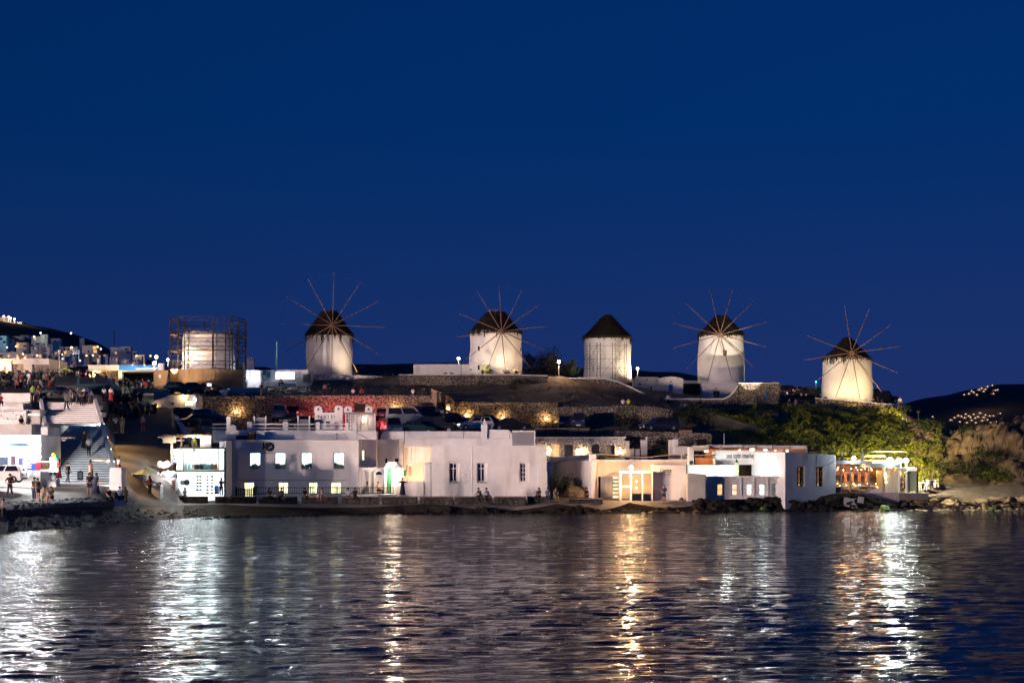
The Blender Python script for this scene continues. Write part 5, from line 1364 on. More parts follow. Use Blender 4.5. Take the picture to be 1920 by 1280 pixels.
tri = MB(); tri.add([V(1379, 866.5, Yf - .1), V(1385.5, 866.5, Yf - .1), V(1380, 858.5, Yf - .1), V(1379, 866.5, Yf - .04), V(1385.5, 866.5, Yf - .04), V(1380, 858.5, Yf - .04)], [(0, 1, 2), (5, 4, 3), (0, 3, 4, 1), (1, 4, 5, 2), (2, 5, 3, 0)]); tri.build('sail_emblem', DARKM, sr)
MB().pbox(1379.3, 1385.3, 866.7, 893, Yf - .15, .13).build('sign_post_block', mat('pale green patterned board', (.42, .50, .34), .7, .5, 7), sr)
MB().pbox(1435.5, 1441, 861, 893, Yf - .3, .5).build('pillar', mat('pale green plaster', (.60, .66, .58), .8, .06), sr); MB().pbox(1441.2, 1450, 862, 893, Yf - .28, .4).build('carved_panel', mat('grey green panel', (.20, .26, .24), .7, .35, 6), sr)
for dz in range(4): MB().pbox(1412, 1425, 880 + 3 * dz, 881 + 3 * dz, Yf + 1.3, .1).build('chair_back', GREYM, sr)
MB().pbox(1449, 1463, 871, 893, Yf + .5, .1).build('speaker_panel', GREYP, sr); MB().ball(V(1453, 881, Yf + .5), .1, 8, 5).build('speaker_hole', DARK, sr)
MB().pbox(1463.3, 1472, 857, 893, Yf - .35, 1.2).build('end_pier', mat('pale green plaster', (.60, .66, .58)), sr, bevel=.05)
# blue-shaded end block, turned away to the right
be = thing('end_block', 'blue-shaded end block of the restaurant with two tall orange windows', 'house', V(1520, 930, 140.5))
a, b = Vector((X(1472.3, 143.3), 143.3)), Vector((X(1567, 139.4), 139.4))
b = Vector((X(1567, 144.6), 144.6)); a = Vector((X(1472.3, 141.0), 141.0))
d = (b - a).normalized(); L = (b - a).length; nrm = Vector((d.y, -d.x))
def be_pt(s, z, o=0): q = a + d * s + nrm * o; return (q.x, q.y, z)
ztop = (Zp(847.5, 141), Zp(853, 144.6)); zbot = (.9, 1.0)
def s_of(u):
    k = (u - HX) / F; return (k * a.y - a.x) / (d.x - k * d.y)
wn_ = []
for (p0, p1) in ((1494.5, 1508.5), (1530, 1544.5)):
    s0, s1 = s_of(p0), s_of(p1); ym = a.y + d.y * (s0 + s1) / 2; wn_.append((s0, s1, Zp(912, ym), Zp(874.5, ym)))
tmp = MB(); tmp.facade(0, L, .2, min(ztop), 0, wn_, .3)
fm = MB(); fm.add([be_pt(v[0], v[2], -v[1]) for v in tmp.v], tmp.f)
fm.add([be_pt(0, min(ztop)), be_pt(L, min(ztop)), be_pt(0, ztop[0])], [(0, 1, 2)])
fm.add([be_pt(0, .2), be_pt(L, .2), be_pt(L, .2, -5), be_pt(0, .2, -5), be_pt(0, ztop[0]), be_pt(L, ztop[1]), be_pt(L, ztop[1], -5), be_pt(0, ztop[0], -5)], [(4, 5, 6, 7), (1, 2, 6, 5), (2, 3, 7, 6), (3, 0, 4, 7)])
fm.build('wall', mat('whitewash with damp foot', (.66, .66, .68), .9, .08, 1, .3, 6, stain=((.25, .25, .27), .8, .7)), be)
for (s0, s1, z0, z1) in wn_:
    f = MB(); ang = math.atan2(d.y, d.x)
    def bar(sa, sb, za, zb, o=-.2, th=.06):
        c = Vector(be_pt((sa + sb) / 2, (za + zb) / 2, o)); f.obox(c, (sb - sa, th, zb - za), ang)
    bar(s0, s0 + .05, z0, z1); bar(s1 - .05, s1, z0, z1); bar(s0 + .07, s1 - .07, z0, z0 + .07); bar(s0 + .07, s1 - .07, z1 - .07, z1)
    sm_ = (s0 + s1) / 2; bar(sm_ - .02, sm_ + .02, z0 + .07, z1 - .07, -.21)
    for q in (.2, .5, .78): bar(s0 + .07, s1 - .07, z0 + (z1 - z0) * q - .025, z0 + (z1 - z0) * q + .025, -.215)
    fr = f.build('window', WOOD, be)
    for i in range(2):
        for j, (q0, q1) in enumerate(((0, .2), (.2, .5), (.5, .78), (.78, 1))):
            c = Vector(be_pt(s0 + (s1 - s0) * (i + .5) / 2, z0 + (z1 - z0) * (q0 + q1) / 2, -.25)); MB().obox(c, ((s1 - s0) / 2 - .05, .015, (z1 - z0) * (q1 - q0) - .04), ang).build('pane', GLASS, fr)
    c = Vector(be_pt(sm_ + .42, (z0 + z1) / 2, -.6)); MB().obox(c, (s1 - s0 + .9, .05, z1 - z0 + .3), ang).build('lit_interior', emis('tall window light', (1, .52, .20), 3.2, .35, 2.5), be)
    for q in range(3): MB().ball(be_pt(s0 + (s1 - s0) * (.3 + .3 * q), z0 + .18, -.36), .1, 7, 5).build('table_candle', emis('table candle', (1, .8, .5), 8), be)
cbm = MB(); cbm.path([Vector(be_pt(L * .62, ztop[1], .02)), Vector(be_pt(L * .60, Zp(872, 143), .02))], .015, 4); cbm.path([Vector(be_pt(L * .72, Zp(873, 143), .02)), Vector(be_pt(L * .88, Zp(870, 144), .02)), Vector(be_pt(L * .99, Zp(861, 144), .02))], .02, 4); cbm.build('cable', DARKM, be)
# pergola roofs behind the lettered wall
pg = thing('roof_pergola', 'row of low white roof panels with small lights behind the lettered wall', 'pergola', V(1420, 848, 147))
for i, (p0, p1) in enumerate(((1329, 1352), (1352.5, 1392), (1392.5, 1417), (1418, 1448), (1449, 1481), (1482, 1513))):
    MB().pbox(p0, p1, 833.5 + .6 * i / 2, 839 + .4 * i, 146.5, 2.2).build('roof_panel', WHITE2 if i % 2 else mat('lilac panel', (.52, .46, .46), .8, .05), pg)
    MB().pbox(p1 - 1, p1 + 1, 836, 855, 146.4, .12).build('post', GREYM, pg)
MB().pbox(1322, 1513, 841, 858, 148.9, .1).build('back_wall', mat('terracotta wall', (.42, .20, .11), .8, .15, 2), pg)
for i, (u, py) in enumerate(((1322.5, 845), (1327, 844.5), (1387, 844.5), (1408, 842.5), (1412, 842.5), (1433.5, 844), (1437, 844), (1454, 845), (1476, 845))):
    MB().ball(V(u, py, 147.2), .1, 7, 5).build('string_bulb', emis('string bulb', (1, .72, .38), 22), pg)
for u in (1340, 1400, 1465): lamp('POINT', V(u, 846, 147.6), 45, (1, .55, .25), pg, .15)
tp = thing('terrace_bar', 'open terracotta terrace with canvas shade left of the lettered wall', 'terrace', V(1320, 872, 146))
MB().pbox(1301.5, 1343, 857, 875, 146.8, .1).build('back_wall', mat('terracotta wall', (.42, .20, .11)), tp)
for z_, hgt in ((852, 2.0), (857.5, 1.6)): MB().pbox(1290, 1343, z_, z_ + hgt, 145, 2).build('beam', WOOD, tp)
MB().pbox(1302, 1329, 835, 845, 146, 2).build('shade_roof', CANVAS, tp); MB().pbox(1301.5, 1303.5, 845, 872, 146, .15).build('post', WOOD_D, tp); MB().pbox(1341, 1343, 845, 872, 146, .15).build('post', WOOD_D, tp)
lamp('POINT', V(1322, 862, 145.6), 70, (1, .55, .25), tp, .2)
tall = thing('thin_post', 'bare grey post rising from the dark hillside above the restaurant', 'post', V(1358, 833, 152))
MB().tube(V(1358, 836, 152), V(1358, 814, 152), .07, .06, 6).build('shaft', GREYM, tall); MB().tube(V(1358, 814, 152), V(1358, 812.5, 152), .09, .05, 6).build('cap', GREYM, tall)
for i, (u, pw) in enumerate(((1318, 200), (1362, 180), (1430, 90))):
    fl = thing('ledge_floodlight', ['floodlight on the ledge below the bright parapet', 'floodlight on the ledge left of the sail emblem', 'floodlight on the ledge below the carved pillar'][i], 'floodlight', V(u, 894, Y + .35), group='ledge floodlights')
    MB().obox(V(u, 892, Y + .35), (.3, .2, .16), 0, 0, R(30)).build('housing', DARKM, fl); MB().obox(V(u, 891.2, Y + .36), (.26, .15, .03), 0, 0, R(30)).build('lens', E_GREENW, fl)
    lamp('POINT', V(u, 888, Y + .55), pw * 1.4, (.93, 1, .90), fl, .15)

# --- glass fish restaurant
Y = 145.0
gr = thing('glass_restaurant', 'glass-walled restaurant full of orange lamps at the water edge', 'restaurant', V(1610, 928, Y))
MB().pbox(1566, 1636, 863.5, 869.5, Y - .3, 6).build('roof_slab', mat('blue grey fascia', (.30, .33, .38), .7, .06), gr)
MB().pbox(1630, 1687, 868.5, 876.5, Y - .35, 6).build('canopy', mat('pale green fascia', (.34, .44, .40), .7, .06), gr)
MB().pbox(1566, 1687, 923, 945, Y - .1, 6).build('base_wall', mat('lilac rough render', (.34, .29, .31), .9, .2, 2), gr)
MB().pbox(1566, 1690, 862, 930, Y + 5.5, .1).build('back_wall', mat('terracotta wall', (.42, .20, .11)), gr)
for u, w in ((1576.5, 2.2), (1594, 1.4), (1611, 1.4), (1629, 2.6), (1655, 2.0), (1684, 2.0)): MB().pbox(u, u + w, 869, 926, Y - .02, .14).build('post', GREYM, gr)
MB().pbox(1578.7, 1629, 884, 886, Y, .1).build('transom', GREYM, gr); MB().pbox(1578.7, 1629, 924, 927, Y - .02, .2).build('bottom_rail', WHITEP, gr)
for u in (1603, 1618.5): MB().pbox(u, u + 1.2, 870, 884, Y, .1).build('upper_mullion', GREYM, gr)
for a_, b_2, c_, d_ in ((1578.7, 1594, 886, 924), (1595.4, 1611, 886, 924), (1612.4, 1629, 886, 924), (1578.7, 1603, 870, 884), (1604.2, 1618.5, 870, 884), (1619.7, 1629, 870, 884), (1567.5, 1576.5, 870, 913)):
    MB().pbox(a_, b_2, c_, d_, Y + .04, .015).build('pane', GLASS, gr)
for i, (a_, b_2) in enumerate(((1660, 1667), (1667.5, 1672.5), (1673, 1678), (1678.5, 1684))): MB().pbox(a_, b_2, 877, 922, Y + .1 + .05 * i, .04).build('canvas_blind', mat('pale blind', (.66, .66, .50), .9, .05), gr)
MB().pbox(1644, 1655, 882, 918, Y + 2.0, .1).build('cream_partition', mat('cream partition', (.62, .46, .26), .8, .06), gr)
MB().pbox(1632, 1656, 916, 923, Y, .2).build('low_panel', mat('pale lilac panel', (.55, .48, .52), .8, .05), gr)
MB().pbox(1566, 1577, 913, 928, Y - .05, .3).build('low_panel', DARKM, gr)
rng = random.Random(12)
for i in range(4):
    MB().pbox(1583 + i * 13, 1588 + i * 13, 886, 918, Y + 3.4, .3).build('inner_column', mat('terracotta wall', (.42, .20, .11)), gr)
for i in range(30):
    u = rng.uniform(1568, 1652); py = rng.choice([rng.uniform(874, 884), rng.uniform(903, 917), rng.uniform(903, 917)])
    MB().ball(V(u, py, Y + rng.uniform(.8, 4)), rng.uniform(.035, .06), 7, 5).build('table_lamp', emis('table lamp', (1, .66, .30), 20), gr)
for u in (1660.5, 1660.8, 1661.2):
    MB().ball(V(u, 888 + (u - 1660.5) * 22, Y + .05), .08, 7, 5).build('string_light', emis('string light', (1, .72, .38), 22), gr)
for i in range(9):
    tb = MB(); u = rng.uniform(1572, 1650); yy = Y + rng.uniform(.8, 4.5); tb.box(X(u, yy) - .4, X(u, yy) + .4, yy - .4, yy + .4, Zp(913, Y), Zp(913, Y) + .05); tb.tube((X(u, yy), yy, 2.0), (X(u, yy), yy, Zp(913, Y)), .05, .05, 5); tb.build('dining_table', mat('white tablecloth', (.7, .68, .62), .8, .05), gr)
for u, pw in ((1585, 190), (1612, 190), (1642, 150)): lamp('POINT', V(u, 880, Y + 2), pw, (1, .48, .22), gr, .2)
lamp('POINT', V(1672, 885, Y + 1.5), 30, (1, .8, .45), gr, .2)
# rail and posts above the roof
rr = thing('roof_railing', 'long thin dark railing over the restaurant roofs', 'railing', V(1610, 866, 147))
MB().pbox(1513, 1700, 845.5, 847.5, 147, .1).build('rail', DARKM, rr)
for u in (1530, 1542, 1579, 1616.5): MB().pbox(u, u + (2.4 if u > 1600 else 1), 847.5, 868, 147.02, .1).build('post', GREYM, rr)
MB().pbox(1570, 1660, 853, 857, 148, .08).build('orange_strip', WOOD_D, rr)
# small lit mast
ms = thing('roof_lamp', 'glaring white lamp on a small A-shaped frame on the restaurant roof', 'lamp', V(1601, 864, 144.8))
for dx in (-3.5, 3.5): MB().tube(V(1601 + dx, 865, 144.8), V(1601, 854, 144.8), .04, .03, 5).build('leg', WHITEP, ms)
MB().ball(V(1601, 858.5, 144.75), .2, 9, 6).build('globe', E_WHITE, ms); lamp('POINT', V(1601, 857, 144.3), 150, (.85, .95, 1), ms, .15)
# three floodlights on a bar
FL = ['left and largest of three glaring floodlights above the fish restaurant', 'middle of three glaring floodlights above the fish restaurant', 'right of three glaring floodlights above the fish restaurant']
for i, (u, py) in enumerate(((1669, 864), (1686, 864), (1699, 863))):
    yy = 144.6 + i * .5
    f3 = thing('roof_floodlight', FL[i], 'floodlight', V(u, 872, yy), group='three floodlights over the restaurant')
    MB().tube(V(u, 878, yy), V(u, 866, yy), .04, .04, 5).build('stem', WHITEP, f3)
    MB().ball(V(u, py, yy), .36 - .05 * i, 12, 8).build('globe', [E_GREENW, E_WHITE, emis('warm white flood', (1, .95, .82), 45)][i], f3, smooth=True)
    lamp('SPOT', V(u, py, yy - .5), [900, 1000, 9000][i], [(.85, 1, .92), (.95, 1, .95), (1, .86, .58)][i], f3, .2, V([1700, 1730, 1775][i], 935, [137, 139, 145][i]), 120, .6)
    lamp('SPOT', V(u, py - 1, yy + .7), [21000, 13000, 3500][i], (1, .80, .34), f3, .2, V([1570, 1680, 1800][i], [805, 835, 850][i], [172, 165, 160][i]), 95, .8)
en = thing('entrance_porch', 'white entrance frame with a pale green glass panel right of the restaurant', 'porch', V(1702, 925, 145.2))
MB().pbox(1685, 1688, 869, 937, 144.7, .14).build('post', WHITEP, en); MB().pbox(1698.5, 1701, 869, 924, 145.0, .14).build('post', WHITEP, en)
MB().pbox(1685, 1720, 876, 882.5, 145.0, .5).build('beam', WHITEP, en)
MB().pbox(1701.5, 1719, 883, 921, 145.3, .04).build('green_panel', mat('pale green panel', (.36, .44, .30), .4, .06), en)
MB().pbox(1719.3, 1722, 880, 923, 145.2, .2).build('dark_post', DARKM, en)
MB().box(X(1684, 144), X(1740, 144), 143.8, 149, 1.0, Zp(923, 145)).build('floor_slab', PAVE, en)
for i in range(3):
    bl = thing('tilted_slab', ['left tilted grey concrete slab on the rocks', 'middle tilted grey concrete slab on the rocks', 'right broken tilted slab on the rocks'][i], 'slab', V(1588 + 13 * i, 948, 142.7), group='tilted slabs below the restaurant')
    MB().obox(V([1588, 1601, 1614][i], [941, 943, 937][i], 142.9), (.62, .12, .95 - .3 * (i == 2)), 0, 0, R(-18), R([8, -4, 12][i])).build('slab', GREYP, bl, bevel=.03)
# tables and chairs on the right beach
def white_table(label, u, py, Y):
    t = thing('white_table', label, 'table', V(u, py, Y), group='white tables on the beach terrace'); p = V(u, py, Y)
    MB().box(p.x - .42, p.x + .42, p.y - .42, p.y + .42, p.z + .72, p.z + .77).build('table_top', WHITEP, t)
    for sx in (-.36, .36):
        for sy in (-.36, .36): MB().box(p.x + sx - .03, p.x + sx + .03, p.y + sy - .03, p.y + sy + .03, p.z, p.z + .72).build('leg', WHITEP, t)
def white_chair(label, u, py, Y, rz):
    t = thing('white_chair', label, 'chair', V(u, py, Y), group='white chairs on the beach terrace'); p = V(u, py, Y)
    MB().box(p.x - .22, p.x + .22, p.y - .22, p.y + .22, p.z + .43, p.z + .47).build('seat', WHITEP, t)
    for sx in (-.2, .2):
        for sy in (-.2, .2): MB().box(p.x + sx - .02, p.x + sx + .02, p.y + sy - .02, p.y + sy + .02, p.z, p.z + .43).build('leg', WHITEP, t)
    s_ = 1 if rz else -1
    for k in range(3): MB().box(p.x + s_ * .2 - .02, p.x + s_ * .2 + .02, p.y - .22, p.y + .22, p.z + .55 + .14 * k, p.z + .63 + .14 * k).build('back_slat', WHITEP, t)
white_table('white table just outside the pale green panel', 1729, 918, 147.5); white_table('white table under the small bare tree', 1746, 913, 148.5)
white_chair('white chair at the table outside the green panel', 1737, 918, 147.3, 1); white_chair('white chair under the small bare tree', 1755, 913, 148.3, 1); white_chair('white chair nearest the dark post', 1723, 920, 147.2, 0)
# ================================================================== LEFT: STAIRS, KIOSK, SHOP
st = thing('wide_stairs', 'broad white-edged flight of stairs climbing from the plaza', 'stairs', (X(158, 124), 124, 3.2))
NS = 38
ya, yb_, za, zb_ = 123.6, 145.0, 3.0, 10.9
tread = mat('worn stair tread', (.20, .20, .205), .85, .25, 2, .2, 9); riser = mat('white stair riser', (.74, .74, .74), .85, .12, 2)
def stair_edges(y):
    t = (y - 124) / 21.0
    return X(103 + (80 - 103) * t, y), X(213 + (173 - 213) * t, y)
for i in range(NS):
    y0 = ya + (yb_ - ya) * i / NS; y1 = ya + (yb_ - ya) * (i + 1) / NS
    z1 = za + (zb_ - za) * (i + 1) / NS; z0 = za + (zb_ - za) * i / NS
    xl, xr = stair_edges(y0)
    mb = MB(); mb.add([(xl, y0, z0 - .3), (xr, y0, z0 - .3), (xr, y0, z1), (xl, y0, z1)], [(0, 1, 2, 3)], 0)
    mb.add([(xl, y0, z1), (xr, y0, z1), (xr, y1 + .02, z1), (xl, y1 + .02, z1)], [(0, 1, 2, 3)], 1)
    mb.box(xl, xr, y0 - .06, y0 - .002, z1 - .065, z1 + .004, 1)
    mb.build('step', [riser, tread], st)
for side in (0, 1):
    mb = MB(); rows = []
    for i in range(12):
        y = 123.8 + (145.2 - 123.8) * i / 11; z = za + (zb_ - za) * (y - ya) / (yb_ - ya)
        e = stair_edges(y)[side]; o = (-.32, -.02) if side == 0 else (.02, .36)
        up = .34 if side == 0 else .62
        rows.append([(e + o[0], y, z - 1.2), (e + o[0], y, z + up), (e + o[1], y, z + up), (e + o[1], y, z - 1.2)])
    mb.grid(rows); n_ = len(rows); mb.add(rows[0], [(3, 2, 1, 0)])
    mb.build('side_wall', WHITE2, st)
MB().box(stair_edges(124)[1] - .1, stair_edges(124)[1] + 1.0, 123.0, 124.4, 2.6, 4.6).build('end_block', WHITE, st, bevel=.1)
MB().box(X(91, 123), X(108, 123), 122.6, 123.55, 2.6, 3.6).build('landing_wall', WHITE2, st)
# step lamps in the right side wall shining on the ramp
SL = ['lowest', 'second', 'third', 'fourth', 'topmost']
for i, (u, py, Y) in enumerate(((233, 872, 128.5), (226, 851, 131.5), (219, 833, 134.5), (212, 815, 138), (207, 800, 141))):
    e = stair_edges(Y)[1] + .40; z = za + (zb_ - za) * (Y - ya) / (yb_ - ya) + .25
    sl = thing('step_lamp', SL[i] + ' of the small amber lamps set in the stair wall beside the alley', 'step lamp', (e, Y, z), group='amber step lamps')
    MB().box(e - .03, e + .03, Y - .12, Y + .12, z - .07, z + .07).build('lamp_plate', DARKM, sl)
    MB().box(e + .032, e + .05, Y - .09, Y + .09, z - .05, z + .05).build('lens', E_WARM, sl)
    lamp('SPOT', (e + .08, Y, z + .02), 1500, (1, .60, .20) if i else (1, .66, .4), sl, .05, (e + 1.3, Y - .1, z - 1.2), 70, .6)
for i, (t, pw) in enumerate(((.66, 120), (.22, 50))):
    Y = 124 + 21 * t; e = stair_edges(Y)[1] - .04; z = za + (zb_ - za) * (Y - ya) / (yb_ - ya) + .28
    sl = thing('stair_light', ['cool white light low on the stair wall at the upper landing', 'yellowish light low on the stair wall near the couple'][i], 'step lamp', (e, Y, z), group='lights inside the stairs')
    MB().box(e - .03, e + .02, Y - .1, Y + .1, z - .06, z + .06).build('lens', E_WHITE if i == 0 else E_WARM, sl)
    MB().box(e - .02, e + .025, Y - .13, Y + .13, z + .061, z + .09).build('lamp_hood', DARKM, sl)
    lamp('SPOT', (e - .08, Y, z), pw * 4, (.85, .95, 1) if i == 0 else (1, .8, .45), sl, .05, (e - 3, Y, z - .75), 100, .7)

# terraces of white seats left of the stairs
ts_ = thing('seat_terrace', 'stepped terraces of whitewashed stone seats left of the stairs', 'terrace', (X(30, 130), 128, 4))
def tbox(name, u0, u1, pt, pb, Y, d, m): return MB().box(X(u0, Y), X(u1, Y), Y, Y + d, Zp(pb, Y), Zp(pt, Y)).build(name, m, ts_, bevel=.05)
tbox('upper_wall', -120, 57, 736.5, 770, 145.5, .6, WHITE2)
for i, (pt, pb) in enumerate(((756, 760), (761, 765), (766, 772))): tbox('seat_row', -120, 43 + i, pt, pb + 9, 144 - i * 1.3, 1.2, WHITE2)
tbox('grey_landing', 44, 75, 768, 800, 139.5, 5, GREYP)
MB().box(X(44, 139.4), X(76, 139.4), 139.2, 139.5, Zp(779, 139.4), Zp(774.5, 139.4)).build('landing_edge', WHITE, ts_)
tbox('rubble_front', -120, 49, 770, 800, 139.0, .7, STONE_W)
sm = MB(); rng = random.Random(3); stones_on(sm, (X(-120, 139), 139), (X(49, 139), 139), lambda t: Zp(770.5, 139), lambda t: Zp(786, 139), rng, .4, .26, .07); stuff(sm.build('stones', STONE_W, ts_))
MB().box(X(-120, 130), X(80, 130), 127, 139, Zp(806, 130) - .6, Zp(797, 133)).build('grey_floor', GREYP, ts_)
tbox('low_wall', -120, 76, 795, 814, 128.0, .6, WHITE2); tbox('corner_block', 77, 83, 793, 820, 128.0, 1.2, WHITE)
sm = MB(); stones_on(sm, (X(-120, 128), 128), (X(76, 128), 128), lambda t: Zp(796, 128), lambda t: Zp(813, 128), rng, .35, .22, .05); stuff(sm.build('stones', STONE_W, ts_))
tbox('stair_cheek', 76.5, 90, 800, 868, 124.5, 3.0, WHITE2)

# kiosk
Y = 122.0
ks = thing('souvenir_kiosk', 'glaring souvenir kiosk under the white terrace at the left edge', 'kiosk', (X(30, Y), Y, 3.0))
ho = [hp(-110, 51, 833, 875, Y)]
MB().house(X(-120, Y), X(76, Y), Y, Y + 5.5, 2.8, Zp(815, Y), ho, 2.2).build('wall', WHITE, ks, bevel=.06)
sm = MB(); stones_on(sm, (X(62, Y), Y), (X(76, Y), Y), lambda t: Zp(815.5, Y), lambda t: Zp(868, Y), rng, .3, .26, .05); stuff(sm.build('corner_stones', STONE_W, ks))
MB().pbox(18, 52, 831, 836, Y - .12, .1).build('sign_board', mat('navy board', (.01, .035, .08), .5, .1), ks)
MB().pbox(-110, 50, 832.5, 875, Y + 2.2, .05).build('back_shelves', mat('white shelves', (.8, .8, .8), .6, .05), ks)
for i in range(9): MB().pbox(-100 + i * 17, -90 + i * 17, 834.5, 836, Y + .9, .35).build('ceiling_tube', emis('kiosk tube', (.9, .96, 1), 28), ks)
lamp('POINT', V(16, 840, Y + .7), 330, (.9, .96, 1), ks, .3); lamp('POINT', V(-70, 840, Y + .7), 330, (.9, .96, 1), ks, .3)
lamp('POINT', V(16, 838, Y - .5), 130, (.9, .96, 1), ks, .2)
lamp('SPOT', V(45, 836, Y - .5), 1700, (.92, .96, 1), ks, .25, V(70, 905, Y - 3.5), 150, .8)
MB().pbox(-110, 50, 875, 898, Y - .35, .6).build('counter', WHITE2, ks)
MB().ball(V(61, 838, Y - .6), .16, 9, 6).build('corner_lamp', E_WHITE, ks); lamp('POINT', V(66, 838, Y - 1.2), 1700, (.92, .96, 1), ks, .15)
PC = [((-1, 15), (856, 872), (.03, .06, .13)), ((20, 29), (854, 872), (.07, .03, .05)), ((34, 43), (858, 873), (.03, .04, .22)), ((44, 50), (852, 860), (.4, .2, .08)), ((44, 50), (863, 872), (.5, .35, .2)), ((-40, -22), (856, 872), (.10, .06, .05))]
for i, (a, b, c) in enumerate(PC): MB().pbox(a[0], a[1], b[0], b[1], Y - .4, .04).build('display_board', mat('printed board %d' % i, c, .5, .5, 6), ks)
rk = thing('postcard_rack', 'white postcard rack with small blue and red cards by the kiosk corner', 'rack', V(55, 885, Y - .9))
MB().pbox(50, 51, 838, 884, Y - .9, .06).build('rack_post', WHITEP, rk); MB().pbox(59, 60, 850, 884, Y - .9, .06).build('rack_post', WHITEP, rk)
for i in range(6): MB().pbox(51.2, 58.8, 852.5 + 5 * i, 856 + 5 * i, Y - .93, .03).build('card_row', mat(['blue cards', 'red cards', 'navy cards'][i % 3], [(.05, .10, .3), (.4, .08, .06), (.03, .05, .12)][i % 3], .5, .6, 12), rk)
fz = thing('ice_cream_freezer', 'blue and red ice cream freezer below the kiosk corner', 'freezer', V(67, 884, Y - 1))
MB().pbox(58.5, 67, 868, 882, Y - 1, .7).build('blue_side', mat('freezer blue', (.03, .10, .42), .4, .2, 6), fz); MB().pbox(67.1, 75, 866.5, 882, Y - 1.02, .7).build('red_side', mat('freezer red', (.55, .02, .06), .4, .2, 6), fz)
MB().pbox(50.5, 90, 881.5, 884, Y - 1.1, 1.0).build('base', WHITEP, fz); MB().pbox(58, 91, 864.5, 866.3, Y - 1.05, .8).build('lid', WHITEP, fz)
pi_ = thing('picture_board', 'dark picture board of sweets beside the popcorn cart', 'board', V(82, 884, Y - 1))
MB().pbox(76, 90, 868.5, 879.5, Y - 1.0, .1).build('picture', mat('brown picture', (.09, .04, .02), .5, .8, 7), pi_); MB().pbox(75.3, 91, 879.6, 884, Y - 1, .3).build('plinth', WHITEP, pi_)
pc = thing('popcorn_cart', 'lit white glass popcorn cart with balloons at the foot of the stairs', 'cart', V(99, 886, Y - 1.2))
MB().pbox(92, 106, 877, 885, Y - 1.2, .6).build('cart_body', emis('popcorn cart glow', (1, .96, .9), 1.5), pc); MB().pbox(93, 105.5, 857, 862, Y - 1.2, .6).build('cart_roof', WHITEP, pc)
for u in (93.5, 99, 104.5): MB().pbox(u, u + .8, 862, 877, Y - 1.2, .05).build('cart_post', WHITEP, pc)
MB().pbox(94.3, 104.5, 862, 877, Y - .8, .1).build('popcorn_light', emis('popcorn light', (1, .8, .5), 2.0), pc)
lamp('POINT', V(99, 866, Y - 1.7), 130, (1, .96, .88), pc, .15)
for i, u in enumerate((95, 103)): MB().tube(V(u, 887.5, Y - 1.22), V(u, 887.5, Y - 1.12), .16, .16, 12).build('wheel', RUBBER, pc)
for i, (u, py, c, t) in enumerate(((101.5, 853, (.85, .75, .02), 'yellow balloon over the popcorn cart'), (105.5, 859.5, (.02, .55, .25), 'green balloon over the popcorn cart'))):
    bl = thing('balloon', t, 'balloon', V(u, py, Y - 1.3), group='balloons on the cart')
    MB().lathe([(.01, -.24), (.1, -.15), (.19, 0), (.18, .1), (.09, .2), (.01, .22)], 12, V(u, py, Y - 1.3)).build('balloon_skin', mat('balloon %d' % i, c, .3, 0), bl, smooth=True); MB().tube(V(u, py + 5, Y - 1.3), V(99, 857.2, Y - 1.0), .008, .008, 4).build('string', ROPE, bl)
ms_ = thing('menu_board', 'dark green arched chalkboard standing on the white steps', 'board', V(150, 900, 122.3))
xb = X(150.3, 122.2); zt = Zp(881, 122.2); z0 = Zp(900, 122.2)
MB().prism([(xb - .25, z0), (xb + .25, z0), (xb + .25, zt - .12), (xb + .14, zt - .1), (xb, zt), (xb - .14, zt - .1), (xb - .25, zt - .12)], 122.2, 122.26).build('board_face', mat('chalkboard', (.015, .03, .04), .6, .3, 9), ms_)
MB().prism([(xb - .21, z0 + .1), (xb + .21, z0 + .1), (xb + .21, zt - .2), (xb, zt - .08), (xb - .21, zt - .2)], 122.18, 122.198).build('inner_panel', mat('teal chalk panel', (.03, .07, .08), .6, .4, 12), ms_)
for i in range(5): MB().box(xb - .13, xb + .13, 122.172, 122.178, zt - .3 - .09 * i, zt - .27 - .09 * i).build('chalk_line', mat('chalk', (.3, .32, .3), .8, .3, 20), ms_)

# --- clothes shop
Y = 138.6
cs = thing('clothes_shop', 'two-storey clothes shop with blazing white glass front', 'shop', V(376, 928, Y))
zf, zm, zt = Zp(930, Y), Zp(883, Y), Zp(842, Y)
xl, xr = X(331, Y), X(421, Y)
sh_w = mat('shop white interior', (.85, .85, .85), .6, .03)
mb = MB()
mb.add([(xl, Y + 3, zf - .4), (xr, Y + 3, zf - .4), (xr, Y + 3, zt), (xl, Y + 3, zt)], [(0, 1, 2, 3)])
mb.add([(xl, Y, zf - .4), (xl, Y + 3, zf - .4), (xl, Y + 3, zt), (xl, Y, zt)], [(0, 1, 2, 3)])
mb.add([(xr, Y, zf - .4), (xr, Y + 3, zf - .4), (xr, Y + 3, zt), (xr, Y, zt)], [(3, 2, 1, 0)])
mb.build('back_wall', sh_w, cs)
MB().box(xl - .05, xr + .05, Y - .1, Y + 3.1, zm - .1, zm + .1).build('floor_beam', mat('olive steel beam', (.12, .12, .08), .5, .1), cs)
MB().box(xl - .05, xr + .05, Y - .1, Y + 3.1, zt, zt + .14).build('roof_slab', mat('olive steel beam', (.12, .12, .08)), cs)
MB().box(xl, xr, Y, Y + 3, zf - .5, zf - .38).build('floor', sh_w, cs)
for u in (330.5, 420, 343, 409): 
    top = zt if u in (343, 409) else zt
    MB().box(X(u, Y), X(u, Y) + .07, Y - .06, Y + .05, zm + .1 if u in (343, 409) else zf - .4, zt).build('steel_post', mat('olive steel beam', (.12, .12, .08)), cs)
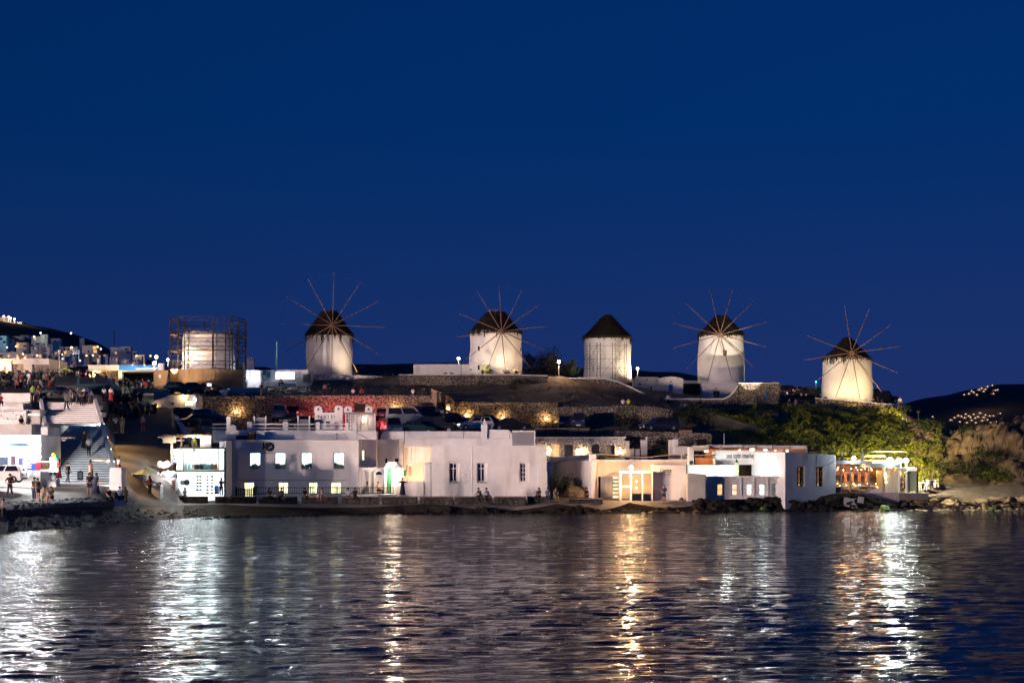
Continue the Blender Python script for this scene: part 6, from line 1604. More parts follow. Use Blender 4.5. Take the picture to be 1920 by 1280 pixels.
for a, b, c, d in ((344.5, 409, 846, 880), (332, 420, 886, 928)): MB().pbox(a, b, c, d, Y + .02, .015).build('pane', GLASS, cs)
MB().box(X(338, Y), X(415, Y), Y + .9, Y + 1.5, zt - .08, zt - .03).build('ceiling_light', E_SHOP, cs); MB().box(X(336, Y), X(418, Y), Y + .9, Y + 1.5, zm - .17, zm - .12).build('ceiling_light', E_SHOP, cs)
lamp('POINT', V(360, 852, Y + .8), 230, (.9, 1, 1), cs, .4); lamp('POINT', V(395, 852, Y + .8), 230, (.9, 1, 1), cs, .4)
lamp('POINT', V(358, 892, Y + .8), 300, (.92, .98, 1), cs, .4); lamp('POINT', V(396, 892, Y + .8), 300, (.92, .98, 1), cs, .4)
rng = random.Random(21)
cols = [(.25, .3, .3), (.2, .45, .42), (.3, .33, .38), (.12, .13, .1), (.35, .2, .08), (.4, .08, .05), (.05, .05, .05), (.1, .3, .3), (.06, .06, .06), (.12, .2, .3)]
for i in range(16):
    u = 347 + i * 3.9; c = cols[i % len(cols)]
    if i < 5: u = 348 + i * 7
    x = X(u, Y + 1); z1 = Zp(869 + rng.uniform(-1, 1), Y + 1); z0 = Zp(880, Y + 1)
    g = MB(); g.prism([(x - .16, z0), (x + .16, z0), (x + .10, z1 - .06), (x + .02, z1), (x - .02, z1), (x - .10, z1 - .06)], Y + .9, Y + 1.0); g.build('hanging_garment', mat('garment %d' % (i % 10), c, .9, .3, 5), cs)
for j, (u, n) in enumerate(((373, 5), (393, 6))):
    for i in range(n):
        py = 893 + i * 6.2
        for s_ in (-1, 1): MB().ball(V(u + s_ * 3 * (1 + .4 * (j == 1)), py, Y + .5), .15, 8, 5, .7, 0, .2, rng).build('hat', mat('hat %d' % ((i + j) % 4), [(.10, .11, .16), (.3, .24, .14), (.28, .14, .06), (.35, .36, .38)][(i + j) % 4], .8, .4, 8), cs)
for i, (u, c) in enumerate(((342, (.45, .48, .52)), (350, (.06, .07, .10)))):
    MB().tube(V(u, 904, Y + .5), V(u, 904, Y + .56), .30 - .04 * (1 - i), .30 - .04 * (1 - i), 16).build('straw_bag', mat('striped bag %d' % i, c, .8, .8, 9, stretch=(.3, 1, 3)), cs)
MB().pbox(402, 410, 910, 926, Y + .6, .3).build('pale_blue_shelf', mat('pale blue shelf', (.35, .5, .7), .6, .1), cs)
MB().pbox(421.5, 423.5, 826, 928, Y + .1, 3).build('white_pier', WHITE, cs); MB().pbox(411, 421, 826, 841, Y + .2, 2).build('roof_block', WHITE, cs, bevel=.15)
# shelf tower at its left and pergola
gs = thing('gift_shelf', 'narrow lit shelf of jewellery and gifts left of the shop window', 'shelf', V(335, 882, Y - .4))
for u in (330.5, 341): MB().pbox(u, u + .8, 842, 882, Y - .4, .06).build('shelf_post', WHITEP, gs)
for i in range(6): MB().pbox(331, 341.5, 846 + 6 * i, 847 + 6 * i, Y - .4, .3).build('shelf_board', WHITEP, gs)
g = MB()
for i in range(40): g.ball(V(rng.uniform(332, 340), 845.4 + 6 * rng.randrange(6), Y - .3), rng.uniform(.04, .09), 5, 4, 1, 0, .2, rng)
stuff(g.build('trinkets', mat('trinkets', (.35, .26, .14), .5, .6, 14), gs))
pg2 = thing('wooden_pergola', 'warm lit wooden pergola over the shop roof with string lights', 'pergola', V(350, 842, Y - 1))
Yp2 = Y + .2
for i in range(8): MB().obox(V(311 + i * 5.2, 819.5 - i * .5, Yp2 - .6), (.12, 2.6, .16), R(-22)).build('rafter', WOOD, pg2)
MB().pbox(305, 397, 814, 816.2, Yp2 + .5, .14).build('beam', WOOD, pg2); MB().pbox(305, 345, 824, 826.5, Yp2 - 1.6, .12).build('beam', WOOD, pg2)
for u, b in ((320, 869), (337.5, 842)): MB().pbox(u, u + 3.6, 827 if u < 330 else 816, b + 2, Yp2 - 1.3 if u < 330 else Yp2 + .4, .22).build('post', WOOD, pg2)
MB().pbox(305, 330, 817, 830, Yp2 - 1.75, .08).build('shell_panel', mat('peach panel', (.55, .36, .22), .8, .1), pg2)
rw_ = MB()
for i in range(4):
    rw_.pbox(375, 396, 818 + i * 6, 819.2 + i * 6, Yp2 + .7, .3)
rw_.pbox(375, 396, 816.5, 842, Yp2 + 1.0, .05); rw_.build('roof_shelf', WHITEP, pg2)
for i in range(14): MB().ball(V(342 + i * 3.8, 817.5 + (i % 3) * .7, Yp2 + .3), .055, 6, 4).build('string_bulb', emis('string bulb warm', (1, .8, .5), 20), pg2)
for u in (362, 371): lamp('POINT', V(u, 820, Yp2 - .2), 55, (1, .75, .5), pg2, .1); MB().ball(V(u, 818.5, Yp2 + .1), .1, 8, 5).build('spot_bulb', E_WHITE, pg2)
sl2 = thing('shop_lamp', 'glaring bluish white lamp at the shop corner over the stalls', 'lamp', V(327, 847, Y - 1.6))
MB().ball(V(327, 847.5, Y - 1.6), .27, 10, 7).build('globe', emis('shop corner lamp', (.88, .94, 1), 150), sl2); MB().tube(V(327, 843.5, Y - 1.6), V(331, 843, Y - .2), .03, .03, 5).build('arm', DARKM, sl2)
lamp('POINT', V(327, 847.5, Y - 2.0), 330, (.86, .93, 1), sl2, .2)
fg = thing('flag', 'small blue and white striped flag hanging at the shop corner', 'flag', V(328, 868, Y - 1.7))
for i in range(5): MB().add([V(326.6 - i * .3, 852 + i * 3.4, Y - 1.72), V(329.4 - i * .2, 851.5 + i * 3.4, Y - 1.72), V(329.0 - i * .2, 854.6 + i * 3.4, Y - 1.72), V(326.2 - i * .3, 855.1 + i * 3.4, Y - 1.72)], [(0, 1, 2, 3)]).build('stripe', mat('flag blue', (.02, .10, .45), .8, .1) if i % 2 == 0 else WHITEP, fg)
MB().tube(V(327, 850, Y - 1.7), V(330.5, 868, Y - 1.7), .02, .02, 5).build('staff', WHITEP, fg)
# white market stalls left of the shop
sk = thing('market_stall', 'white draped market stall piled with goods beside the shop', 'stall', V(313, 928, Y - 1.5))
Ym = Y - 1.8
MB().box(X(300, Ym), X(329, Ym), Ym, Ym + 1.2, Zp(931, Ym), Zp(898, Ym)).build('draped_front', WHITEP, sk, bevel=.05)
MB().box(X(299, Ym), X(330, Ym), Ym - .05, Ym + 1.25, Zp(898, Ym) + .003, Zp(896, Ym)).build('table_top', WHITEP, sk)
g = MB()
for i in range(50): g.ball(V(rng.uniform(293, 328), rng.uniform(884, 897), Ym + rng.uniform(.2, 1.0)), rng.uniform(.08, .2), 6, 4, 1, 0, .2, rng)
stuff(g.build('white_goods', mat('white goods', (.75, .75, .76), .7, .1, 6), sk))
for i, u in enumerate((300, 307, 313)): MB().ball(V(u, 870 + 1.5 * (i % 2), Ym + .8), .32, 9, 6, 1.1, 0, .12, rng).build('cotton_bundle', mat('white goods', (.75, .75, .76)), sk)
for i in range(7): MB().pbox(321.5, 326.5, 900 + i * 4, 902.6 + i * 4, Ym - .08, .06).build('hanging_trinket', mat('red brown trinket', (.30, .09, .05), .6, .4, 12), sk)
lamp('POINT', V(312, 885, Ym - .6), 150, (.9, .95, 1), sk, .2)
s2 = thing('flower_stall', 'low white stall of baskets under the green parasol', 'stall', V(262, 925, 133))
MB().box(X(247, 133), X(300, 133), 133, 134.2, 1.0, Zp(910, 133)).build('stall_table', WHITEP, s2, bevel=.04)
g = MB()
for i in range(45): g.ball(V(rng.uniform(248, 300), rng.uniform(902, 911), 133 + rng.uniform(0, 1)), rng.uniform(.08, .2), 6, 4, 1, 0, .25, rng)
stuff(g.build('basket_goods', mat('basket goods', (.5, .46, .42), .8, .5, 5), s2))
for u in (245.5,): MB().pbox(u, u + 2.2, 886, 925, 132.8, .12).build('white_post', WHITEP, s2)
um = thing('parasol', 'open grey-green parasol over the low stall', 'parasol', V(273, 925, 133.6))
MB().tube(V(273, 925, 133.6), V(272, 874, 133.6), .04, .03, 6).build('pole', WHITEP, um)
c0 = V(272, 876, 133.6); mb = MB()
for i in range(8):
    a0, a1 = 2 * PI * i / 8, 2 * PI * (i + 1) / 8
    mb.add([c0, c0 + Vector((1.25 * math.cos(a0), 1.25 * math.sin(a0), -.62)), c0 + Vector((1.12 * math.cos((a0 + a1) / 2), 1.12 * math.sin((a0 + a1) / 2), -.66)), c0 + Vector((1.25 * math.cos(a1), 1.25 * math.sin(a1), -.62))], [(0, 1, 2, 3)])
mb.build('canopy', mat('grey green canvas', (.24, .27, .20), .9, .08), um)

# --- small gate house at the head of the alley and things behind
Y = 168
gh = thing('gate_house', 'small white hut with amber lamp and lit slit window by the car park', 'hut', V(340, 785, Y))
h = hp(347, 361.5, 751.5, 759.5, Y)
MB().house(X(315, Y), X(366, Y), Y, Y + 4, 8.0, Zp(740, Y), [h], .2).build('wall', WHITE2, gh, bevel=.08)
MB().box(h[0], h[1], Y + .2, Y + .25, h[2], h[3]).build('lit_pane', E_WINY, gh); MB().pbox(353.8, 354.6, 751.5, 759.5, Y + .15, .04).build('mullion', WOOD_D, gh)
MB().ball(V(343, 743, Y - .2), .2, 9, 6).build('wall_lamp_globe', E_WARM, gh); lamp('POINT', V(343, 744, Y - .55), 45, (1, .6, .25), gh, .12)
MB().ball(V(366.5, 749, Y - .2), .13, 8, 5).build('corner_bulb', E_WHITE, gh); lamp('POINT', V(367.5, 749, Y - .5), 20, (.9, .9, 1), gh, .1)
for i in range(10): MB().pbox(349 + i * 1.6, 349.5 + i * 1.6, 742, 750, Y - .03, .03).build('corrugation', WHITE2, gh)
MB().pbox(322, 326.5, 754, 758, Y - .05, .05).build('blue_plate', BLUEP, gh)
gw = thing('curved_entrance_wall', 'sloping white wall with a glowing doorway at the head of the alley', 'wall', V(298, 785, 169))
rows = []
for i in range(8):
    t = i / 7; u = 282 + (316 - 282) * t; rows.append([(X(u, 169), 169, 9.0), (X(u, 169), 169, Zp(752 - 11 * t ** 1.5, 169)), (X(u, 169), 169.5, Zp(752 - 11 * t ** 1.5, 169)), (X(u, 169), 169.5, 9.0)])
MB().grid(rows).build('wall', WHITE2, gw)
MB().pbox(287.5, 295.5, 757, 779, 168.9, .06).build('lit_doorway', emis('doorway glow', (1, .68, .26), 1.6, .4, 1.5), gw)
MB().pbox(299, 301, 760, 782, 168.7, .1).build('door_edge', WHITEP, gw); MB().pbox(286, 287.4, 755, 780, 168.85, .15).build('door_jamb', WHITE2, gw)
lamp('POINT', V(291, 763, 168.3), 25, (1, .66, .28), gw, .15)
gb = thing('grey_parapet', 'dull grey parapet block behind the gate house', 'wall', V(305, 748, 175))
MB().pbox(288, 318, 733, 760, 175, 1).build('wall', GREYP, gb, bevel=.06)
pb = thing('white_planter_box', 'small upright pale box on the road edge above the retaining wall', 'box', V(420, 745, 173))
MB().pbox(415, 425, 730, 746, 173, .6).build('box_body', WHITE2, pb, bevel=.04); MB().pbox(419, 420.5, 727, 730, 173.2, .1).build('handle', WOOD, pb)
bk2 = thing('bicycle', 'dark bicycle leaning by the glowing doorway', 'bicycle', V(292, 783, 166))
Yb = 166.0
for u in (287, 296):
    w = MB(); c0 = V(u, 778, Yb); r_ = .33
    for k in range(14): w.tube(c0 + Vector((r_ * math.cos(k * PI / 7), 0, r_ * math.sin(k * PI / 7))), c0 + Vector((r_ * math.cos((k + 1) * PI / 7), 0, r_ * math.sin((k + 1) * PI / 7))), .025, .025, 4)
    w.build('wheel', RUBBER, bk2)
f = MB(); 
for p, q in (((287, 778), (290, 771)), ((290, 771), (295, 771)), ((290, 771), (291.5, 778)), ((291.5, 778), (295, 771)), ((296, 778), (294.5, 768)), ((294.5, 768), (292.5, 767)), ((290, 771), (289.7, 768))): f.tube(V(*p, Yb), V(*q, Yb), .025, .025, 5)
f.build('frame', DARKM, bk2); MB().obox(V(289.6, 767.6, Yb), (.26, .12, .06)).build('saddle', DARKM, bk2)

# --- flat shop with the blue lit sign
Y = 192
mk = thing('flat_shop', 'flat-roofed shop with a blue lit name board behind the parked scooters', 'shop', V(230, 712, Y))
MB().pbox(165, 223, 684, 694.5, Y - .6, 8).build('cream_fascia', mat('cream fascia', (.62, .58, .48), .8, .05), mk)
MB().pbox(223.2, 297, 683.5, 694, Y - .6, 8).build('blue_fascia', mat('blue fascia', (.015, .16, .42), .5, .06), mk)
MB().pbox(167, 222, 694.6, 716, Y + 1.0, .3).build('stone_front', STONE_G, mk); MB().pbox(222, 228, 694.6, 716, Y, 1).build('cream_pillar', mat('cream fascia', (.62, .58, .48)), mk)
MB().pbox(172, 176, 694.6, 716, Y + .5, .4).build('pillar', mat('cream fascia', (.62, .58, .48)), mk); MB().pbox(188, 197, 697, 715, Y + .9, .1).build('dark_door', WOOD_D, mk)
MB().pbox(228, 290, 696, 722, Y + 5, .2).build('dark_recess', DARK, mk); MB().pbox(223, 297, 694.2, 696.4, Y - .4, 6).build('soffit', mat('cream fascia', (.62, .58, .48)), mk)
text_mesh('mykonos MARKET', 'lettering', .40, V(254.5, 692.6, Y - .64), emis('sign lettering glow', (.95, .98, 1), 1.6), mk, spacing=.95)
for u in (246, 269): MB().pbox(u, u + 3, 683, 684.6, Y - 1.2, .5).build('sign_spot', DARKM, mk); lamp('SPOT', V(u + 1.5, 684, Y - 1.3), 80, (.9, .95, 1), mk, .08, V(u + 3, 690.5, Y - .6), 100, .6)
lamp('POINT', V(181, 698, Y + .3), 110, (1, .62, .28), mk, .12); MB().ball(V(181, 700, Y + .7), .28, 8, 6, 1.6).build('door_lamp', E_WARM, mk)
lamp('POINT', V(226, 700, Y - 1.2), 60, (1, .7, .4), mk, .12); MB().pbox(225, 226.5, 699, 701, Y - .3, .2).build('pillar_lamp', E_WARM, mk)
lamp('POINT', V(200, 706, Y - 2.5), 130, (1, .72, .42), mk, .3)
sp2 = thing('white_sign_board', 'pale two-panel board standing left of the flat shop', 'board', V(160, 713, 189))
for c, d in ((699, 704), (705.5, 713)): MB().pbox(153, 166, c, d, 189, .08).build('board_panel', WHITEP, sp2)
MB().pbox(152, 153, 697, 714, 189, .08).build('board_post', mat('cream fascia', (.62, .58, .48)), sp2)
lamp('SPOT', V(160, 700, 186.5), 160, (1, .85, .5), sp2, .1, V(160, 707, 189), 70, .6)
pl = thing('playground_house', 'yellow-green playground tower beyond the scooters', 'playhouse', V(122, 710, 193))
yg = mat('yellow green plastic', (.45, .55, .06), .5, .1)
for u in (114.5, 121, 129.5): MB().pbox(u, u + 1.6, 693, 711, 193, .12).build('post', yg, pl)
xm = X(122.7, 193); MB().prism([(X(113.5, 193), Zp(694, 193)), (xm, Zp(689.5, 193)), (X(132, 193), Zp(694, 193)), (X(131, 193), Zp(695.5, 193)), (xm, Zp(691.4, 193)), (X(114.6, 193), Zp(695.5, 193))], 192.8, 194.2).build('roof', yg, pl)
for a, b in ((114.5, 118), (122, 131)): MB().pbox(a, b, 702, 710, 193.15, .06).build('side_panel', yg, pl)
lamp('SPOT', V(124, 706, 188.5), 170, (1, .95, .5), pl, .1, V(123, 700, 193), 60, .6)
# pale long shed
Y = 196
sd = thing('long_shed', 'long pink-lit shed with dark stone bays at the left edge', 'building', V(45, 706, Y))
bays = [hp(21, 44, 682, 712, Y), hp(60, 91.5, 683, 712, Y), hp(0, 11, 686, 712, Y)]
MB().house(X(-140, Y), X(92, Y), Y, Y + 8, 13.5, Zp(672, Y), bays, .6).build('wall', mat('pinkish render', (.60, .53, .48), .85, .06, 1), sd, bevel=.05)
for i, q in enumerate(bays): MB().box(q[0], q[1], Y + .6, Y + .7, q[2], q[3]).build('stone_bay', STONE_G if i < 2 else WOOD, sd)
MB().pbox(22, 37, 671, 673.5, Y - .3, .4).build('roof_lip', mat('pinkish render', (.60, .53, .48)), sd)
MB().ball(V(2, 689, Y - .2), .3, 9, 6).build('door_lamp', E_WARM, sd); lamp('POINT', V(2, 688, Y - 1), 330, (1, .6, .3), sd, .2)
lamp('POINT', V(60, 660, Y - 9), 350, (1, .74, .62), sd, .3)
rf = thing('mesh_fence', 'thin wire fence behind the scooters at the left', 'fence', V(50, 712, 191))
for i in range(27): MB().tube(V(0 + i * 4.2, 713, 191), V(0 + i * 4.2, 697 + (i % 3), 191), .025, .025, 4).build('fence_post', DARKM, rf)
for py in (699, 704, 709): MB().tube(V(0, py, 191), V(110, py, 191), .015, .015, 4).build('wire', DARKM, rf)
for i, (u, t_, py, lb_) in enumerate(((111, 660, 712, 'unlit tall lamp post left of the playground tower'), (184, 676, 712, 'unlit cream lamp post in front of the flat shop'), (21.5, 680, 712, 'thin grey pole at the corner of the long shed'))):
    lp_ = thing('lamp_post', lb_, 'lamp post', V(u, py, 190), group='unlit lamp posts')
    MB().tube(V(u, py, 190), V(u, t_, 190), .08, .05, 6).build('post', mat('cream post', (.45, .40, .30), .6, .1), lp_)
    MB().lathe([(.06, -.35), (.2, .1), (.23, .25), (.02, .3)], 8, V(u, t_, 190)).build('lantern', mat('cream post', (.45, .40, .30)), lp_)
kerb = thing('road_kerb', 'lit kerb wall along the road below the hoarding', 'kerb', V(290, 732, 181))
MB().box(X(250, 180), X(420, 180), 179.6, 180.0, Zp(731, 180) - .4, Zp(728, 180)).build('kerb_stone', mat('tan kerb', (.35, .27, .18), .8, .15), kerb)
MB().box(X(420.2, 180), X(500, 180), 179.6, 180.0, Zp(731, 180) - .4, Zp(727, 180)).build('kerb_stone', mat('pale kerb', (.5, .5, .5), .8, .15), kerb)
bl2 = thing('white_block', 'pair of small white blocks beside the top of the stairs', 'blocks', V(185, 770, 143))
MB().pbox(179, 190, 760, 768, 143.5, .6).build('upper_block', WHITE2, bl2, bevel=.05); MB().pbox(187, 196, 773, 781, 142, .6).build('lower_block', WHITE2, bl2, bevel=.05)

# --- uplights on the retaining walls
for i, (u, py, Y, pw, col) in enumerate(((443, 776, 171.0, 130, (1, .62, .26)), (741, 769, 171.0, 90, (1, .62, .26)), (818, 766, 170.0, 60, (1, .60, .24)), (841, 769, 169.5, 60, (1, .58, .22)), (875, 783, 171.1, 110, (1, .60, .24)), (943, 786, 171.1, 110, (1, .62, .26)), (1025, 789, 171.1, 110, (1, .62, .26)))):
    uplight(['uplight on the retaining wall behind the left parked cars', 'uplight on the retaining wall above the silver van', 'uplight on the left face of the corner pier', 'uplight on the right face of the corner pier', 'uplight left of three on the wall past the pier', 'middle uplight of three on the wall past the pier', 'uplight right of three on the wall past the pier'][i], V(u, py, Y + .42), pw * 1.9, col)
for i, u in enumerate((560, 605, 650, 700)):
    nl = thing('red_uplight', ['first red uplight behind the maroon van', 'second red uplight along the middle retaining wall', 'third red uplight behind the black roof box', 'fourth red uplight by the red-lit car'][i], 'uplight', V(u, 796, 170.8), group='red uplights')
    MB().obox(V(u, 795, 170.8), (.3, .2, .16)).build('housing', DARKM, nl); MB().obox(V(u, 794, 170.8), (.26, .16, .03)).build('lens', E_RED, nl)
    lamp('POINT', V(u, 779, 169.9), [170, 260, 300, 240][i], [(1, .42, .26), (1, .18, .14), (1, .10, .16), (1, .10, .14)][i], nl, .15)
# ================================================================== VEHICLES
def paint(name, col, rough=.28): return mat('car paint ' + name, col, rough, 0, spec=.55)
CARS = {  # length, half width, belt z, roof z, greenhouse base x0 x3, roof x1 x2 (front is +x), nose z
 'hatch': (3.9, .82, .92, 1.48, -1.85, 1.05, -1.5, .25, .72),
 'sedan': (4.5, .86, .92, 1.42, -1.55, 1.10, -.85, .35, .70),
 'wagon': (4.5, .86, .94, 1.48, -2.15, 1.10, -1.85, .35, .72),
 'suv':   (4.4, .92, 1.08, 1.78, -2.05, 1.05, -1.85, .45, .95),
 'jeep':  (4.0, .85, 1.10, 1.85, -1.9, .75, -1.8, .55, 1.05),
 'van':   (4.9, .95, 1.15, 2.0, -2.35, 1.75, -2.25, 1.0, .95),
}
def car(label, kind, col, u, py, Y, heading, lights=None, roofbox=False, tail=False, cat='car', group='parked cars'):
    L, w, zb, zr, gx0, gx3, gx1, gx2, nz = CARS[kind]
    p = V(u, py, Y)
    root = thing('parked_car', label, cat, p, group)
    ORIGIN[root.name] = Vector((0, 0, 0))
    pm = paint(col[0], col[1])
    h = L / 2
    st_ = [(-h, .42, zb * .78, .86), (-h + .12, .30, zb * .97, .95), (gx0 * .98, .22, zb, .98), (-h * .35, .20, zb + .02, 1), (gx3 * .6, .20, zb + .01, 1), (gx3, .20, zb - .02, .99), (h - .35, .22, nz + .06, .95), (h - .08, .28, nz - .04, .88), (h, .40, nz - .22, .8)]
    rows = []
    for (x, zl, zt, wf) in st_:
        W = w * wf; zm = zl + (zt - zl) * .55
        rows.append([(x, -W * .92, zl), (x, -W, zm - .1), (x, -W, zm + .1), (x, -W * .93, zt), (x, -W * .5, zt + .03), (x, W * .5, zt + .03), (x, W * .93, zt), (x, W, zm + .1), (x, W, zm - .1), (x, W * .92, zl)])
    mb = MB(); mb.grid(rows); mb.add(rows[0], [tuple(range(10))]); mb.add(rows[-1], [tuple(reversed(range(10)))])
    body = mb.build('body', pm, root, smooth=False, bevel=.03)
    # cabin
    b, t = w * .90, w * .70
    lo = [(gx0, -b, zb), (gx3, -b, zb), (gx3, b, zb), (gx0, b, zb)]; hi = [(gx1, -t, zr), (gx2, -t, zr), (gx2, t, zr), (gx1, t, zr)]
    mb = MB(); mb.add(lo + hi, [(4, 5, 6, 7), (0, 1, 5, 4), (1, 2, 6, 5), (2, 3, 7, 6), (3, 0, 4, 7)])
    mb.build('cabin', pm, root, bevel=.05)
    def pane(name, q, f0=.08, f1=.92, g0=.14, g1=.92, off=.012):
        A, B, C, D = [Vector(k) for k in q]   # bottom-left, bottom-right, top-right, top-left
        n = (B - A).cross(D - A).normalized() * off
        def P(s, r): return A.lerp(B, s).lerp(D.lerp(C, s), r) + n
        MB().add([P(f0, g0), P(f1, g0), P(f1, g1), P(f0, g1)], [(0, 1, 2, 3)]).build(name, DGLASS, root)
    pane('windscreen', (lo[1], lo[2], hi[2], hi[1])); pane('rear_window', (lo[3], lo[0], hi[0], hi[3]))
    for (A, B, C, D) in ((lo[0], lo[1], hi[1], hi[0]), (lo[2], lo[3], hi[3], hi[2])):
        pane('side_window', (A, B, C, D), .08, .48); pane('side_window', (A, B, C, D), .52, .93)
    for sx in (-h * .62, h * .63):
        for sy in (-1, 1):
            wr = .31 if kind in ('hatch', 'sedan', 'wagon') else .36
            ty = MB().tube((sx, sy * (w - .18), wr), (sx, sy * (w + .01), wr), wr, wr, 14).build('wheel', RUBBER, root)
            MB().tube((sx, sy * (w - .02), wr), (sx, sy * (w + .025), wr), wr * .6, wr * .55, 10).build('rim', CHROME, ty)
    for sy in (-1, 1):
        MB().obox((h - .06, sy * w * .62, nz - .10), (.1, w * .34, .13)).build('headlight', emis('head lamp lit', (1, .9, .8), 9) if lights else CHROME, root)
        MB().obox((-h + .03, sy * w * .70, zb * .80), (.1, w * .22, .18)).build('tail_light', E_RED if tail else mat('tail lens', (.22, .01, .012), .3, 0), root)
        MB().obox((gx3 - .15, sy * (w + .08), zb + .05), (.12, .16, .12)).build('wing_mirror', pm, root)
    MB().obox((h - .01, 0, .36), (.06, .5, .12)).build('number_plate', WHITEP, root); MB().obox((-h - .005, 0, .62), (.04, .5, .12)).build('number_plate', WHITEP, root)
    MB().obox((h - .05, 0, .26), (.14, w * 1.7, .12)).build('bumper', DARKM, root); MB().obox((-h + .03, 0, .38), (.14, w * 1.7, .12)).build('bumper', DARKM, root)
    if roofbox: MB().ball((-.4, 0, zr + .22), .9, 12, 6, .22).build('roof_load', DARKM, root)
    root.rotation_euler.z = heading
    if lights: 
        d = Vector((math.cos(heading), math.sin(heading), 0)); lamp('SPOT', Vector(p) + d * (h + .2) + Vector((0, 0, .7)), 250, (1, .9, .8), None, .1, Vector(p) + d * 6, 70, .6)
    return root
BLK = ('black', (.012, .012, .014)); NAVY = ('navy', (.015, .022, .05)); SILV = ('silver', (.30, .31, .33)); WHT = ('white', (.62, .62, .61)); MAR = ('maroon', (.10, .02, .03)); DGR = ('dark grey', (.05, .052, .055)); BLU = ('steel blue', (.09, .13, .20)); RED_LIT = ('red', (.32, .02, .03)); DTEAL = ('dark teal', (.02, .05, .06)); BEI = ('beige', (.34, .30, .26))
up_, dn, rt_, lf = PI / 2, -PI / 2, 0.0, PI
car('white hatchback parked nose out of frame beside the souvenir kiosk', 'hatch', WHT, 2, 905, 118.5, lf + .05)
car('black hatchback with red tail lamps by the gate house', 'hatch', BLK, 350, 787, 167.5, .5, tail=True)
car('steel blue hatchback half hidden behind the dark saloon', 'hatch', BLU, 390, 790, 166.5, -.2)
car('dark saloon in the middle of the left car cluster', 'sedan', DGR, 374, 800, 161, .45)
car('old grey jeep nearest the alley wall', 'jeep', ('old grey', (.14, .13, .12)), 385, 818, 155, dn + .35)
car('maroon car at the left end of the white balustrade', 'hatch', MAR, 412, 806, 157.5, .2)
car('pale maroon estate van seen from behind below the red wall', 'van', ('dusty pink', (.34, .20, .20)), 530, 790, 168, up_)
car('black car right of the dusty van', 'sedan', BLK, 552, 799, 160, up_ - .3)
car('black saloon with bright trim in the middle of the row', 'sedan', BLK, 575, 804, 156, .3)
car('dark car with lit tail lamp under the red wall', 'hatch', DGR, 560, 785, 169.5, up_ - .2, tail=True)
car('car glowing red from the red lit wall, seen from behind', 'hatch', RED_LIT, 718, 789, 168, up_, tail=True)  # red light from the wall is put into the paint colour
car('silver panel van standing sideways right of the red car', 'van', SILV, 762, 797, 162, .08)
car('blue-grey minibus with its windscreen facing the quay', 'van', BLU, 735, 818, 152.5, dn + .25)
car('dark four-wheel drive with boards on its roof', 'suv', BLK, 806, 789, 167, .1, roofbox=True)
car('black jeep with a bright sticker in the front row', 'jeep', BLK, 822, 812, 153.5, -.1)
car('dark saloon left of the black jeep', 'sedan', DTEAL, 777, 814, 152, .15)
car('dark saloon under the pier uplights', 'sedan', BLK, 852, 797, 163, -.15)
car('white hatchback with its headlamps on', 'hatch', WHT, 892, 806, 157, lf + .2, lights=True)
car('dark estate behind the square chimney', 'wagon', BLK, 918, 803, 160, 0)
car('black saloon in front of the middle wall uplight', 'sedan', BLK, 958, 807, 158, .1)
car('dull red car facing out left of the blue car', 'sedan', MAR, 1058, 803, 165, dn + .12)
car('dark blue car facing out with two pale headlamps', 'suv', NAVY, 1086, 803, 164, dn - .1)
car('dark estate car alone on the stone terrace', 'wagon', NAVY, 1236, 807, 158.8, lf + .35)
car('dark car with red tail lamps left of the rightmost mill', 'hatch', BLK, 1466, 742, 200, lf - .6, tail=True)
car('pale saloon among the cars by the rightmost mill', 'sedan', SILV, 1490, 743, 200, lf)
car('dark saloon right of the pale one by the mill', 'sedan', BLK, 1517, 744, 200, .1)
car('small dark car touching the left side of the yellow mill', 'hatch', DGR, 1542, 745, 202, .2)
car('red and white camper right of the rightmost mill', 'van', ('dull red', (.18, .05, .05)), 1641, 756, 204, up_ - .3)
car('black jeep right of the rightmost mill', 'jeep', BLK, 1658, 757, 200, .5)
car('dark taxi with an orange light bar at the top of the stairs', 'sedan', DGR, 112, 750, 148.5, .05)
car('dark jeep behind the taxi', 'jeep', BLK, 140, 737, 157, .1)
car('dark teal van right of the dark jeep', 'van', DTEAL, 187, 742, 155, .12)
car('dark car on the road behind the gate house', 'hatch', DTEAL, 338, 738, 176.5, 0)
car('black car on the road above the retaining wall', 'sedan', BLK, 365, 738, 177, .05)
car('second black car on the road above the retaining wall', 'sedan', BLK, 395, 739, 177.5, 0)
car('dark car half hidden behind the end of the low white mill wall', 'hatch', DGR, 730, 719, 205, up_, tail=True)
tb = thing('light_bar', 'glowing orange light bar across the taxi roof', 'light bar', V(111, 732, 148.3)); MB().pbox(99.5, 123, 730, 732.6, 148.2, .12).build('lit_tube', emis('orange light bar', (1, .55, .12), 5), tb); MB().pbox(108, 114, 732.7, 735, 148.2, .1).build('bracket', DARKM, tb)
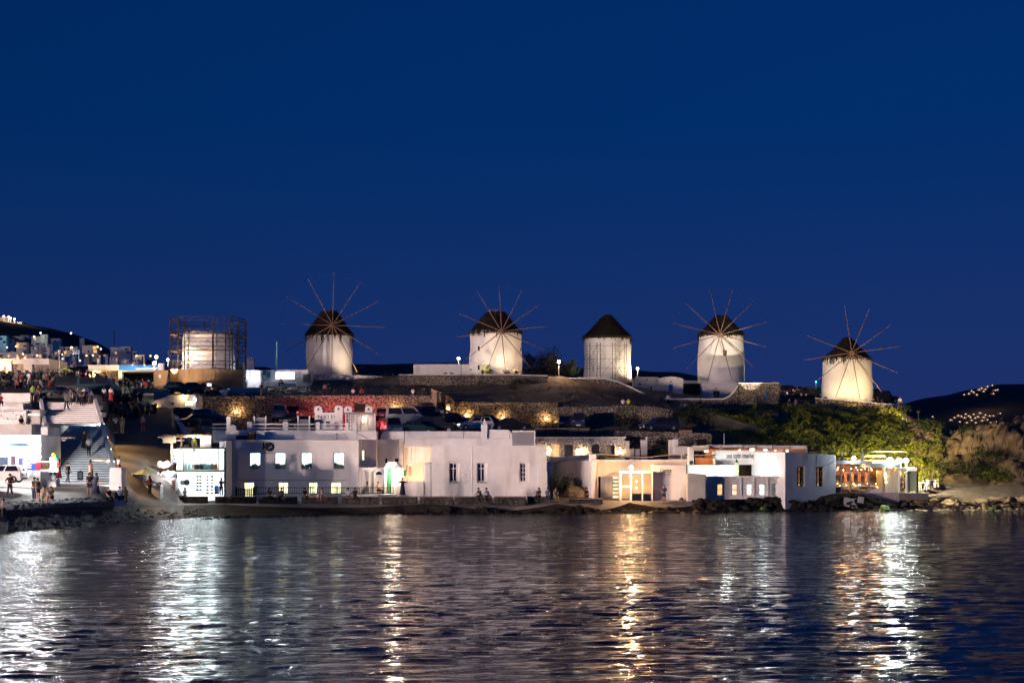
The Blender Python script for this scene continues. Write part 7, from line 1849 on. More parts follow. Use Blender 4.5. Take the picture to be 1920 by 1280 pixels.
# ------------------------------------------------------------------ scooters
def make_scooter(m, variant):
    root = thing('parked_scooter', 'x', 'scooter')
    for x in (-.62, .62):
        w = MB().tube((x, -.06, .25), (x, .06, .25), .25, .25, 12).build('wheel', RUBBER, root); MB().tube((x, -.065, .25), (x, .065, .25), .12, .12, 8).build('rim', DARKM, w)
    MB().prism([(-.95, .50), (-.75, .82), (-.1, .76), (.1, .40), (.38, .36), (.38, .26), (-.35, .26), (-.75, .40)], -.17, .17).build('body', m, root, bevel=.04)
    MB().prism([(-.85, .83), (-.80, .92), (-.45, .92), (-.1, .84), (-.1, .78), (-.75, .82)], -.14, .14).build('seat', DARKM, root, bevel=.03)
    MB().prism([(.36, .36), (.46, .40), (.62, .95), (.52, 1.0)], -.2, .2).build('leg_shield', m, root, bevel=.03)
    hb = MB(); hb.tube((.62, 0, .3), (.50, 0, 1.08), .035, .03, 6); hb.tube((.46, -.32, 1.10), (.46, .32, 1.10), .022, .022, 6); hb.build('handlebar', DARKM, root)
    MB().ball((.60, 0, 1.0), .10, 8, 5).build('headlamp', GREYM, root)
    for s in (-1, 1): MB().tube((.47, s * .25, 1.1), (.44, s * .34, 1.32), .012, .012, 4).build('mirror_stem', DARKM, root); MB().obox((.44, s * .34, 1.34), (.03, .12, .08)).build('mirror', DGLASS, root)
    if variant: MB().obox((-.95, 0, 1.05), (.34, .34, .28)).build('top_box', DARKM, root, bevel=.04)
    return root
SCO = [make_scooter(paint('black scooter', (.012, .012, .014)), 1), make_scooter(paint('white scooter', (.16, .16, .17)), 0), make_scooter(paint('red scooter', (.2, .02, .02)), 1)]
rng = random.Random(77)
spots = []
for row, (py, Y, u0, u1, n) in enumerate(((712, 186, 2, 282, 26), (718, 178, 4, 118, 11), (722, 174, 178, 262, 9), (730, 166, 2, 92, 9), (738, 160, 210, 262, 6), (747, 163, 250, 288, 5), (768, 146, 200, 206, 1), (735, 170, 196, 246, 6))):
    for i in range(n): spots.append((u0 + (u1 - u0) * (i + rng.uniform(-.25, .25)) / max(1, n - 1), Y + rng.uniform(-.8, .8), row))
RL = ['scooter in the packed far row below the flat shop and shed', 'scooter in the middle rows left of the dark jeep', 'scooter in the cluster right of the teal van', 'scooter in the near row behind the white terrace wall', 'scooter at the head of the alley near the pale-shirted pair', 'scooter by the grey parapet above the glowing doorway', 'single scooter parked beside the small white blocks', 'scooter in the sloping row under the lit kerb']
cn = {'black': 0}
first = [True] * 3
for k, (u, Y, row) in enumerate(spots):
    v = 0 if k % 5 < 3 else (1 if k % 5 == 3 else 2)
    o = SCO[v] if first[v] else copy_tree(SCO[v]); first[v] = False
    o.location = (X(u, Y), Y, G(u, Y) + .01); o.rotation_euler.z = rng.choice([PI / 2, -PI / 2]) + rng.uniform(-.5, .5)
    o['label'] = ['dark ', 'grey ', 'red '][v] + RL[row]; o['category'] = 'scooter'; o['group'] = ['dark ', 'grey ', 'red '][v] + RL[row] + 's'

# ================================================================== PEOPLE
def skin_mesh(name, verts, edges, radii, root=0, sub=1):
    me = bpy.data.meshes.new(name); me.from_pydata(verts, edges, [])
    ob = bpy.data.objects.new(name, me); COL.objects.link(ob)
    sk = ob.modifiers.new('skin', 'SKIN'); sk.use_smooth_shade = True
    sv = me.skin_vertices[0].data
    for i, r in enumerate(radii):
        sv[i].radius = r if isinstance(r, tuple) else (r, r); sv[i].use_root = (i == root)
    if sub: ss = ob.modifiers.new('sub', 'SUBSURF'); ss.levels = sub; ss.render_levels = sub
    dg = bpy.context.evaluated_depsgraph_get()
    out = bpy.data.meshes.new_from_object(ob.evaluated_get(dg))
    bpy.data.objects.remove(ob); bpy.data.meshes.remove(me)
    for p in out.polygons: p.use_smooth = True
    return out
def pose_joints(pose):
    """joint positions; the figure faces -y"""
    J = dict(pelvis=(0, 0, .95), spine=(0, 0, 1.15), chest=(0, .01, 1.36), neck=(0, .01, 1.49), skull=(0, -.01, 1.58), crown=(0, 0, 1.70),
             shL=(-.17, .01, 1.42), shR=(.17, .01, 1.42), elL=(-.22, .03, 1.14), elR=(.22, .03, 1.14), wrL=(-.22, -.05, .90), wrR=(.22, -.05, .90),
             hiL=(-.09, 0, .90), hiR=(.09, 0, .90), knL=(-.10, -.02, .50), knR=(.10, -.02, .50), anL=(-.10, .02, .08), anR=(.10, .02, .08), toL=(-.11, -.14, .03), toR=(.11, -.14, .03))
    def up(**k): J.update(k)
    if pose == 'walk': up(knL=(-.09, -.16, .52), anL=(-.09, -.20, .09), toL=(-.09, -.36, .05), knR=(.09, .06, .50), anR=(.09, .30, .14), toR=(.09, .20, .04), elL=(-.23, .10, 1.16), wrL=(-.22, .06, .92), elR=(.23, -.04, 1.15), wrR=(.22, -.2, .96))
    if pose == 'sit': 
        for k in list(J): x, y, z = J[k]; J[k] = (x, y + .05, z - .47)
        up(hiL=(-.10, .04, .46), hiR=(.10, .04, .46), knL=(-.13, -.40, .50), knR=(.13, -.40, .50), anL=(-.13, -.42, .07), anR=(.13, -.40, .07), toL=(-.14, -.60, .03), toR=(.14, -.58, .03), elL=(-.23, -.04, .70), elR=(.23, -.04, .70), wrL=(-.12, -.26, .58), wrR=(.12, -.26, .58))
    if pose == 'lean':
        for k in list(J): x, y, z = J[k]; J[k] = (x, y + .05, z - .47)
        up(spine=(0, -.04, .70), chest=(0, -.16, .90), neck=(0, -.22, 1.02), skull=(0, -.28, 1.10), crown=(0, -.28, 1.22), shL=(-.17, -.17, .94), shR=(.17, -.17, .94), hiL=(-.10, .04, .46), hiR=(.10, .04, .46), knL=(-.16, -.40, .52), knR=(.16, -.40, .52), anL=(-.16, -.38, .07), anR=(.16, -.38, .07), toL=(-.18, -.56, .03), toR=(.18, -.56, .03), elL=(-.26, -.34, .72), elR=(.26, -.34, .72), wrL=(-.20, -.56, .62), wrR=(.20, -.56, .62))
    if pose == 'arms': up(elL=(-.44, .02, 1.36), wrL=(-.68, -.02, 1.32), elR=(.42, .02, 1.34), wrR=(.46, -.02, 1.60))
    if pose == 'photo': up(elL=(-.25, -.16, 1.20), wrL=(-.09, -.32, 1.46), elR=(.25, -.16, 1.20), wrR=(.09, -.32, 1.46))
    if pose == 'hips': up(elL=(-.36, .08, 1.16), wrL=(-.17, -.04, 1.02), elR=(.30, -.02, 1.16), wrR=(.14, -.24, 1.24), knL=(-.14, -.02, .5), anL=(-.2, 0, .08), toL=(-.24, -.15, .03), anR=(.2, .02, .08), toR=(.24, -.13, .03))
    return J
PARTS = {}
def pose_meshes(pose):
    if pose in PARTS: return PARTS[pose]
    J = {k: Vector(v) for k, v in pose_joints(pose).items()}
    names = list(J); V_ = [J[n] for n in names]; ix = {n: i for i, n in enumerate(names)}
    E = [('pelvis', 'spine'), ('spine', 'chest'), ('chest', 'neck'), ('neck', 'skull'), ('skull', 'crown'), ('chest', 'shL'), ('chest', 'shR'), ('shL', 'elL'), ('elL', 'wrL'), ('shR', 'elR'), ('elR', 'wrR'), ('pelvis', 'hiL'), ('pelvis', 'hiR'), ('hiL', 'knL'), ('knL', 'anL'), ('anL', 'toL'), ('hiR', 'knR'), ('knR', 'anR'), ('anR', 'toR')]
    rad = dict(pelvis=(.14, .11), spine=(.125, .10), chest=(.15, .11), neck=.055, skull=.095, crown=.085, shL=.065, shR=.065, elL=.045, elR=.045, wrL=.032, wrR=.032, hiL=.10, hiR=.10, knL=.062, knR=.062, anL=.042, anR=.042, toL=.035, toR=.035)
    Rr = [rad[n] for n in names]
    edges = [(ix[a], ix[b]) for a, b in E]
    # nose and hands: palm plus five fingers on each side
    V2 = list(V_); R2 = list(Rr)
    def addv(p, r, parent): V2.append(p); R2.append(r); edges.append((parent, len(V2) - 1)); return len(V2) - 1
    face = J['skull'].lerp(J['crown'], .25); addv(face + Vector((0, -.115, -.02)), .018, ix['skull'])
    for s in 'LR':
        d = (J['wr' + s] - J['el' + s]).normalized(); sd = d.orthogonal().normalized(); 
        pm = addv(J['wr' + s] + d * .07, (.036, .022), ix['wr' + s])
        for q, ln in ((-.03, .06), (-.01, .075), (.01, .07), (.03, .055)):
            k = addv(V2[pm] + sd * q + d * .045, .009, pm); addv(V2[k] + d * ln * .7 + Vector((0, -.012, -.012)), .007, k)
        k = addv(J['wr' + s] + d * .05 + sd * .05, .010, pm); addv(V2[k] + d * .03, .008, k)
    body = skin_mesh('body', [tuple(v) for v in V2], edges, R2, 0, 1)
    def sub(ns, es, grow, extra=None):
        vs = [J[n].copy() for n in ns]; rr = []
        for n in ns:
            r = rad[n]; rr.append(tuple(x * 1.0 + grow for x in r) if isinstance(r, tuple) else (r + grow, r + grow))
        jx = {n: i for i, n in enumerate(ns)}
        if extra: extra(vs, rr, jx)
        return skin_mesh('cloth', [tuple(v) for v in vs], [(jx[a], jx[b]) for a, b in es], rr, 0, 1)
    def sleeves(vs, rr, jx):
        for s in 'LR': vs[jx['el' + s]] = J['sh' + s].lerp(J['el' + s], .75); 
        vs[jx['neck']] = J['chest'].lerp(J['neck'], .6)
    shirt = sub(['pelvis', 'spine', 'chest', 'neck', 'shL', 'shR', 'elL', 'elR'], [('pelvis', 'spine'), ('spine', 'chest'), ('chest', 'neck'), ('chest', 'shL'), ('chest', 'shR'), ('shL', 'elL'), ('shR', 'elR')], .022, sleeves)
    def legs(vs, rr, jx):
        pass
    trousers = sub(['pelvis', 'hiL', 'hiR', 'knL', 'knR', 'anL', 'anR'], [('pelvis', 'hiL'), ('pelvis', 'hiR'), ('hiL', 'knL'), ('knL', 'anL'), ('hiR', 'knR'), ('knR', 'anR')], .020, legs)
    def shorten(vs, rr, jx):
        for s in 'LR': vs[jx['kn' + s]] = J['hi' + s].lerp(J['kn' + s], .85)
    shorts = sub(['pelvis', 'hiL', 'hiR', 'knL', 'knR'], [('pelvis', 'hiL'), ('pelvis', 'hiR'), ('hiL', 'knL'), ('hiR', 'knR')], .026, shorten)
    # dress: flared skirt from the waist to the shins
    mb = MB(); rows = []
    if pose in ('sit', 'lean'):
        a, b, c = J['pelvis'], (J['knL'] + J['knR']) / 2, (J['anL'] + J['anR']) / 2 + Vector((0, 0, .12)); ring = [(a, .19, .16), (a.lerp(b, .5), .22, .13), (b, .23, .13), (c, .25, .13)]
    else:
        a = J['spine']; c = (J['anL'] + J['anR']) / 2; ring = [(a, .155, .125), (J['pelvis'], .19, .15), (J['pelvis'].lerp(c, .5), .24, .2), (Vector((c.x, c.y, .16)), .30, .26)]
    for q, ra, rb in ring: rows.append([(q.x + ra * math.cos(2 * PI * i / 14) * (1 + .05 * (i % 2)), q.y + rb * math.sin(2 * PI * i / 14) * (1 + .05 * (i % 2)), q.z) for i in range(15)])
    mb.grid(rows); o = mb.build('skirt', WHITEP, None, smooth=True); skirt = o.data; bpy.data.objects.remove(o)
    # hair: short cap and long hair
    hc = J['skull'].lerp(J['crown'], .55); 
    def cap(long):
        m_ = MB(); n = 12; prof = []
        for k in range(7):
            t = PI * .62 * k / 6; prof.append((math.sin(t), math.cos(t)))
        rows = []
        for r_, c_ in prof: rows.append([(hc.x + .118 * r_ * math.cos(2 * PI * i / n), hc.y + .02 + .128 * r_ * math.sin(2 * PI * i / n) * (1 if math.sin(2 * PI * i / n) > 0 else .72), hc.z + .02 + .135 * c_ * (1 if c_ > 0 or math.sin(2 * PI * i / n) > -.3 else .1)) for i in range(n + 1)])
        m_.grid(rows)
        if long:
            rows = []
            for k in range(5): rows.append([(hc.x + (.11 + .02 * k) * math.cos(a), hc.y + .03 + (.11 - .01 * k) * math.sin(a), hc.z - .02 - .09 * k) for a in [PI * j / 8 for j in range(9)]])
            m_.grid(rows)
        o = m_.build('hair', DARKM, None, smooth=True); d = o.data; bpy.data.objects.remove(o); return d
    PARTS[pose] = dict(body=body, shirt=shirt, trousers=trousers, shorts=shorts, skirt=skirt, hair=cap(False), long_hair=cap(True))
    return PARTS[pose]
SKIN_ = mat('skin', (.38, .22, .15), .6, 0); HAIR = mat('dark hair', (.02, .014, .01), .6, 0)
def cloth(c): return mat('cloth %.2f %.2f %.2f' % c, c, .9, .12, 8)
CB, CW, CN, CG, CR_, CT, CY, CP, CK, CBL, CGR = (.02, .02, .022), (.62, .62, .64), (.03, .04, .09), (.12, .12, .13), (.30, .03, .04), (.34, .26, .17), (.62, .60, .04), (.55, .22, .28), (.20, .18, .11), (.10, .14, .30), (.16, .45, .06)
def person(label, pos, pose, face, top, bottom=None, kind='trousers', long=False, scale=1.0):
    P = pose_meshes(pose)
    root = thing('person', label, 'person', pos, group='people on the waterfront')
    def part(nm, me, m):
        o = bpy.data.objects.new(nm, me); COL.objects.link(o); o.parent = root
        if not me.materials: me.materials.append(None)
        o.material_slots[0].link = 'OBJECT'; o.material_slots[0].material = m
        return o
    part('body', P['body'], SKIN_); part('shirt', P['shirt'], cloth(top)); part(kind if kind != 'skirt' else 'skirt', P[kind], cloth(bottom or CB)); part('hair', P['long_hair' if long else 'hair'], HAIR)
    root.rotation_euler.z = face; root.scale = (scale,) * 3
    return root
FW, AW = 0.0, PI          # facing the viewer / facing away
def ppl(label, u, py, Y, pose, face, top, bottom=None, kind='trousers', long=False, scale=1.0): return person(label, V(u, py, Y), pose, face, top, bottom, kind, long, scale)
# on the sea wall: the seat slab is at 932 px -> z about 1.6; sitters' soles hang on the seaward side
zs = Zp(932, 137) + .09 - .46
def on_wall(label, u, pose, face, top, bottom=None, kind='trousers', long=False): return person(label, (X(u, 137.3), 137.25, zs if pose in ('sit', 'lean') else zs + .46), pose, face, top, bottom, kind, long)
on_wall('person in dark clothes sitting left of two before the shop window', 331, 'sit', 1.2, CB)
on_wall('person in dark clothes sitting right of two before the shop window', 346, 'sit', -.6, CG, long=True)
on_wall('woman with a purple top holding a phone, sitting before the shop door', 415, 'photo', FW, (.10, .04, .12), CB)
on_wall('long-haired person sitting at the left end of the railing', 506, 'sit', .5, CG, CB, long=True)
on_wall('person in dark clothes sitting turned left before a lit doorway', 527, 'sit', -.7, CB)
on_wall('long-haired person in dark clothes sitting before the third doorway', 572, 'sit', .6, CB, CB, long=True)
on_wall('long-haired person with folded arms sitting between two doorways', 603, 'sit', -.4, CG, CT, 'shorts', True)
on_wall('person in a pale shirt sitting on the bench wall left of a dark top', 653, 'sit', AW, CW, CN)
on_wall('person in a dark top sitting right of the pale shirt', 666, 'sit', .2, CB, CB, long=True)
on_wall('person in a long dark blue robe standing with arms outstretched', 755, 'arms', FW, CN, CN, 'skirt')
on_wall('person in dark clothes leaning forward, left of two on the wall', 901, 'lean', -.9, CB, CB)
on_wall('person in a pale shirt leaning forward, right of two on the wall', 916, 'lean', -1.0, CBL, CB)
on_wall('dark-haired person in black sitting at the corner of the long house', 1010, 'sit', -.5, CB, CB, long=True)
on_wall('person in a light blue shirt sitting right of the corner', 1027, 'sit', FW, CBL, CN)
on_wall('person in patterned dark clothes at the right end of the bench wall', 1042, 'sit', .3, CG, CK)
ppl('tanned person sitting by the pale boulder, bare legs forward', 1091, 939, 141.5, 'sit', -.7, CT, CT, 'shorts', True)
ppl('person in black sitting close behind the tanned one', 1099, 938, 142.1, 'sit', -.5, CB, CB)
ppl('man in a dark vest and long shorts standing before the lettered wall', 1245, 942.5, 139.6, 'hips', FW, CN, CN, 'shorts')
# left plaza and beach
ppl('person in dark clothes standing with bent elbow near the white car', 18.5, 930.5, 110.5, 'hips', .5, CB, CB)
ppl('person at the left edge sitting on the beach lit by a phone', 5, 967, 106.5, 'sit', FW, CG, CB)
ppl('taller of an embracing couple on the plaza', 64, 937, 110.5, 'stand', -.4, CB, CN)
ppl('shorter of an embracing couple on the plaza, in shorts', 71, 937, 110.3, 'stand', .9, CG, CG, 'shorts', True, .95)
ppl('fair-haired person sitting on the plaza edge left of a dark-haired one', 82, 942, 109.8, 'sit', .3, CT, CK, 'trousers', True)
ppl('dark-haired person sitting on the plaza edge', 95, 943, 109.8, 'sit', -.2, CB, CR_, 'shorts', True)
ppl('person with a shoulder bag standing left of a long dress', 167.5, 928, 112.5, 'stand', .3, CB, CN, 'shorts', True)
ppl('woman in a long dark dress standing on the plaza', 180, 928, 112.6, 'stand', -.4, CN, CN, 'skirt', True)
ppl('person walking at the foot of the stairs beside the chalkboard', 127, 906, 121.5, 'walk', 1.2, CG, CG)
ppl('person in red beside the popcorn cart', 109.5, 899, 121.5, 'stand', -1.2, CR_, CR_, 'skirt', True)
ppl('person in a long robe standing on the lowest steps right of the chalkboard', 170, 901, 122.0, 'stand', 2.6, (.20, .12, .10), CT, 'skirt', True)
ppl('person crouching alone on the plaza edge in black', 204, 942, 121.0, 'sit', .8, CB, CB)
ppl('person in a pale blue shirt sitting left of two on the curved seat', 225, 940, 121.8, 'sit', AW, CBL, CB)
ppl('person in black sitting right of two on the curved seat', 234.5, 940, 121.8, 'sit', AW + .3, CB, CB, 'trousers', True)
ppl('person in white and red standing at the stair end block', 222, 893, 124.8, 'walk', -.6, CW, CR_, 'shorts')
ppl('person in dark red browsing at the white market stall', 281, 927, 131.8, 'stand', AW - .4, CR_, CB, 'trousers', True)
# stairs
def on_stairs(label, u, py, pose, face, top, bottom, kind='trousers', long=False, scale=1.0):
    best = min(range(200), key=lambda i: abs(HY - (za + (zb_ - za) * i / 199 - CH) * F / (ya + (yb_ - ya) * i / 199) - py))
    Y = ya + (yb_ - ya) * best / 199
    k = int((Y - ya) / (yb_ - ya) * NS); z = za + (zb_ - za) * (k + 1) / NS
    return person(label, (X(u, Y), ya + (yb_ - ya) * (k + .5) / NS, z), pose, face, top, bottom, kind, long, scale)
on_stairs('woman in a long black dress walking down the stairs', 157, 846, 'stand', .2, CB, CB, 'skirt', True)
on_stairs('man in a white shirt and dark trousers on the stairs', 167, 857, 'walk', .3, CW, CB)
on_stairs('dark figure walking down near the top of the stairs', 123, 772, 'walk', 0, CG, CB)
on_stairs('pale blurred figure beside the dark one near the top of the stairs', 131, 764, 'walk', .3, CG, CG)
on_stairs('person in black at the top of the stairs left of a white shirt', 153, 763, 'stand', AW, CB, CB)
on_stairs('person in a white shirt at the top of the stairs', 158, 759, 'stand', AW, CW, CN)
on_stairs('person in a blue shirt at the top right of the stairs', 165, 758, 'stand', .4, CBL, CG, 'shorts')
on_stairs('small dark person at the right edge of the stair top', 170, 761, 'stand', .1, CG, CB, 'skirt', True, .8)
on_stairs('person in grey stepping off the middle of the stair top', 145, 760, 'walk', .2, CG, CG)
ppl('person with a bright green top beside the white terrace wall', 61, 753, 144.9, 'stand', .3, CGR, CB, 'shorts')
ppl('person in black right of the bright green top', 72, 753, 145.0, 'stand', -.3, CB, CB)
ppl('person in dark clothes sitting on the low terrace wall', 40, 806, 127.9, 'sit', .8, CB, CT, 'shorts', True)
ppl('person sitting at the left edge of the seat rows', 1, 762, 141.2, 'sit', .5, CR_, CB)
# alley and upper road
ppl('person taking a photo in the alley, amber lit white top', 217, 812, 142.5, 'photo', -.5, CW, CB)
ppl('person in amber lit camouflage clothes in the alley', 229, 812, 142.5, 'stand', .6, CK, CK)
ppl('person in a grey top and red shorts walking down the alley', 268, 810, 144, 'walk', .1, CG, CR_, 'shorts')
ppl('left of two people in pale shirts by the scooters', 195, 755, 151, 'stand', AW, CW, CB, 'trousers', True)
ppl('right of two people in pale shirts by the scooters', 208, 756, 150.5, 'stand', AW, CW, CR_, 'skirt')
ppl('person in a pale dress at the far left among the scooters', 54, 724, 170, 'stand', AW, CW, CW, 'skirt')
ppl('person in a dull coat beside the bicycle', 277, 783, 162, 'stand', .2, CG, CG)
# hill
ppl('person sitting on the bench wall before the lit kiosk, looking down', 529, 724, 190.3, 'lean', -1.2, CK, CB)
ppl('dark red figure standing on the slope below the souvenir hut', 490, 744, 175, 'stand', .2, (.10, .03, .03), CG)
ppl('person in a pale top standing on the slope below the ragged mill', 609, 744, 175, 'stand', AW, CP, CB)
ppl('person in black close beside the pale top on the slope', 615.5, 744, 175.2, 'stand', AW, CB, CN)
def on_ret(label, u, py, top, Y=172.4, face=FW, pose='sit'): return ppl(label, u, py + 6, Y, pose, face, top, CB)
on_ret('person in a pink-lit white shirt sitting on the red wall', 662, 740, CW, face=AW)
on_ret('person in dark clothes sitting right of the pink-lit shirt', 678, 740, CR_, face=AW)
on_ret('person in a white shirt sitting on the retaining wall left of the pier', 774.5, 740, CW, face=AW)
on_ret('person in black sitting next to the pier on the retaining wall', 795, 740, CB, face=AW)
ppl('left of two people in pale shirts standing between parked cars', 819, 790, 164.5, 'stand', AW, CW, CB)
ppl('right of two people in pale shirts standing between parked cars', 828.5, 793, 163.5, 'stand', AW, CW, CB)
ppl('person in a white top sitting on the dark field wall', 1168, 766, 167.6, 'sit', AW, CW, CB)
ppl('person in a bright yellow top sitting on the dark field wall', 1178.5, 766, 167.6, 'sit', AW, CY, CB)
ppl('person in a pale shirt standing on the curved wall before the blue door', 1253, 763, 188.6, 'stand', AW, CW, CB)
ppl('person in lilac sitting below the curved wall', 1277, 772, 183, 'sit', AW, CP, CG)
ppl('person in white sitting beside the lilac one', 1284.5, 772, 183, 'sit', AW, CW, CG)
ppl('person with a phone-lit face sitting below the curved wall', 1303, 772, 183, 'sit', FW, CB, CB)
ppl('person in black standing below the curved wall right of the phone', 1313.5, 773, 184, 'stand', AW, CB, CB)
ppl('dark figure on the path left below the rightmost mill', 1480, 772, 186, 'stand', .2, CB, CB)
ppl('dark figure with a green glowing phone left of the rightmost mill', 1492, 772, 186, 'stand', -.2, CG, CB)
ppl('pale top figure walking at the crest right of the bastion', 1688, 768, 189, 'walk', .2, CW, CB)
# restaurants
ppl('waiter in a white shirt and dark trousers at the entrance porch', 1697, 923, 145.6, 'walk', 1.2, CW, CB)
ppl('person in dark clothes behind the waiter', 1690, 922, 147, 'stand', -.6, CB, CB)
ppl('diner in red at the beach table', 1731, 921, 148.4, 'sit', .7, CR_, CB)
ppl('diner in dark clothes under the small tree', 1749, 917, 149.3, 'sit', -.7, CB, CB)
ppl('left of two diners behind the green railing', 687, 927, 141.6, 'sit', -1.2, CT, CK, 'trousers', True)
ppl('right of two diners behind the green railing', 710.5, 927, 141.6, 'sit', 1.2, CT, CB)
bt_ = thing('terrace_table', 'small round table between the two diners behind the railing', 'table', V(699, 927, 141.6)); p = V(699, 927, 141.6)
MB().lathe([(.38, .70), (.38, .74)], 14, p).build('table_top', WOOD, bt_); MB().tube(p, p + Vector((0, 0, .7)), .04, .04, 6).build('leg', DARKM, bt_)
for i, u in enumerate((687, 710.5)):
    ch = thing('terrace_chair', ['chair under the left terrace diner', 'chair under the right terrace diner'][i], 'chair', V(u, 927, 141.65)); p = V(u, 927, 141.65)
    MB().box(p.x - .2, p.x + .2, p.y - .2, p.y + .2, p.z + .33, p.z + .37).build('seat', WOOD, ch)
    for sx in (-.18, .18):
        for sy in (-.18, .18): MB().box(p.x + sx - .02, p.x + sx + .02, p.y + sy - .02, p.y + sy + .02, p.z, p.z + .33).build('leg', WOOD, ch)
# ================================================================== PLANTS
def leaf_quads(mb, c, rad, n, size, rng, clump=None, up=.3):
    """many small leaves through an uneven crown volume"""
    for k in range(n):
        while True:
            p = Vector((rng.uniform(-1, 1), rng.uniform(-1, 1), rng.uniform(-1, 1)))
            if .25 < p.length < 1: break
        p = Vector((p.x * rad[0], p.y * rad[1], p.z * rad[2]))
        q = Vector(c) + p * (1 + .35 * noise.noise(p * .9 + Vector(c)))
        if noise.noise(q * (1.3 / max(.6, rad[2]))) < -.12: continue
        s = size * rng.uniform(.6, 1.3)
        a = Vector((rng.gauss(0, 1), rng.gauss(0, 1), rng.gauss(0, 1))).normalized(); b = a.orthogonal().normalized()
        mb.add([q - a * s, q - b * s * .5, q + a * s, q + b * s * .5], [(0, 1, 2, 3)])
def bush(label, u, py, Y, rad, n, size, m, seed, name='bush', cat='bush', group=None, base=None):
    rng = random.Random(seed)
    z0 = base if base is not None else Zp(py, Y)
    root = thing(name, label, cat, (X(u, Y), Y, z0), group)
    mb = MB()
    for k in range(5):
        o = Vector((rng.uniform(-.5, .5) * rad[0], rng.uniform(-.4, .4) * rad[1], rng.uniform(.2, .9) * rad[2]))
        leaf_quads(mb, Vector((X(u, Y), Y, z0)) + o, [r * rng.uniform(.45, .7) for r in rad], n // 5, size, rng)
    mb.build('crown', m, root)
    s = MB()
    for k in range(5): s.tube((X(u, Y) + rng.uniform(-.1, .1), Y, z0 - .2), (X(u, Y) + rng.uniform(-.5, .5) * rad[0], Y + rng.uniform(-.3, .3), z0 + rad[2] * rng.uniform(.5, 1)), .05, .015, 4)
    s.build('trunk' if cat == 'tree' else 'stems', BARK, root)
    return root
def tree(label, u, py, Y, h, spread, n, size, m, seed, lean=0, group=None):
    rng = random.Random(seed)
    b0 = V(u, py, Y)
    root = thing('tree', label, 'tree', b0, group)
    tr, cr = MB(), MB()
    def limb(p, d, L, r, depth):
        q = p
        for s in range(3):
            d = (d + Vector((rng.uniform(-.25, .25), rng.uniform(-.25, .25), rng.uniform(-.05, .2)))).normalized()
            e = q + d * (L / 3); tr.tube(q, e, r * (1 - s * .22), r * (1 - (s + 1) * .22), 5); q = e
        if depth:
            for k in range(3 if depth > 1 else 4):
                a = rng.uniform(0, 2 * PI); nd = (d * .7 + Vector((math.cos(a), math.sin(a), rng.uniform(0, .7))) * .9 * spread).normalized()
                limb(q, nd, L * rng.uniform(.55, .8), r * .5, depth - 1)
        else:
            leaf_quads(cr, q, (L * .8, L * .8, L * .6), n, size, rng)
    limb(b0 + Vector((0, 0, -.3)), Vector((lean, 0, 1)).normalized(), h * .34, h * .035, 2)
    tr.build('trunk', BARK, root); cr.build('crown', m, root)
    return root
TL = ['sparse brown tree left of the lamp behind the warm mill', 'bushy olive-brown tree right behind the street lamp', 'darker bushy tree near the right of the lamp', 'low dark tree farthest right behind the lamp', 'dark thin tree touching the warm mill']
for i, (u, py, Y, h, n) in enumerate(((1010, 706, 199, 4.6, 42), (1046, 706, 196, 4.3, 50), (1030, 706, 202, 4.8, 46), (1072, 706, 200, 3.0, 40), (996, 704, 203, 3.8, 40))):
    bush(TL[i], u, py - 8, Y, (h * .5, 1.2, h * .52), 2600, .11, LEAF_B if i < 2 else LEAF_D, 40 + i, name='tree', cat='tree', group='trees behind the street lamp')
bush('round lit shrub in front of the warm mill', 919, 703, 186.6, (1.35, .8, 1.05), 900, .1, LEAF, 3); bush('low scrub right of the round lit shrub', 949, 704, 186.8, (.8, .6, .55), 350, .09, LEAF_B, 4); bush('dry scrub at the right foot of the warm mill', 968, 703, 187, (1.2, .6, .7), 420, .07, LEAF_B, 5)
bush('dark shrub growing on the terrace wall face', 972, 722, 184.8, (2.2, .7, .8), 900, .1, LEAF_D, 6)
bush('small dark shrub on the slope', 965, 733, 178, (1.0, .6, .5), 300, .08, LEAF_D, 7); bush('dark shrub at the left of the slope terrace', 902, 722, 184, (.9, .5, .5), 260, .08, LEAF_D, 8); bush('low dark shrub above the yellow top', 1123, 742, 176, (.8, .5, .4), 240, .08, LEAF_D, 9)
bush('dark shrub left of the field wall people', 1072, 745, 176, (1.2, .5, .5), 300, .08, LEAF_D, 10)
bush('dark mound of shrubs left of the estate car', 1178, 798, 161, (3.0, 1.2, 1.5), 1500, .12, LEAF_D, 11); bush('big dark shrub mound right of the estate car', 1300, 800, 164, (3.6, 1.8, 2.0), 2600, .13, LEAF_D, 12); bush('lit olive shrub in the dark mound', 1322, 792, 162, (1.0, .8, 1.3), 500, .1, LEAF_B, 13)
bush('ivy mass on the bank between the long house and the bar', 1058, 925, 145.5, (2.4, .9, 1.5), 1800, .12, LEAF_D, 14, name='ivy', cat='ivy'); bush('climbing plant on the dark terrace wall', 1243, 852, 151.6, (1.0, .5, 1.3), 600, .1, LEAF_D, 15)
bush('potted flowering plant on the shop roof', 364, 842, 139.3, (.45, .4, 1.1), 500, .07, mat('yellow green leaves', (.13, .13, .03), .7, .5, 3), 16, name='potted_plant', cat='plant'); bush('bare twiggy shrub behind the shop pergola', 366, 818, 146.5, (.9, .5, .9), 260, .06, LEAF_B, 17)
bush('dark plant in a tub left of the wall uplight', 391, 778, 170.3, (.5, .4, .9), 280, .08, LEAF_D, 18, name='potted_plant', cat='plant')
tree('small bare feathery tree beside the beach tables', 1741, 915, 147.8, 2.9, .8, 26, .06, LEAF, 60)
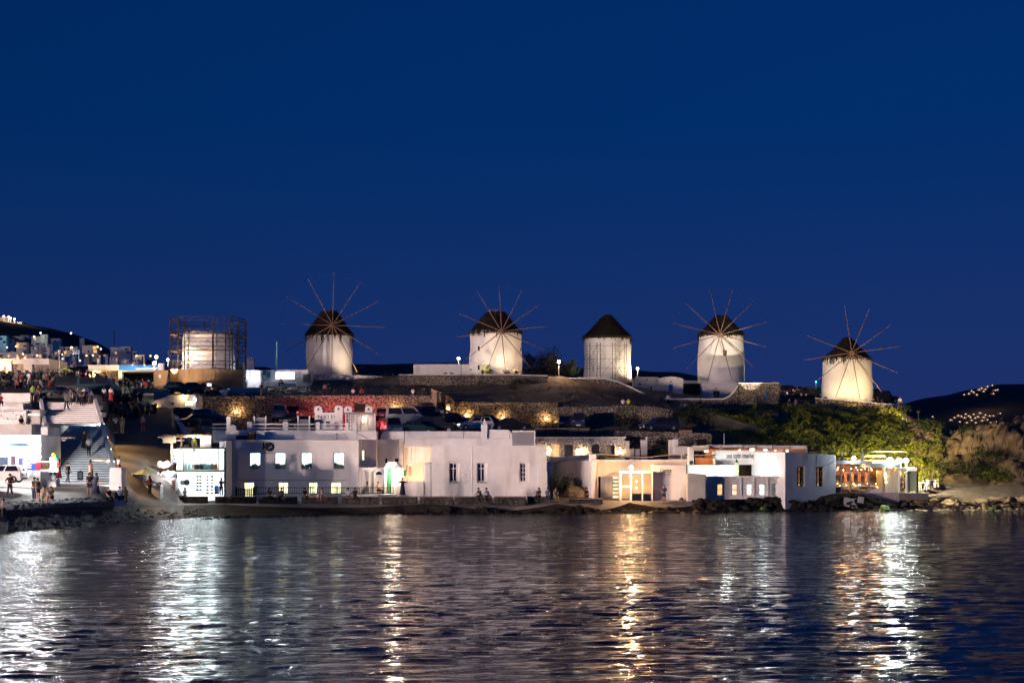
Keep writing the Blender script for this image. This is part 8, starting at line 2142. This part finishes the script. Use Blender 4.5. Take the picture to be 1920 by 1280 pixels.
bush('large bush on the right cliff foot', 1832, 905, 153.5, (2.4, 1.2, 2.0), 2400, .1, LEAF_D, 19); bush('broad low bush at the far right of the beach', 1862, 905, 152.8, (2.4, 1.0, 1.3), 1500, .12, LEAF, 20); bush('round bush higher on the right cliff', 1850, 862, 155.0, (1.8, 1.0, 1.2), 1100, .12, LEAF_D, 21)
bush('bush half way down the dark gully', 1770, 885, 153.5, (1.7, .9, 1.3), 1100, .1, LEAF_D, 22); bush('scrubby bush beside the bastion', 1592, 792, 186.5, (1.5, .9, 1.6), 800, .1, LEAF, 23); bush('spiky bush on the crest right of the bastion', 1697, 772, 188, (1.2, .6, .9), 400, .1, LEAF_D, 24)
bush('dark bush in the cliff gully near the crest', 1742, 812, 164, (2.2, 1.0, 1.3), 1200, .12, LEAF_D, 25); bush('dark shrubs at the foot of the right cliff', 1905, 890, 154.5, (2.0, .9, 1.3), 900, .12, LEAF_D, 26)
# creeping cover of the slope: uncountable leaves
def creeper():
    rng = random.Random(99); mb = MB()
    n = 0
    while n < 36000:
        u = rng.uniform(1345, 1765); y = rng.uniform(150, 187)
        if u > 1690 and y > 168: continue
        if abs(u - 1446) < 28 and 174 < y < 183: continue
        x = X(u, y)
        dens = noise.noise(Vector((x * .35, y * .35, 1))) + .6 * noise.noise(Vector((x * 1.1, y * 1.1, 4)))
        if u < 1420: dens -= (1420 - u) / 90
        if dens < rng.uniform(-.75, .1): continue
        z = G(u, y) + .10 + max(0, dens) * 1.15 + rng.uniform(-.1, .22)
        s = rng.uniform(.07, .17)
        a = Vector((rng.gauss(0, 1), rng.gauss(-.5, .8), rng.gauss(0, .8))).normalized(); b = (a.orthogonal() + Vector((rng.uniform(-.5, .5), 0, rng.uniform(0, .6)))).normalized()
        p = Vector((x, y, z)); mb.add([p - a * s, p - b * s * .6, p + a * s, p + b * s * .6], [(0, 1, 2, 3)]); n += 1
    return stuff(mb.build('creeping_shrubs', mat('creeper leaves', (.13, .145, .02), .6, .55, .8)))
creeper()
def dry_grass(name, u0, u1, y0, y1, n, seed, m, s0=.12, s1=.35):
    rng = random.Random(seed); mb = MB()
    for k in range(n):
        u = rng.uniform(u0, u1); y = rng.uniform(y0, y1); x = X(u, y); z = G(u, y) + .02
        if noise.noise(Vector((x * .5, y * .5, seed))) < .02: continue
        h = rng.uniform(s0, s1); a = rng.uniform(0, PI); w = .05
        mb.add([(x - w * math.cos(a), y - w * math.sin(a), z), (x + w * math.cos(a), y + w * math.sin(a), z), (x + rng.uniform(-.1, .1), y + rng.uniform(-.1, .1), z + h)], [(0, 1, 2)])
    return stuff(mb.build(name, m))
dry_grass('dry_grass', 400, 1460, 173, 200, 16000, 5, mat('dry grass', (.12, .10, .06), .9, .4, 1))
dry_grass('slope_scrub', 1330, 1700, 160, 195, 8000, 6, LEAF_D, .2, .6)
dry_grass('crest_scrub', 1690, 2050, 158, 185, 5000, 7, LEAF_D, .2, .6)

# ================================================================== THE TOWN ON THE HILL
def far_house(label, u, py, w, h, Y, wins=(), lit=(), m=WHITE, group='white houses on the town hill', cat='house', steps=()):
    w *= .86; h *= .88
    root = thing('hill_house', label, cat, V(u, py, Y), group)
    k = Y / F
    MB().pbox(u - w / 2, u + w / 2, py - h, py + 14, Y, w * k * .7).build('wall', m, root)
    MB().pbox(u - w / 2 - .3, u + w / 2 + .3, py - h - .8, py - h - .05, Y - .3, w * k * .72).build('parapet', m, root)
    for (du, dh, ww, hh) in steps: MB().pbox(u + du - ww / 2, u + du + ww / 2, py - h - dh, py - h - .85, Y + .8, w * k * .4).build('upper_storey', m, root)
    for i, (du, dv, ww, hh) in enumerate(wins):
        on = i in lit
        MB().pbox(u + du - ww / 2, u + du + ww / 2, py - dv - hh, py - dv, Y - .12, .1).build('window', emis('far lit window', (1, .55, .2), .9, .3, .5) if on else DGLASS, root)
    return root
W3 = [(-5, 4, 3, 2.5), (0, 4, 3, 2.5), (5, 4, 3, 2.5)]
far_house('brightly lit villa on top of the hill at the left edge', 4, 607, 22, 14, 600, [(-4, 3, 4, 3), (4, 3, 4, 3)], (0, 1), group='town hill villa')
far_house('long low lit terrace wall of the hilltop villa', 22, 608, 44, 4, 595, [(-12, 1, 8, 2), (2, 1, 8, 2), (14, 1, 8, 2)], (0, 1, 2), cat='wall', group='town hill villa')
for i, (u, py) in enumerate(((7, 593), (16, 594), (19.5, 596), (27, 598))):
    t = thing('villa_lamp', ['villa lamp at the left edge of the hilltop', 'second villa lamp on the hilltop', 'third villa lamp on the hilltop', 'rightmost villa lamp on the hilltop'][i], 'lamp', V(u, 606, 594)); MB().tube(V(u, 607, 594), V(u, py, 594), .25, .25, 5).build('post', WHITE, t); MB().ball(V(u, py, 594), .42, 8, 6).build('globe', emis('villa lamp', (1, .72, .42), 8), t)
lamp('POINT', V(16, 597, 588), 5000, (1, .62, .35), None, 1)
far_house('turquoise lit house at the left edge of the hill', 4, 645, 18, 17, 470, [(-2, 8, 4, 4), (4, 2, 4, 4)], (), WHITE2)
lamp('POINT', V(9, 634, 466), 350, (.15, .7, 1), None, 1)
HS = [
 ('wide low white house below the dark ridge', 27, 640, 30, 10, 520, W3, ()),
 ('white house right of the wide low one', 46, 636, 20, 8, 530, [(0, 3, 3, 2)], ()),
 ('white house with a pale green lit front', 68, 638, 22, 8, 520, [(-3, 1, 5, 4)], (0,)),
 ('small white house right of the green lit front', 84, 637, 14, 6, 525, [], ()),
 ('small white cube on the dark upper slope', 104, 646, 20, 12, 500, [(0, 5, 3, 3)], ()),
 ('tiny white hut high on the slope', 153, 638, 10, 4, 540, [], ()),
 ('house with a peach lit side and plain white front', 40, 655, 22, 14, 440, [(-7, 3, 4, 8), (6, 5, 5, 3)], (0,)),
 ('white three-storey block with dark windows', 72, 658, 20, 17, 430, [(-2, 12, 6, 2.5), (-2, 5, 6, 2.5), (7, 7, 3, 2.5)], ()),
 ('white lower wing right of the three-storey block', 85, 662, 14, 14, 425, [(-1, 8, 4, 2.5), (0, 3, 4, 2.5)], ()),
 ('long low pinkish house row above the shed', 18, 672, 60, 13, 330, [(-16, 4, 5, 3), (-2, 3, 4, 4), (14, 4, 4, 3)], (1, 2)),
 ('long pinkish house right above the shed', 60, 672, 44, 9, 325, [(-12, 2, 4, 3), (4, 3, 4, 3), (15, 3, 3, 3)], (0, 2)),
 ('white house with a bright porch light in the middle of the slope', 128, 660, 40, 11, 450, [(-8, 4, 3, 3), (0, 4, 3, 3), (6, 4, 4, 4)], (2,)),
 ('peach lit house front in the middle of the slope', 127, 666, 18, 9, 430, [(-5, 3, 4, 5)], (0,)),
 ('white house on the right shoulder of the hill with amber windows', 168, 664, 34, 18, 440, [(-2, 3, 4, 4), (9, 10, 6, 5), (10, 3, 6, 5)], (1, 2)),
 ('low arched white house below the shoulder', 152, 672, 34, 8, 420, [(-8, 2, 3, 3), (0, 2, 3, 3), (8, 2, 3, 3)], ()),
 ('bright white wall lit from above below the porch light', 128, 674, 22, 9, 410, [(2, 2, 3, 4)], ()),
 ('stepped white house with dark balconies on the right end', 222, 666, 36, 16, 420, [(-5, 3, 3, 3), (9, 5, 5, 3), (10, 10, 5, 3)], (0,)),
 ('tall white house with a flat upper storey on the right end', 236, 668, 22, 20, 415, [(0, 12, 5, 3), (4, 6, 5, 3)], ()),
 ('small pink-edged house at the right foot of the hill', 252, 670, 9, 12, 410, [(0, 4, 4, 5)], ()),
 ('low lit house at the right foot of the hill', 262, 671, 22, 6, 400, [(-6, 1, 5, 3), (1, 1, 4, 3)], (0, 1)),
 ('small white house left of the tall scaffold', 327, 693, 12, 16, 300, [(0, 5, 3, 5)], ()),
 ('white building under construction right of the scaffold', 469, 683, 16, 13, 380, [(-4, 7, 2, 4), (0, 7, 2, 4), (4, 7, 2, 4)], ()),
]
for a in HS: far_house(*a)
rng = random.Random(17)
for i in range(26):
    u = rng.uniform(2, 262); top = lerp_tab(LH)(u); py = rng.uniform(max(top + 16, 632), 676); Y = 540 - (py - 630) * 4.2
    far_house('small pale house crowded among the others on the town hill', u, py, rng.uniform(8, 15), rng.uniform(5, 9), Y, [(-2, 2.5, 1.8, 2), (2, 2.5, 1.8, 2)], (rng.randrange(2),) if rng.random() < .45 else (), group='small crowded hill houses')
for i, (u, py, Y, e, c, pw) in enumerate(((76, 624, 540, E_TINYW, (.9, .9, 1), 0), (133, 624.5, 540, E_TINYW, (.9, .9, 1), 0), (64, 631, 515, E_TINYW, (.8, 1, .8), 5000), (134, 651, 443, E_TINYW, (1, .85, .8), 3500), (116, 664.5, 425, E_TINY, (1, .7, .35), 3000), (117, 672.5, 405, E_TINY, (1, .6, .35), 2500), (137, 664.5, 405, E_TINYW, (.8, .85, 1), 3000), (43, 663.5, 320, E_TINY, (1, .6, .3), 1200), (33, 671, 318, E_TINY, (1, .6, .3), 900), (46, 671.5, 318, E_TINY, (1, .6, .3), 900), (69.5, 666.5, 318, E_TINY, (1, .65, .35), 900), (183, 650, 435, E_TINY, (1, .62, .3), 2500), (189, 654, 435, E_TINY, (1, .62, .3), 2500), (162, 666.5, 415, E_TINY, (1, .65, .35), 1200), (174, 666, 415, E_TINY, (1, .65, .35), 900), (256, 667, 398, E_TINY, (1, .62, .3), 1800), (261, 669, 398, E_TINY, (1, .62, .3), 1200), (282, 667, 390, E_TINY, (1, .65, .35), 500), (150, 676, 360, E_TINY, (1, .65, .35), 500), (13, 651, 440, E_TINY, (1, .75, .35), 500), (30, 649, 438, E_TINY, (1, .7, .3), 1500), (240, 677, 330, E_TINYW, (1, .9, .7), 0), (249, 677.5, 330, E_TINYW, (1, .9, .7), 0))):
    t = thing('hillside_lamp', 'small lamp glowing among the houses of the town hill', 'lamp', V(u, py + 3, Y), group='lamps of the town hill'); r_ = .0011 * Y
    MB().tube(V(u, py + 6, Y), V(u, py, Y), .08, .08, 4).build('post', DARKM, t); MB().ball(V(u, py, Y), r_ * .55, 7, 5).build('globe', e, t)
    if pw: lamp('POINT', V(u, py, Y - 2.2), pw * .06, c, t, .4)
bm = thing('radio_mast', 'thin radio mast with crossbars over the right end of the town hill', 'mast', V(214, 665, 430)); MB().tube(V(214, 668, 430), V(214, 620, 430), .2, .1, 5).build('mast', DARKM, bm)
for py in (621, 626): MB().tube(V(211, py, 430), V(217, py, 430), .07, .07, 4).build('crossbar', DARKM, bm)
p2 = thing('utility_pole', 'utility pole beside the bluish lamp left of the scaffold', 'pole', V(315, 690, 232)); MB().tube(V(315.5, 700, 232), V(315.5, 657, 232), .12, .09, 5).build('pole', WOOD_D, p2); MB().tube(V(313, 660, 232), V(318, 660, 232), .06, .06, 4).build('crossarm', WOOD_D, p2)
# villages on the far island
rng = random.Random(31)
VA = [(1808, 740), (1817, 738.5), (1822, 733), (1826, 736), (1832, 740.5), (1841, 728), (1848, 730), (1852, 725.5), (1861, 722.5), (1867, 732), (1871, 731), (1863, 738.5), (1845, 734), (1836, 731)]
VB = [(1783, 788), (1790, 783), (1797, 780), (1803, 781), (1809, 783.5), (1811, 777), (1817, 780), (1822, 788), (1826, 777), (1829, 784), (1834, 782), (1838, 775), (1845, 783), (1852, 787), (1856, 780), (1863, 779.5), (1858, 793), (1813, 793), (1800, 791), (1842, 789), (1868, 791), (1830, 793), (1749, 782), (1876, 775), (1820, 783), (1848, 778)]
for g_, (vl, lab) in enumerate(((VA, 'tiny lit white house of the upper far island village'), (VB, 'tiny lit white house of the lower far island village'))):
    for (u, py) in vl:
        Y = 1450 if g_ == 0 else 1200
        t = thing('village_house', lab, 'house', V(u, py, Y), group=lab + 's')
        w = rng.uniform(4, 8); h_ = rng.uniform(1.4, 2.6)
        MB().pbox(u - w / 2, u + w / 2, py - h_, py + 1.2, Y, 5).build('wall', mat('far village wall', (.5, .46, .42), .9, .05), t)
        MB().pbox(u - .8, u + .6, py - h_ * .8, py - h_ * .8 + 1.3, Y - 2.0, .2).build('lit_window', emis('far village window', (1, .66, .30), 2.2), t)
    lamp('POINT', V(1838, 735 if g_ == 0 else 783, (1450 if g_ == 0 else 1200) - 25), 9000, (1, .62, .35), None, 2)
# ------------------------------------------------------------------ assumed town quay, unseen off to the left, added to carry the lamps
struct(MB().box(-190, -92, 20, 98, -1, 1.4).build('town_quay', PAVE, bevel=.1))
for i, (x, y) in enumerate(((-96, 84), (-97, 62), (-98, 42))):  # assumed lamps out of view, added to brighten the house fronts
    z = 6.5
    t = thing('quay_lamp', ['quay lamp on the old town quay nearest the plaza, left of the view', 'middle lamp of three on the old town quay, left of the view', 'quay lamp on the old town quay farthest from the plaza, left of the view'][i], 'street lamp', (x, y, 1.4), group='quay lamps')
    MB().tube((x, y, 1.3), (x, y, z), .09, .06, 8).build('post', GREYM, t); MB().ball((x, y, z + .2), .35, 10, 7).build('globe', E_PINK, t)
    lamp('POINT', (x, y, z + .2), [1500000, 2500000, 3000000][i], (1, .73, .645), t, .36)
